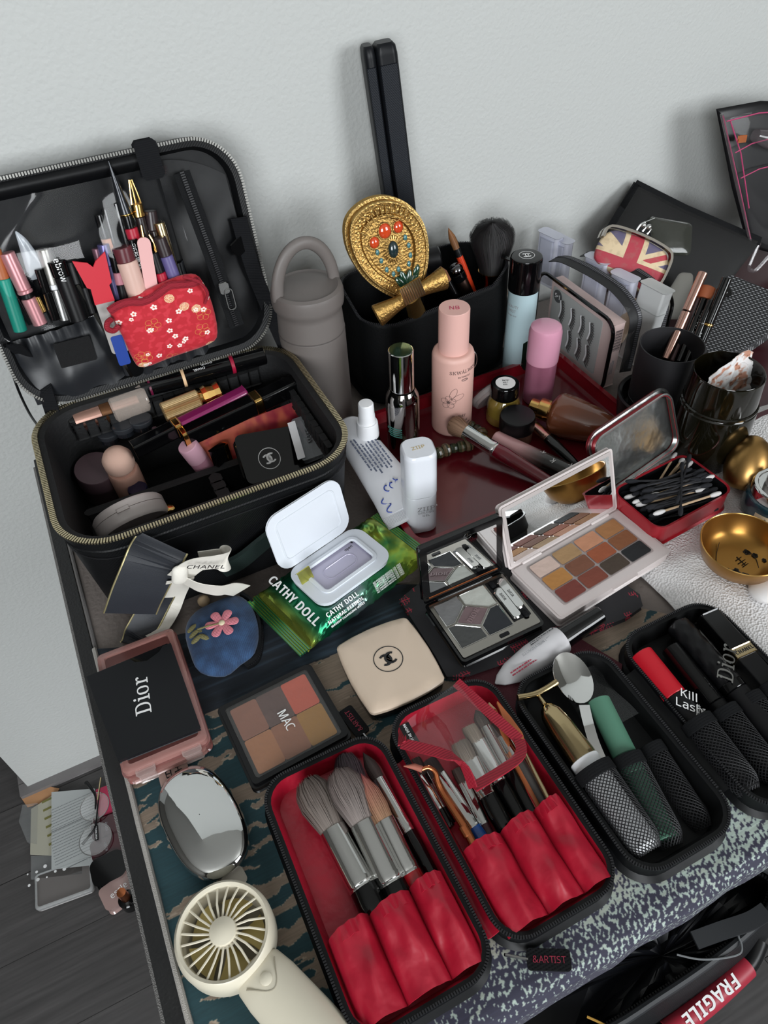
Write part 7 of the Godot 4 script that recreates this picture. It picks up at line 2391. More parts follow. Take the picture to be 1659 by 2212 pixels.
func hand_fan() -> void:
	var c := V(-0.0577, 0.6790, -0.1852)
	var tail := V(-0.0145, 0.6990, -0.0846)
	var o := thing("hand_fan", "cream plastic handheld fan lying at the front left", "fan", at(c + Vector3(0, 0.003, 0)))
	var cr := M("fan_cream", "d3ccb9", 0.35)
	lat(o, "rim", [0.0268, 0.004, 0.0318, 0.003, 0.0335, 0.006, 0.0338, 0.022, 0.0328, 0.0285, 0.0308, 0.0305, 0.0288, 0.0295, 0.0282, 0.027, 0.0278, 0.008, 0.0268, 0.004], cr, 64)
	lat(o, "back_plate", [0, 0.002, 0.0305, 0.002, 0.0305, 0.004, 0, 0.004], M("fan_back", "8f8a7c", 0.6), 48)
	lat(o, "hub", [0, 0.022, 0.0092, 0.022, 0.0096, 0.028, 0.0088, 0.031, 0.005, 0.0325, 0, 0.033], cr, 36)
	for k in 24:
		var a := TAU * k / 24
		var d := Vector3(cos(a), 0, sin(a))
		var e := Vector3(cos(a + 0.16), 0, sin(a + 0.16))
		part(o, "spoke", tube(PackedVector3Array([d * 0.009 + Vector3(0, 0.0285, 0), (d + e).normalized() * 0.018 + Vector3(0, 0.0295, 0), e * 0.0288 + Vector3(0, 0.0275, 0)]), 0.0008, 6), cr)
	for k in 5:
		var a := TAU * k / 5 + 0.3
		part(o, "blade", sheet(func(u: float, v: float):
			var r := lerpf(0.006, 0.0255, v)
			var b := a + lerpf(-0.42, 0.42, u) * (0.7 + 0.5 * v)
			return Vector3(cos(b) * r, 0.012 + 0.008 * (u - 0.5), sin(b) * r), 6, 5, 0.0008), M("fan_blade", "b8a565", 0.5))
	# handle
	var dir := (tail - c)
	dir.y = 0
	dir = dir.normalized()
	var side := dir.cross(Vector3.UP)
	var rs := []
	for k in [[0.026, 0.013, 0.010], [0.032, 0.0175, 0.0125], [0.045, 0.019, 0.0135], [0.08, 0.0195, 0.0135], [0.125, 0.0185, 0.013], [0.14, 0.015, 0.010], [0.145, 0.004, 0.003]]:
		var r := PackedVector3Array()
		for i in 28:
			var a := TAU * i / 28
			r.append(dir * k[0] + side * cos(a) * k[1] + Vector3.UP * (0.0135 + sin(a) * k[2]))
		rs.append(r)
	part(o, "handle", G.new().rows(rs, true), cr)
	var b := dir * 0.042 + Vector3.UP * 0.0268
	part(o, "button", ball(Vector3(0.0042, 0.0012, 0.0042), b, 14), cr)
	var groove := PackedVector3Array()
	for i in 17:
		var t := (i - 8) / 8.0
		groove.append(dir * (0.042 + 0.008 * cos(t * 2.4)) + side * t * 0.0125 + Vector3.UP * (0.0135 + 0.0135 * sqrt(maxf(0.0, 1 - t * t * 0.43)) - 0.0002))
	part(o, "groove", tube(groove, 0.0005, 5), M("fan_line", "9d9685", 0.5))


func wipes_pack() -> void:
	# long axis from the left end to the right end
	var a := Vector3(0.066, TY + 0.004, -0.4115)
	var b := Vector3(0.214, TY + 0.004, -0.4545)
	var fr := flat_frame(a, b)
	var L := a.distance_to(b)
	var o := thing("wipes_pack", "green foil pack of wipes with its white plastic lid flipped open", "wipes", fr)
	var n := noise(1.0, 81, 3)
	var pic := tex("foil", func(): return img(160, 128, func(x, y):
		var u: float = x / 159.0
		var v: float = y / 127.0
		var k := n.get_noise_2d(x * 0.03, y * 0.03) * 0.35
		var c := Color("0f5f45").lerp(Color("2f7d4d"), clampf(u * 1.6 + k, 0, 1))
		c = c.lerp(Color("a9a4b8"), smoothstep(0.2, 0.0, absf(u - 0.42 + k * 0.4)) * smoothstep(0.42, 0.75, v) * 0.75)
		c = c.lerp(Color("93a83a"), smoothstep(0.62, 0.95, u + k * 0.7))
		c = c.lerp(Color("a99a32"), smoothstep(0.14, 0.02, u) * 0.8)
		return c))
	var foil := M("green_foil", "ffffff", 0.17, 0.8, {"tex": pic})
	var rs := []
	var N := 44
	for j in 41:
		var t := j / 40.0
		var e := sin(PI * clampf((t - 0.03) / 0.94, 0, 1))
		var hh := 0.017 * pow(maxf(e, 0.0), 0.32) + 0.0006
		var ww := 0.0385 + 0.004 * pow(absf(t - 0.5) * 2, 4.0)
		var r := PackedVector3Array()
		for i in N:
			var f := TAU * i / N
			var cx := signf(cos(f)) * pow(absf(cos(f)), 0.7)
			var cy := signf(sin(f)) * pow(absf(sin(f)), 0.7)
			var wr := 1.0 + 0.05 * n.get_noise_2d(i * 1.1, j * 0.9) * (0.25 if absf(t - 0.5) < 0.33 and cy > 0.3 else 1.0)
			var dent := 0.0034 * n.get_noise_2d(i * 0.8 + 30.0, j * 1.3) * (0.1 if absf(t - 0.5) < 0.33 and cy > 0.8 else 1.0)
			r.append(Vector3(t * L, 0.017 + cy * hh * wr + dent * e, cx * ww * wr))
		rs.append(r)
	var pk := G.new().rows(rs, true)
	for i in pk.v.size():
		pk.t[i] = Vector2(clampf(pk.v[i].x / L, 0.01, 0.99), clampf(pk.v[i].z / 0.09 + 0.5, 0.01, 0.99))
	part(o, "foil_pack", pk, foil, false, "", 30.0)
	for e in [0.0, L]:
		var cg := G.new()
		for k in 6:
			cg.add(box(0.0014, 0.0018, 0.082, 0.0003, 0.0, at(Vector3(e + (k - 3) * 0.0024, 0.0162, 0))))
		part(o, "crimped_end", cg, foil)
	# white frame and its opening
	var wp := M("lid_white", "d3d8e0", 0.3)
	var inv := fr.affine_inverse()
	var fc: Vector3 = inv * V(0.1384, 0.7160, -0.4325)
	var fo := Node3D.new()
	fo.name = "dispenser"
	o.add_child(fo)
	fo.transform = at(Vector3(fc.x, 0.0352, fc.z), 0.0)
	var A := rrect(0.086, 0.055, 0.013, 6)
	var B := rrect(0.066, 0.04, 0.008, 6)
	part(fo, "frame", G.new().rows([lift(A, -0.002), lift(A, 0.002), lift(inset(A, 0.0012), 0.0036), lift(inset(B, -0.0045), 0.0036), lift(inset(B, -0.003), 0.0052), lift(B, 0.005), lift(B, -0.0005)], true), wp)
	var lg := G.new()
	cap(lg, B, 0.0012)
	part(fo, "seal_film", lg, M("lilac_film", "b9b5ca", 0.3, 0.2))
	part(fo, "seal_ridge", tube(lift(rrect(0.036, 0.014, 0.0065, 6), 0.0014), 0.0005, 5, 1.0, true), M("lilac_film"))
	write(fo, "open", 0.003, flat_up(Vector3(0.02, 0.0014, -0.012), 0.0), M("black_print"))
	part(fo, "open_arrow", arc(Vector2(0.024, -0.016), 0.003, 0.0042, -2.6, 0.5, 0.0003, 10).move(at(Vector3(0, 0.0013, 0))), M("black_print"))
	part(fo, "peel_tab", sheet(func(u: float, v: float): return Vector3(-0.034 - 0.004 * v + (u - 0.5) * 0.014, 0.003 + 0.018 * sin(v * 1.9), -0.006 - 0.010 * v + 0.004 * (1 - cos(v * 3.0))), 6, 12, 0.0003), M("tab_foil", "9b9a4a", 0.25, 0.8))
	# the lid, standing open
	var hinge := Vector3(-0.006, 0.003, -0.0285)
	var lid := Node3D.new()
	lid.name = "lid"
	o.add_child(lid)
	var t := deg_to_rad(13)
	lid.transform = fo.transform * Transform3D(Basis(Vector3.RIGHT, Vector3(0, sin(t), cos(t)), Vector3(0, -cos(t), sin(t))), hinge + Vector3(0.002, 0, 0))
	var lo := PackedVector2Array()
	for q in rrect(0.085, 0.061, 0.014, 6):
		var bump := 0.004 * smoothstep(0.02, 0.0, absf(q.x)) if q.y < -0.02 else 0.0
		lo.append(q + Vector2(0, -0.0325 - bump))
	part(lid, "lid_plate", prism(lo, -0.0022, 0.0, 0.0006), wp)
	part(lid, "lid_ridge", tube(lift(rrect(0.067, 0.043, 0.006, 6), 0.0), 0.0009, 6, 1.0, true).move(Transform3D(Basis(), Vector3(0, 0, -0.0325))), wp)
	for x in [-0.018, 0.018]:
		part(o, "hinge", box(0.01, 0.0012, 0.004, 0.0003, 0.0).move(fo.transform * at(hinge + Vector3(x, -0.001, 0.0))), wp)
	# lettering
	var wt := M("white_print")
	write(o, "CATHY DOLL", 0.0088, Transform3D(Basis(Vector3.UP, -PI / 2) * Basis(Vector3.RIGHT, -PI / 2 + 0.25), Vector3(0.0195, 0.0352, 0.0)), wt, {"bold": true})
	for s in [["CATHY DOLL", 0.0046, 0.0312, 0.0326, -1.0], ["NATURAL RETINOL", 0.0034, 0.0268, 0.0372, -0.7], ["MAKEUP CLEANSING WIPES", 0.0022, 0.0224, 0.0396, -0.4]]:
		write(o, s[0], s[1], Transform3D(Basis(Vector3.RIGHT, s[4]), Vector3(0.05, s[2], s[3])), wt, {"bold": true})
	for k in 6:
		write(o, "NO PARABEN MINERAL OIL FREE", 0.0016, Transform3D(Basis(Vector3.RIGHT, -0.8 + 0.1 * k), Vector3(0.104, 0.0305 - k * 0.0018, 0.0338 + k * 0.0011)), wt)


func white_tube() -> void:
	var p0 := V(0.3318, 0.6975, -0.2850)
	var p1 := V(0.2127, 0.6870, -0.2725)
	var o := thing("cream_tube", "white pointed tube with a black cap in front of the palettes", "tube", along(p0, p1))
	var L := p0.distance_to(p1)
	lat(o, "cap", [0, 0, 0.0075, 0, 0.0085, 0.001, 0.0105, L * 0.38, 0, L * 0.38], M("gloss_black"))
	var rs := []
	for k in [[0.38, 0.0, 0.0], [0.38, 0.0125, 0.0125], [0.4, 0.014, 0.013], [0.65, 0.014, 0.0105], [0.85, 0.011, 0.005], [0.95, 0.006, 0.0022], [1.0, 0.0008, 0.0008], [1.0, 0.0, 0.0]]:
		rs.append(ring(1.0, k[0] * L, 28, k[1], k[2]))
	part(o, "tube", G.new().rows(rs, true), M("tube_matt", "cfcdd0", 0.4))
	var pf := Transform3D(Basis(Vector3.BACK, PI / 2 + PI), Vector3(0.003, L * 0.6, 0.0116))
	write(o, "ILLUMINATION LIFT", 0.0026, pf, M("grey_print"))
	lines(o, Transform3D(pf.basis, Vector3(-0.004, L * 0.76, 0.0088)), 2, 0.03, 0.0028, M("red_ink", "a3344a", 0.5))
	lines(o, Transform3D(pf.basis * Basis(Vector3.RIGHT, 0.7), Vector3(0.0085, L * 0.5, 0.0104)), 4, 0.03, 0.0016, M("black_print"))


func zip_half(o: Node3D, x0: float, x1: float, z0: float, z1: float, deep: float, shell: Material, lining: Material, r := 0.022) -> void:
	var w := x1 - x0
	var d := z1 - z0
	var mv := Transform3D(Basis(), Vector3((x0 + x1) / 2, TY + 0.004, (z0 + z1) / 2))
	var a := rrect(w, d, r, 6)
	var b := rrect(w - 0.007, d - 0.007, r - 0.003, 6)
	var c := rrect(w - 0.016, d - 0.016, r - 0.006, 6)
	var g := G.new()
	g.rows([lift(inset(a, 0.004), 0.0), lift(a, 0.004), lift(a, deep - 0.002), lift(inset(a, 0.0012), deep), lift(b, deep - 0.0008)], true)
	cap(g, inset(a, 0.004), 0.0)
	part(o, "shell", g.move(mv), shell, true)
	g = G.new()
	var wav := []
	var cc := lift(c, 0.004)
	var bb := lift(b, deep - 0.0008)
	var mid := PackedVector3Array()
	for i in bb.size():
		mid.append(bb[i].lerp(cc[i], 0.45) + Vector3(0, 0.0012 * sin(i * 2.4), 0) + Vector3(bb[i].x, 0, bb[i].z).normalized() * 0.001 * sin(i * 1.7))
	g.rows([bb, mid, cc], true)
	cap(g, c, 0.004)
	part(o, "lining", g.move(mv), lining, true)
	var at0 := o.get_child_count()
	zip_teeth(o, lift(inset(a, 0.0004), deep + 0.0003), 0.0019, 0.0022, M("zip_black"), Vector3.UP, true)
	(o.get_child(at0) as Node3D).global_transform = mv


func pocket(o: Node3D, x0: float, x1: float, zt0: float, zt1: float, zb: float, y0: float, fat: float, m: Material, pleat := 0.0) -> void:
	# a fabric sleeve: bulging sheet from its slanted top edge (zt0 to zt1) to zb
	var n := noise(1.0, int(x0 * 1000.0) + 90, 2)
	part(o, "pocket", sheet(func(u: float, v: float):
		var x := lerpf(x0, x1, u)
		var z := lerpf(lerpf(zt0, zt1, u), zb, v)
		var b := pow(maxf(sin(PI * clampf(u, 0.0, 1.0)), 0.0), 0.55) * fat * (1.0 - 0.3 * v * v)
		var wr := 0.0042 * n.get_noise_2d(x * 45.0, z * 22.0) + 0.0012 * sin(u * 26.0) * smoothstep(0.12, 0.0, v) + pleat * 0.002 * sin(u * 9.0 + v * 4.0)
		return Vector3(x, TY + y0 + b + wr * minf(1.0, 6.0 * minf(u, 1 - u) + 0.15), z), 26, 26, 0.0008), m, true)
	part(o, "pocket_hem", sheet(func(u: float, v: float):
		var x := lerpf(x0 + 0.0006, x1 - 0.0006, u)
		var z := lerpf(zt0, zt1, u) + v * 0.009
		var b := pow(maxf(sin(PI * clampf(u, 0.0, 1.0)), 0.0), 0.55) * fat
		return Vector3(x, TY + y0 + b + 0.0009 + 0.0012 * sin(u * 26.0), z), 26, 3, 0.0006), m, true)


func brush_roll() -> void:
	var red := M("red_nylon")
	var o := thing("brush_case", "open black zip case lined in red nylon holding make-up brushes", "brush case", at(Vector3(0.1, TY + 0.004, -0.18)))
	zip_half(o, -0.003, 0.099, -0.274, -0.0865, 0.019, M("black_nylon"), red)
	zip_half(o, 0.1085, 0.205, -0.278, -0.0915, 0.019, M("black_nylon"), red)
	part(o, "spine", sheet(func(u: float, v: float): return Vector3(lerpf(0.096, 0.1115, u), TY + 0.019 - 0.007 * sin(u * PI) + 0.001 * sin(v * 20.0), lerpf(-0.245, -0.105, v)), 8, 20, 0.0015), red, true, "red nylon spine")
	pocket(o, 0.003, 0.036, -0.151, -0.154, -0.094, 0.0155, 0.0180, red, 0.5)
	pocket(o, 0.034, 0.068, -0.152, -0.154, -0.094, 0.0155, 0.0210, red, 0.6)
	pocket(o, 0.066, 0.094, -0.155, -0.156, -0.094, 0.0155, 0.0170, red, 0.5)
	pocket(o, 0.1135, 0.146, -0.160, -0.158, -0.098, 0.0155, 0.0180, red, 0.5)
	pocket(o, 0.144, 0.176, -0.159, -0.161, -0.098, 0.0155, 0.0200, red, 0.6)
	pocket(o, 0.174, 0.2, -0.161, -0.162, -0.098, 0.0155, 0.0170, red, 0.5)
	# clear cover sheets
	var film := M("brush_film", "fff4f4", 0.04, 0.0, {"alpha": 0.0, "spec": 0.17})
	var n := noise(1.0, 88, 2)
	part(o, "clear_cover", sheet(func(u: float, v: float): return Vector3(lerpf(0.006, 0.05, u), TY + 0.0145 + 0.003 * n.get_noise_2d(u * 3.0, v * 6.0) + 0.002 * sin(v * 7.0), lerpf(-0.262, -0.168 + 0.01 * u, v)), 22, 30, 0.0), film, true, "clear plastic cover")
	# raised clear flap with red binding on the right half
	var fl := [V(0.1191, 0.7130, -0.2636), V(0.1764, 0.7090, -0.2782), V(0.1932, 0.7130, -0.2091), V(0.1822, 0.7170, -0.1955), V(0.1392, 0.7210, -0.1897), V(0.1373, 0.7290, -0.2114), V(0.1087, 0.7190, -0.2460)]
	part(o, "clear_flap", sheet(func(u: float, v: float):
		var top: Vector3 = fl[0].lerp(fl[1], u)
		var bot: Vector3 = fl[6].lerp(fl[5], u / 0.45) if u < 0.45 else (fl[5].lerp(fl[4], (u - 0.45) / 0.2) if u < 0.65 else fl[4].lerp(fl[3], (u - 0.65) / 0.35))
		return top.lerp(bot, v) + Vector3(0, 0.003 * sin(v * PI) * sin(u * 7.0), 0), 30, 14, 0.0), M("flap_clear", "efe2e2", 0.04, 0.0, {"alpha": 0.01, "spec": 0.5}), true, "clear plastic flap")
	var tape := M("red_tape")
	for s in [[fl[6], fl[5], fl[4]], [fl[4], fl[3], fl[2]], [fl[2], fl[1]], [fl[0], fl[6]]]:
		var wide := Vector3(0.3, 0.2, 0.9) if s.size() == 3 and s[0] == fl[6] else Vector3(0.6, 0.2, 0.75)
		if s.size() == 2:
			wide = Vector3(0.8, 0.3, -0.4)
		part(o, "binding", strap(smooth(PackedVector3Array(s), 6), wide, 0.0085, 0.0012), tape, true)
	var lf := flat_frame(V(0.1171, 0.7200, -0.2481), V(0.1171, 0.7200, -0.2372))
	part(o, "maker_label", box(0.022, 0.0006, 0.008, 0.0002).move(lf), M("satin_black"), true)
	write(o, "MADE IN JAPAN", 0.0022, Transform3D.IDENTITY, M("white_print")).global_transform = lf * Transform3D(Basis(Vector3.UP, 0.0) * Basis(Vector3.RIGHT, -PI / 2), Vector3(0, 0.0008, 0))
	# zip pulls with tags
	for s in [[V(0.0920, 0.6950, -0.2609), V(0.0903, 0.6890, -0.2821), V(0.0855, 0.6870, -0.3097)], [V(0.1061, 0.6950, -0.0915), V(0.1200, 0.6870, -0.0835), V(0.1447, 0.6850, -0.0704)]]:
		var tf := flat_frame((s[1] as Vector3).lerp(s[2], 0.5), s[2])
		part(o, "zip_pull", tube(PackedVector3Array([s[0], s[1]]), 0.0011, 6), M("steel"), true)
		part(o, "pull_tag", box((s[1] as Vector3).distance_to(s[2]), 0.002, 0.012, 0.0006, 0.002).move(tf), M("black_cloth"), true)
		write(o, "&ARTIST", 0.0042, Transform3D.IDENTITY, M("tag_red", "8a2038", 0.6)).global_transform = tf * Transform3D(Basis(Vector3.UP, 0.0) * Basis(Vector3.RIGHT, -PI / 2), Vector3(0, 0.0022, 0))
	roll_brushes()


func roll_brushes() -> void:
	var g := "brushes in the red lined case"
	var bk := M("gloss_black")
	var rd := M("red_handle", "a3121c", 0.15, 0.0, {"coat": 0.6})
	brush("large taupe powder brush leftmost in the red lined case", g, V(0.0427, 0.6900, -0.1347), V(0.0322, 0.7050, -0.2599), {"r": 0.0108, "hair": 0.043, "ferrule": 0.046, "handle": bk, "roots": "a1958e", "tips": "3b2a22", "kind": "dome", "count": 800, "end": 0.8})
	brush("large grey powder brush second from the left in the red lined case", g, V(0.0600, 0.6900, -0.1356), V(0.0556, 0.7130, -0.2521), {"r": 0.0104, "hair": 0.043, "ferrule": 0.046, "handle": bk, "roots": "a89c98", "tips": "46342f", "kind": "dome", "count": 800, "end": 0.8})
	brush("dark plum powder brush behind the grey one in the red lined case", g, V(0.0533, 0.6900, -0.1522), V(0.0666, 0.7010, -0.2672), {"r": 0.0085, "hair": 0.04, "ferrule": 0.04, "handle": bk, "roots": "4a3a40", "tips": "2c2026", "kind": "dome", "count": 600, "end": 0.8})
	brush("blush brush with pink stained hair and a red handle", g, V(0.0753, 0.6900, -0.1328), V(0.0709, 0.7130, -0.2393), {"r": 0.0074, "hair": 0.036, "ferrule": 0.04, "handle": rd, "roots": "b08a6c", "tips": "9c4a4e", "kind": "point", "count": 600, "end": 0.8})
	brush("slim brush with a long ferrule beside the spine of the red lined case", g, V(0.0890, 0.6900, -0.1460), V(0.0817, 0.6990, -0.2614), {"r": 0.0052, "hair": 0.024, "ferrule": 0.046, "handle": bk, "roots": "4c3c38", "tips": "2a2020", "kind": "point", "count": 260, "end": 0.9})
	# right half
	var o := thing("brow_tool", "copper hooked brow tool with a pink tip in the red lined case", "tool", at(V(0.1206, 0.6990, -0.1715)), g)
	part(o, "shaft", tube(smooth(PackedVector3Array([V(0.1227, 0.6990, -0.1520), V(0.1230, 0.7030, -0.1723), V(0.1207, 0.7070, -0.1996), V(0.1203, 0.7110, -0.2091), V(0.1214, 0.7150, -0.2155), V(0.1184, 0.7170, -0.2201), V(0.1135, 0.7160, -0.2215)]), 6), [0.0034, 0.0034, 0.0026, 0.0018, 0.0016], 12), M("copper"), true)
	part(o, "knurled_grip", lathe([0, 0, 0.0039, 0, 0.0041, 0.001, 0.0039, 0.002, 0.0041, 0.003, 0.0039, 0.004, 0.0041, 0.005, 0.0039, 0.006, 0.0041, 0.007, 0.0039, 0.008, 0, 0.008], 16).move(along(V(0.1227, 0.7015, -0.1671), V(0.1221, 0.7035, -0.1756))), M("copper"), true)
	part(o, "brush_tip", tube(PackedVector3Array([V(0.1135, 0.7160, -0.2215), V(0.1092, 0.7160, -0.2262), V(0.1021, 0.7160, -0.2303)]), [0.0026, 0.0024, 0.0004], 10), M("pink_tip", "a5604f", 0.6), true)
	brush("flat brush with a bright blue handle in the red lined case", g, V(0.1346, 0.6900, -0.1386), V(0.1239, 0.7050, -0.2312), {"r": 0.0056, "hair": 0.014, "ferrule": 0.046, "handle": M("blue_handle", "0f4a94", 0.15, 0.0, {"coat": 0.6}), "roots": "3a2c28", "tips": "2a2020", "kind": "flat", "flat": 0.5, "count": 160, "end": 0.85})
	brush("short chrome ended eye brush left of the hooked tool", g, V(0.1166, 0.6900, -0.1811), V(0.1152, 0.6970, -0.2399), {"r": 0.0056, "hair": 0.014, "ferrule": 0.03, "handle": bk, "roots": "4a3630", "tips": "30241f", "kind": "flat", "flat": 0.5, "count": 160, "end": 0.9})
	brush("narrow eye brush with a plum handle beside the blue one", g, V(0.1380, 0.6900, -0.1440), V(0.1410, 0.6990, -0.2170), {"r": 0.0042, "hair": 0.012, "ferrule": 0.034, "handle": M("plum_handle", "3a1420", 0.2), "roots": "4a3630", "tips": "30241f", "kind": "flat", "flat": 0.5, "count": 120, "end": 0.9})
	brush("wide flat brush with a thick black handle under the clear flap", g, V(0.1515, 0.6900, -0.1482), V(0.1529, 0.7050, -0.2328), {"r": 0.0072, "hair": 0.016, "ferrule": 0.03, "handle": bk, "roots": "8f8276", "tips": "6a5d52", "kind": "flat", "flat": 0.45, "count": 260, "end": 0.9})
	brush("square tipped brush seen through the clear flap", g, V(0.1658, 0.6900, -0.1465), V(0.1669, 0.7030, -0.2420), {"r": 0.0062, "hair": 0.014, "ferrule": 0.036, "handle": bk, "roots": "9a8d80", "tips": "857868", "kind": "flat", "flat": 0.4, "count": 220, "end": 0.9})
	brush("dark tapered brush at the top of the clear flap", g, V(0.1753, 0.6900, -0.1473), V(0.1799, 0.7010, -0.2518), {"r": 0.0056, "hair": 0.016, "ferrule": 0.034, "handle": bk, "roots": "5a4c44", "tips": "3a302a", "kind": "point", "count": 200, "end": 0.9})
	pen("orange brown wooden pencil under the right edge of the clear flap", g, V(0.1797, 0.6900, -0.1488), V(0.1925, 0.7030, -0.2522), 0.0036, [[0.93, M("wood_orange", "a0582e", 0.45), 1.0, "barrel"], [1.0, M("wood_tip", "caa27a", 0.7), 0.95, "cone"]])
	brush("thin brush with a red handle right of the black ones", g, V(0.1793, 0.6900, -0.1452), V(0.1780, 0.6990, -0.2240), {"r": 0.0038, "hair": 0.012, "ferrule": 0.026, "handle": rd, "roots": "4a3630", "tips": "30241f", "kind": "flat", "flat": 0.6, "count": 100, "end": 0.95})
	brush("grey handled brush beside the wooden spatula", g, V(0.1880, 0.6900, -0.1476), V(0.1886, 0.7010, -0.2356), {"r": 0.0046, "hair": 0.012, "ferrule": 0.024, "handle": M("grey_handle", "4a4745", 0.35), "roots": "4a3630", "tips": "30241f", "kind": "flat", "flat": 0.6, "count": 100, "end": 0.95})
	o = thing("spatula", "slim spatula with a wooden shoulder at the right of the red lined case", "spatula", along(V(0.1900, 0.6970, -0.1501), V(0.1945, 0.7050, -0.2099)), g)
	lat(o, "blade", [0, 0, 0.0018, 0, 0.0019, 0.05, 0.0026, 0.058, 0, 0.058], M("pale_gold"))
	part(o, "wooden_shoulder", prism(soften(PackedVector2Array([Vector2(-0.0026, 0.056), Vector2(0.0026, 0.056), Vector2(0.0055, 0.066), Vector2(0.003, 0.082), Vector2(-0.001, 0.098), Vector2(-0.004, 0.07)]), 0.002), -0.0012, 0.0014, 0.0004).move(Transform3D(Basis(Vector3.RIGHT, Vector3.BACK, Vector3.UP), Vector3.ZERO)), M("wood_orange"))


func net(o: Node3D, p0: Vector3, p1: Vector3, r: float, m: Material, n := 15, thick := 0.00045) -> void:
	# black netting stretched over something round: two sets of crossing threads on the upper side
	var f := along(p0, p1)
	var L := p0.distance_to(p1)
	var g := G.new()
	var turns := L / (r * PI) * 1.2
	for s in [-1.0, 1.0]:
		for k in n * 2:
			var p := PackedVector3Array()
			for i in 33:
				var y := i / 32.0
				var a: float = -PI / 2 + PI * k / n + s * (y - 0.5) * turns * PI * 0.9
				a = fposmod(a + PI, TAU) - PI
				if absf(a) > PI * 0.55:
					if p.size() > 1:
						g.add(tube(p, thick, 3))
					p = PackedVector3Array()
					continue
				var rr := r * (1.0 - 0.35 * pow(maxf(0.0, (0.2 - y) / 0.2), 2.0))
				p.append(f * Vector3(sin(a) * rr * 1.05, y * L, cos(a) * rr))
			if p.size() > 1:
				g.add(tube(p, thick, 3))
	stuff(part(o, "netting", g, m, true))


func mesh_sleeve(o: Node3D, p0: Vector3, p1: Vector3, r: float, n := 15) -> void:
	# p1 is the open end with a woven hem
	net(o, p0, p1, r, M("net_black", "1c1c1f", 0.6), n)
	part(o, "sleeve_hem", lathe([r * 1.08, 0, r * 1.12, 0.001, r * 1.1, 0.0095, r * 1.05, 0.01, r * 1.02, 0.005, r * 1.08, 0], 24, 1.05, 1.0).move(along(p1 - (p1 - p0).normalized() * 0.004, p1 + (p1 - p0).normalized() * 0.006)), M("black_cloth"), true)


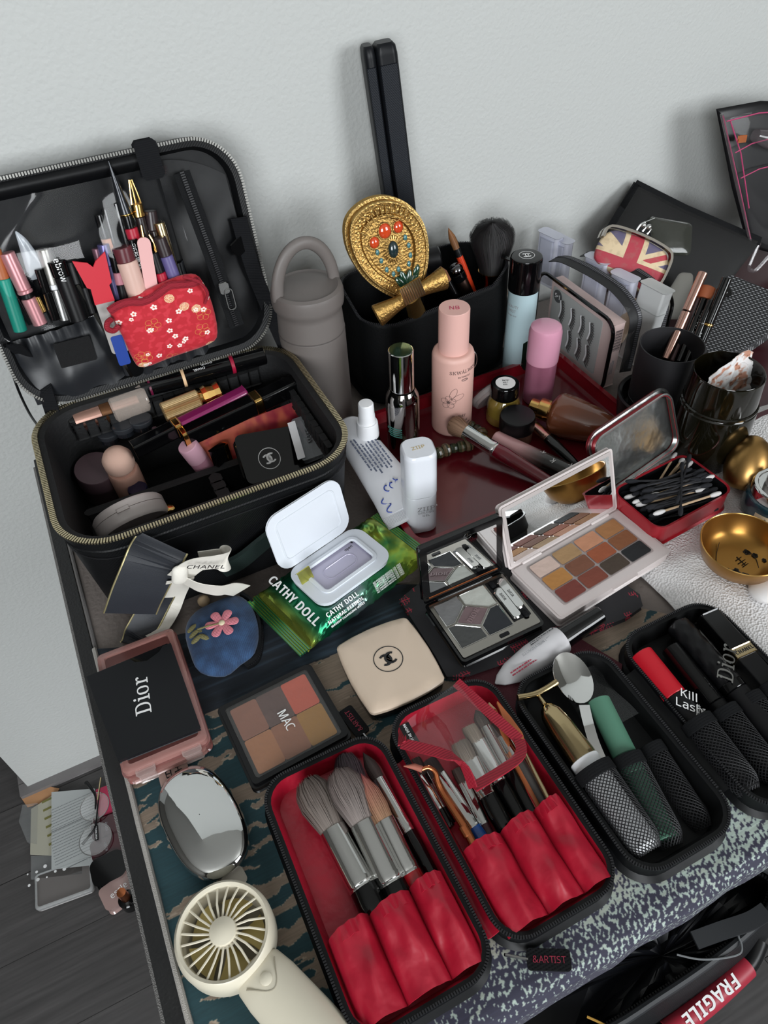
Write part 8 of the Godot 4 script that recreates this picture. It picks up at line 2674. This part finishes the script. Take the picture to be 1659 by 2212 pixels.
func mesh_case() -> void:
	var o := thing("tool_case", "open black zip case with mesh sleeves holding mascaras and tools", "case", at(Vector3(0.31, TY + 0.004, -0.17)))
	zip_half(o, 0.214, 0.306, -0.257, -0.0855, 0.02, M("black_nylon"), M("black_lining", "08090a", 0.6, 0.0, {"bump": ["soft", 0.05, 6.0], "spec": 0.35}), 0.024)
	zip_half(o, 0.3225, 0.425, -0.252, -0.081, 0.02, M("black_nylon"), M("black_lining"), 0.024)
	part(o, "spine", sheet(func(u: float, v: float): return Vector3(lerpf(0.303, 0.3255, u), TY + 0.021 - 0.008 * sin(u * PI) + 0.0008 * sin(v * 16.0), lerpf(-0.225, -0.11, v)), 8, 16, 0.0015), M("black_nylon"), true)
	part(o, "clear_flap", sheet(func(u: float, v: float): return Vector3(lerpf(0.255, 0.298, u), TY + 0.014 + 0.004 * sin(v * 5.0 + u * 3.0), lerpf(-0.245, -0.19, v)), 10, 12, 0.0), M("flap_smoke", "8d8f92", 0.05, 0.0, {"alpha": 0.05, "spec": 0.35}), true, "clear plastic flap")
	# sleeves of the left half
	mesh_sleeve(o, V(0.2339, 0.6950, -0.0998), V(0.2332, 0.7030, -0.1623), 0.0138, 13)
	mesh_sleeve(o, V(0.2530, 0.6910, -0.0960), V(0.2621, 0.6990, -0.1587), 0.0118, 11)
	mesh_sleeve(o, V(0.2839, 0.6870, -0.0961), V(0.2885, 0.6930, -0.1590), 0.0095, 9)
	# sleeves of the right half
	mesh_sleeve(o, V(0.3312, 0.6930, -0.1005), V(0.3329, 0.6990, -0.1581), 0.012, 11)
	mesh_sleeve(o, V(0.3569, 0.6910, -0.0972), V(0.3597, 0.6970, -0.1559), 0.011, 10)
	mesh_sleeve(o, V(0.3812, 0.6910, -0.0929), V(0.3851, 0.6970, -0.1555), 0.011, 10)
	mesh_sleeve(o, V(0.4057, 0.6910, -0.0930), V(0.4100, 0.6970, -0.1560), 0.011, 10)
	var g := "tools in the black mesh case"
	# gold T-bar massager
	var t := thing("face_massager", "gold T-bar face massager with a white collar in the mesh case", "massager", along(V(0.2337, 0.6960, -0.1010), V(0.2317, 0.7050, -0.2416)), g)
	var L := V(0.2337, 0.6960, -0.1010).distance_to(V(0.2317, 0.7050, -0.2416))
	var gm := M("champagne_gold", "b3a079", 0.14, 1.0)
	cyl(t, "grip", 0.0115, 0.0, L * 0.44, M("white_plastic"), 0.003)
	cyl(t, "collar", 0.0122, L * 0.44, L * 0.54, M("white_plastic"))
	lat(t, "body", [0, L * 0.54, 0.0118, L * 0.54, 0.012, L * 0.56, 0.0112, L * 0.74, 0.0095, L * 0.84, 0.0065, L * 0.885, 0.003, L * 0.905, 0.0022, L * 0.92, 0.0018, L * 0.97, 0, L * 0.97], gm, 32)
	var hd := PackedVector3Array([V(0.2141, 0.7080, -0.2430), V(0.2310, 0.7065, -0.2395), V(0.2512, 0.7080, -0.2402)])
	part(t, "bar", tube(smooth(hd, 6), 0.0028, 10), gm, true)
	# spoon
	var sp := thing("spoon", "small steel spoon beside the gold massager", "spoon", at(V(0.2656, 0.6790, -0.2350)), g)
	var sf := along(V(0.2609, 0.7030, -0.2146), V(0.2689, 0.7070, -0.2483))
	var bowl := sheet(func(u: float, v: float):
		var a := u * TAU
		var r := v
		var x := cos(a) * r * 0.0155
		var y := 0.0245 + sin(a) * r * 0.0235
		return Vector3(x, y, -0.0055 * (1.0 - r * r) + 0.001), 28, 8, 0.0008)
	part(sp, "bowl", bowl.move(sf), M("chrome"), true)
	part(sp, "stem", strap(smooth(PackedVector3Array([V(0.2601, 0.7035, -0.2137), V(0.2521, 0.7070, -0.1990), V(0.2458, 0.7050, -0.1811), V(0.2408, 0.6990, -0.1530)]), 6), Vector3(1, 0, 0.2), 0.0085, 0.0014), M("chrome"), true)
	pen("green lip balm tube in the mesh case", g, V(0.2518, 0.6930, -0.1013), V(0.2739, 0.7010, -0.2129), 0.0098, [[0.44, M("green_matt2", "39624f", 0.5), 0.97, "base"], [0.57, M("green_matt", "4f7d68", 0.45), 0.99, "tube"], [0.575, M("green_line", "1f3a2e", 0.5), 0.96, "joint"], [1.0, M("green_matt"), 1.0, "cap"]], "lip_balm", "lip balm")
	# right half contents
	var ms := pen("black mascara with a bright red cap and white brushed lettering", g, V(0.3316, 0.6930, -0.1018), V(0.3338, 0.7010, -0.2321), 0.0105, [[0.42, M("matt_black"), 0.98, "base"], [0.66, M("satin_black"), 1.0, "tube"], [1.0, M("cap_scarlet", "b90f22", 0.4), 1.02, "cap"]], "mascara", "mascara")
	var Lm := V(0.3316, 0.6930, -0.1018).distance_to(V(0.3338, 0.7010, -0.2321))
	write(ms, "Kill\nLash", 0.0085, Transform3D(Basis(Vector3.BACK, -0.95 - PI / 2 + 1.75), Vector3(0, Lm * 0.58, 0.0106)), M("white_print"), {"italic": true, "gap": -6.0})
	write(ms, "BESTPROOF\nMASCARA", 0.0026, Transform3D(Basis(Vector3.BACK, 0.7), Vector3(0.0, Lm * 0.475, 0.0106)), M("white_print"))
	pen("plain glossy black tube between the red capped and quilted mascaras", g, V(0.3583, 0.6910, -0.0985), V(0.3619, 0.6990, -0.2262), 0.0088, [[0.55, M("satin_black"), 0.97, "tube"], [1.0, M("gloss_black"), 1.0, "cap"]], "mascara", "mascara")
	var qm := pen("quilted black mascara with a silver script emblem", g, V(0.3804, 0.6930, -0.0932), V(0.3816, 0.7020, -0.2439), 0.0115, [[0.5, M("satin_black"), 0.97, "tube"], [0.55, M("gloss_black"), 1.0, "collar"]], "mascara", "mascara")
	var Lq := V(0.3804, 0.6930, -0.0932).distance_to(V(0.3816, 0.7020, -0.2439))
	var rs := []
	for j in 25:
		var v := j / 24.0
		var r := PackedVector3Array()
		for i in 36:
			var a := TAU * i / 36
			var q := absf(sin(a * 3.0 + v * 13.0)) * absf(sin(a * 3.0 - v * 13.0))
			var rr := 0.0112 * (0.94 + 0.09 * q) * (1.0 if v < 0.95 else 1.0 - 0.6 * (v - 0.95) / 0.05)
			r.append(Vector3(sin(a) * rr, lerpf(Lq * 0.55, Lq, v), cos(a) * rr))
		rs.append(r)
	rs.append(ring(0.0005, Lq, 36))
	part(qm, "quilted_cap", G.new().rows(rs, true), M("satin_black"))
	write(qm, "Dior", 0.0135, Transform3D(Basis(Vector3.BACK, 0.72), Vector3(0.003, Lq * 0.64, 0.0122)), M("chrome"), {"serif": true, "deep": 0.0008})
	var cb := thing("lipstick", "black square lipstick with a gold band and black capitals in the mesh case", "lipstick", along(V(0.4058, 0.6930, -0.0940), V(0.4131, 0.6990, -0.2383)), g)
	var Lc := V(0.4058, 0.6930, -0.0940).distance_to(V(0.4131, 0.6990, -0.2383))
	part(cb, "base", box(0.019, Lc * 0.66, 0.017, 0.001, 0.002), M("satin_black"))
	part(cb, "band", box(0.0215, 0.0095, 0.0195, 0.0008, 0.002, at(Vector3(0, Lc * 0.655, 0))), M("pale_gold"))
	part(cb, "cap", box(0.0195, Lc * 0.3, 0.0175, 0.001, 0.002, at(Vector3(0, Lc * 0.69, 0))), M("gloss_black"))
	write(cb, "CHANEL", 0.0034, Transform3D(Basis(), Vector3(0, Lc * 0.655 + 0.0047, 0.0099)), M("black_print"), {"bold": true})



func floor_things() -> void:
	var lines := M("printed_paper", "ffffff", 0.6, 0.0, {"tex": tex("print", func(): return img(128, 160, func(x, y): return Color("4f5254") if (y % 5 == 2 and y > 30 and y < 130 and (x * 7 + y * 13) % 11 < 7 and x > 8 and x < 120) or (y == 70 or y == 140) else Color("a9adad")))})
	var spots := [
		["envelope", "torn orange envelope on the floor by the wall", "envelope", [V(-0.3889, 0.0020, -0.7917), V(-0.3393, 0.0020, -0.7868), V(-0.3249, 0.0020, -0.7757), V(-0.3353, 0.0020, -0.7605), V(-0.3802, 0.0020, -0.7671)], M("orange_paper", "b98a62", 0.8), 0.0012],
		["instruction_card", "pale instruction card with olive print on the floor", "card", [V(-0.3736, 0.0060, -0.7582), V(-0.3272, 0.0060, -0.7674), V(-0.3087, 0.0060, -0.7579), V(-0.3258, 0.0060, -0.6459), V(-0.3855, 0.0060, -0.6795)], M("olive_card", "a5a394", 0.6), 0.0012],
		["leaflet", "printed leaflet lying on top of the floor pile", "leaflet", [V(-0.3358, 0.0100, -0.7699), V(-0.2660, 0.0100, -0.7415), V(-0.2786, 0.0100, -0.6073), V(-0.3558, 0.0100, -0.6368)], lines, 0.0012],
		["clear_packet", "clear packet with white stickers on the floor pile", "packet", [V(-0.3854, 0.0030, -0.6773), V(-0.3082, 0.0030, -0.6397), V(-0.3135, 0.0030, -0.6099), V(-0.3904, 0.0030, -0.6394)], M("packet_film", "b5b8b9", 0.12, 0.0, {"alpha": 0.15}), 0.002],
		["plastic_wrapper", "crumpled clear wrapper at the left of the floor pile", "wrapper", [V(-0.3859, 0.0020, -0.7718), V(-0.3619, 0.0020, -0.7631), V(-0.3733, 0.0020, -0.6916), V(-0.3871, 0.0020, -0.7021), V(-0.3955, 0.0020, -0.7444)], M("packet_film"), 0.006]]
	for s in spots:
		var c := Vector3.ZERO
		for q in s[3]:
			c += q
		c /= s[3].size()
		var g := prism(local_poly(at(c), s[3]), 0.0, s[5], 0.0002)
		var lo := Vector2(1e9, 1e9)
		var hi := -lo
		for v in g.v:
			lo = lo.min(Vector2(v.x, v.z))
			hi = hi.max(Vector2(v.x, v.z))
		for i in g.v.size():
			g.t[i] = (Vector2(g.v[i].x, g.v[i].z) - lo) / (hi - lo)
		var o := thing(s[0], s[1], s[2], at(c))
		part(o, "sheet", g, s[4])
		if s[0] == "clear_packet":
			for k in 14:
				part(o, "sticker", can(0.0014 + 0.0008 * (k % 3), s[5], s[5] + 0.0006, 0.0001, 8).move(at(Vector3(-0.045 + (k % 7) * 0.014, 0, -0.008 + (k / 7) * 0.016 + 0.003 * (k % 2)))), M("white_print"))
		if s[0] == "instruction_card":
			for k in 6:
				part(o, "printed_line", box(0.03, 0.0002, 0.004, 0.0001, 0.0, at(Vector3(0.004, s[5], -0.04 + k * 0.016), 0.05)), M("olive_ink", "6e6b3a", 0.6))
	# flat clear box
	var bf := flat_frame(V(-0.3412, 0.0060, -0.6070), V(-0.3048, 0.0060, -0.6028))
	var o := thing("clear_box", "flat clear plastic box on the floor in front of the leaflet", "box", Transform3D(bf.basis, bf.origin - Vector3(0, 0.005, 0)))
	part(o, "tray", box(0.088, 0.004, 0.055, 0.001, 0.006), M("grey_tray", "6c6866", 0.3))
	part(o, "lid", G.new().rows([lift(rrect(0.09, 0.057, 0.006), 0.004), lift(rrect(0.09, 0.057, 0.006), 0.009), lift(rrect(0.086, 0.053, 0.005), 0.0105), lift(rrect(0.082, 0.049, 0.004), 0.0105)], true), M("clear_rim", "dfe3e4", 0.05, 0.0, {"alpha": 0.3}))
	# glasses
	o = thing("eyeglasses", "round wire eyeglasses with black temples on the floor pile", "glasses", at(V(-0.2824, 0.0120, -0.6719)))
	var wire := M("steel")
	for s in [[V(-0.2773, 0.0300, -0.6431), 0.026], [V(-0.2683, 0.0300, -0.6987), 0.024]]:
		var p := PackedVector3Array()
		for i in 28:
			var a := TAU * i / 28
			p.append((s[0] as Vector3) + Vector3(cos(a) * s[1], 0, sin(a) * s[1]))
		var r := part(o, "rim", tube(p, 0.0008, 6, 1.0, true), wire, true)
		part(r, "lens", can(s[1] - 0.0006, -0.0006, 0.0006, 0.0001).move(at(s[0])), M("clear_soft"), true)
	part(o, "bridge", tube(smooth(PackedVector3Array([V(-0.2733, 0.0310, -0.6626), V(-0.2749, 0.0360, -0.6698), V(-0.2728, 0.0310, -0.6778)]), 4), 0.0009, 6), wire, true)
	part(o, "temple", tube(smooth(PackedVector3Array([V(-0.2566, 0.0340, -0.7123), V(-0.2647, 0.0340, -0.6862), V(-0.2725, 0.0340, -0.6617), V(-0.2828, 0.0300, -0.6543), V(-0.2998, 0.0240, -0.6471)]), 5), [0.0012, 0.0013, 0.0018, 0.0026], 8), M("satin_black"), true)
	part(o, "temple", tube(smooth(PackedVector3Array([V(-0.2738, 0.0280, -0.7497), V(-0.2675, 0.0320, -0.7334), V(-0.2626, 0.0340, -0.7136), V(-0.2670, 0.0340, -0.6909)]), 5), [0.0032, 0.0022, 0.0013], 8), M("satin_black"), true)
	part(o, "temple_arm", tube(PackedVector3Array([V(-0.2463, 0.0400, -0.7389), V(-0.2599, 0.0360, -0.7041)]), 0.0016, 6), M("pale_gold"), true)
	var tf := flat_frame(V(-0.2736, 0.0320, -0.6513), V(-0.2752, 0.0320, -0.6388))
	part(o, "lens_sticker", box(0.026, 0.0006, 0.006, 0.0001).move(tf), M("satin_black"), true)
	write(o, "BALENCIAGA", 0.0028, Transform3D.IDENTITY, M("white_print")).global_transform = tf * Transform3D(Basis(Vector3.RIGHT, -PI / 2), Vector3(0, 0.0007, 0))
	# nail polishes and small boxes under the table edge
	var wine := M("wine_gloss", "3d0c18", 0.1, 0.0, {"coat": 0.9})
	var k := 0
	for s in [[V(-0.2545, 0.0200, -0.6585), V(-0.2345, 0.0200, -0.6569)], [V(-0.2618, 0.0200, -0.6260), V(-0.2411, 0.0200, -0.6262)]]:
		o = thing("nail_polish", ["wine red nail polish farther under the table edge", "wine red nail polish nearer under the table edge"][k], "nail polish", flat_frame(s[0], s[1]), "nail polishes on the floor")
		part(o, "bottle", box(0.05, 0.022, 0.03, 0.003, 0.005, at(Vector3(0, -0.018, 0))), wine)
		part(o, "cap", can(0.0085, 0, 0.04).move(Transform3D(Basis(Vector3.FORWARD, PI / 2), Vector3(0.025, -0.007, 0))), M("gloss_black"))
		write(o, "essie", 0.005, Transform3D(Basis(Vector3.UP, PI / 2) * Basis(Vector3.RIGHT, -PI / 2), Vector3(-0.004, 0.0042, 0)), M("grey_print"))
		k += 1
	o = thing("nail_polish", "black nail polish with a glossy shoulder on the floor", "nail polish", flat_frame(V(-0.2684, 0.0160, -0.5886), V(-0.2502, 0.0160, -0.5890)), "nail polishes on the floor")
	part(o, "bottle", box(0.044, 0.026, 0.036, 0.005, 0.008, at(Vector3(0, -0.014, 0))), M("gloss_black"))
	part(o, "cap", can(0.009, 0, 0.04).move(Transform3D(Basis(Vector3.FORWARD, PI / 2), Vector3(0.022, -0.001, 0))), M("satin_black"))
	o = thing("nail_polish", "nude pink nail polish with white lettering on the floor", "nail polish", flat_frame(V(-0.2605, 0.0200, -0.5490), V(-0.2435, 0.0200, -0.5526)), "nail polishes on the floor")
	part(o, "bottle", box(0.05, 0.022, 0.034, 0.003, 0.005, at(Vector3(0, -0.018, 0))), M("nude_gloss", "a08681", 0.12, 0.0, {"coat": 0.8}))
	write(o, "essie", 0.0095, flat_up(Vector3(0.0, 0.0042, 0.0), 0.1), M("white_print"))
	part(o, "cap", can(0.0085, 0, 0.04).move(Transform3D(Basis(Vector3.FORWARD, PI / 2), Vector3(0.025, -0.007, 0))), M("white_plastic"))
	o = thing("nail_polish", "small clear topped nail polish nearest the table leg", "nail polish", at(V(-0.2515, 0.0000, -0.5297)), "nail polishes on the floor")
	lat(o, "bottle", [0, 0.0, 0.013, 0, 0.014, 0.002, 0.014, 0.024, 0.006, 0.03, 0, 0.03], M("gloss_black"))
	lat(o, "cap", [0, 0.03, 0.0075, 0.03, 0.007, 0.055, 0, 0.056], M("copper"))
	solo("pink_box", "small pink box under the table edge", "box", box(0.03, 0.02, 0.05, 0.001, 0.0), M("pink_carton", "b02a50", 0.4), flat_frame(V(-0.2494, 0.0000, -0.7063), V(-0.2319, 0.0000, -0.7047)))
	floor_bag()


func floor_bag() -> void:
	# black kit bag on the floor in front of the table
	var h := 0.2
	var rim := smooth(PackedVector3Array([V(0.1366, 0.2000, -0.0785), V(0.2510, 0.2000, -0.0534), V(0.3443, 0.2000, -0.0506), V(0.4242, 0.2000, -0.0515), V(0.4890, 0.2000, -0.0562), V(0.5379, 0.2000, -0.0675), V(0.5646, 0.2000, -0.0919), V(0.5357, 0.2000, -0.1196), V(0.4469, 0.2000, -0.1261), V(0.3140, 0.2000, -0.1268), V(0.2084, 0.2000, -0.1240), V(0.1266, 0.2000, -0.1079)]), 5)
	var c := Vector3.ZERO
	for q in rim:
		c += q
	c /= rim.size()
	var o := thing("kit_bag", "open black kit bag on the floor below the table front", "bag", at(Vector3(c.x, 0, c.z)))
	var pts := []
	for q in rim:
		pts.append(q)
	var poly := local_poly(at(c), pts)
	var fab := M("bag_cloth", "101114", 0.6, 0.0, {"bump": ["weave", 0.02, 30.0]})
	var g := G.new()
	g.rows([lift(inset(poly, 0.01), 0.0), lift(inset(poly, -0.006), 0.02), lift(inset(poly, -0.008), 0.14), lift(poly, h), lift(inset(poly, 0.004), h - 0.002), lift(inset(poly, 0.02), h - 0.05), lift(inset(poly, 0.03), 0.06)], true)
	cap(g, inset(poly, 0.03), 0.06)
	part(o, "shell", g, fab)
	part(o, "rim_piping", tube(lift(poly, h), 0.005, 8, 1.0, true), M("bag_piping", "2b2d30", 0.5))
	zip_teeth(o, lift(inset(poly, -0.006), h - 0.008), 0.004, 0.004, M("zip_black"), Vector3.UP, true)
	var n := noise(1.0, 95, 3)
	var heap := pillow(inset(poly, 0.016), 0.045, 0.01, 9, 0.4)
	for i in heap.v.size():
		var v := heap.v[i]
		heap.v[i].y += 0.022 * n.get_noise_2d(v.x * 22.0, v.z * 22.0) + 0.01 * n.get_noise_2d(v.x * 60.0, v.z * 60.0) + 0.13
	part(o, "crumpled_lining", heap, M("bag_lining", "0a0c12", 0.4, 0.0, {"sheen": 0.3}))
	part(o, "clear_pocket", tube(smooth(PackedVector3Array([V(0.3876, 0.2050, -0.0759), V(0.4083, 0.2050, -0.0599), V(0.4336, 0.2060, -0.0481), V(0.4562, 0.2060, -0.0423), V(0.4657, 0.2060, -0.0489), V(0.4709, 0.2060, -0.0589), V(0.4895, 0.2060, -0.0577)]), 5), 0.0012, 6), M("pocket_edge", "7d8082", 0.3), true, "grey edge of a clear pocket")
	part(o, "shoulder_strap", strap(smooth(PackedVector3Array([V(0.4154, 0.2100, -0.0777), V(0.4521, 0.2140, -0.0707), V(0.4912, 0.2120, -0.0634), V(0.5198, 0.2080, -0.0632)]), 5), Vector3(0.3, 0, 1), 0.02, 0.006), M("bag_piping"), true)
	part(o, "yellow_cord", tube(smooth(PackedVector3Array([V(0.2512, 0.2000, -0.0731), V(0.2591, 0.2000, -0.0641), V(0.2660, 0.2000, -0.0555)]), 4), 0.0015, 6), M("yellow_cord", "b58a3a", 0.6), true)
	# carry handle wrapped in red warning tape
	var a := V(0.4778, 0.1500, -0.0306)
	var b := V(0.3391, 0.1500, -0.0196)
	var hd := part(o, "carry_handle", tube(smooth(PackedVector3Array([V(0.5100, 0.1600, -0.0449), V(0.4778, 0.1500, -0.0306), V(0.4085, 0.1500, -0.0236), V(0.3391, 0.1500, -0.0196), V(0.2949, 0.1600, -0.0204)]), 6), 0.012, 14), M("satin_black"), true)
	var tp := PackedVector3Array([a, a.lerp(b, 0.5) + Vector3(0.001, 0, 0.002), b])
	part(hd, "warning_tape", tube(smooth(tp, 6), 0.0145, 18), M("tape_red", "a3283a", 0.45), true, "red warning tape")
	var dir := (b - a).normalized()
	var view := Vector3(-0.05, 0.9, 0.25)
	var z := (view - dir * view.dot(dir)).normalized()
	write(hd, "FRAGILE", 0.0165, Transform3D.IDENTITY, M("white_print"), {"bold": true}).global_transform = Transform3D(Basis(dir, z.cross(dir), z), a.lerp(b, 0.52) + z * 0.0155)



func make_objects() -> void:
	train_case()
	case_pencils()
	red_floral_pouch()
	case_contents()
	ribbons()
	flask()
	straightener()
	ankh_mirror()
	black_tub()
	tub_brushes()
	bottles()
	lash_bag()
	coin_purse()
	wall_side_bags()
	cups()
	swab_tin()
	right_front()
	nude_palette()
	quint_palette()
	beige_compact()
	six_pan_palette()
	denim_pouch()
	black_box_and_blush()
	silver_case()
	hand_fan()
	wipes_pack()
	white_tube()
	brush_roll()
	mesh_case()
	floor_things()
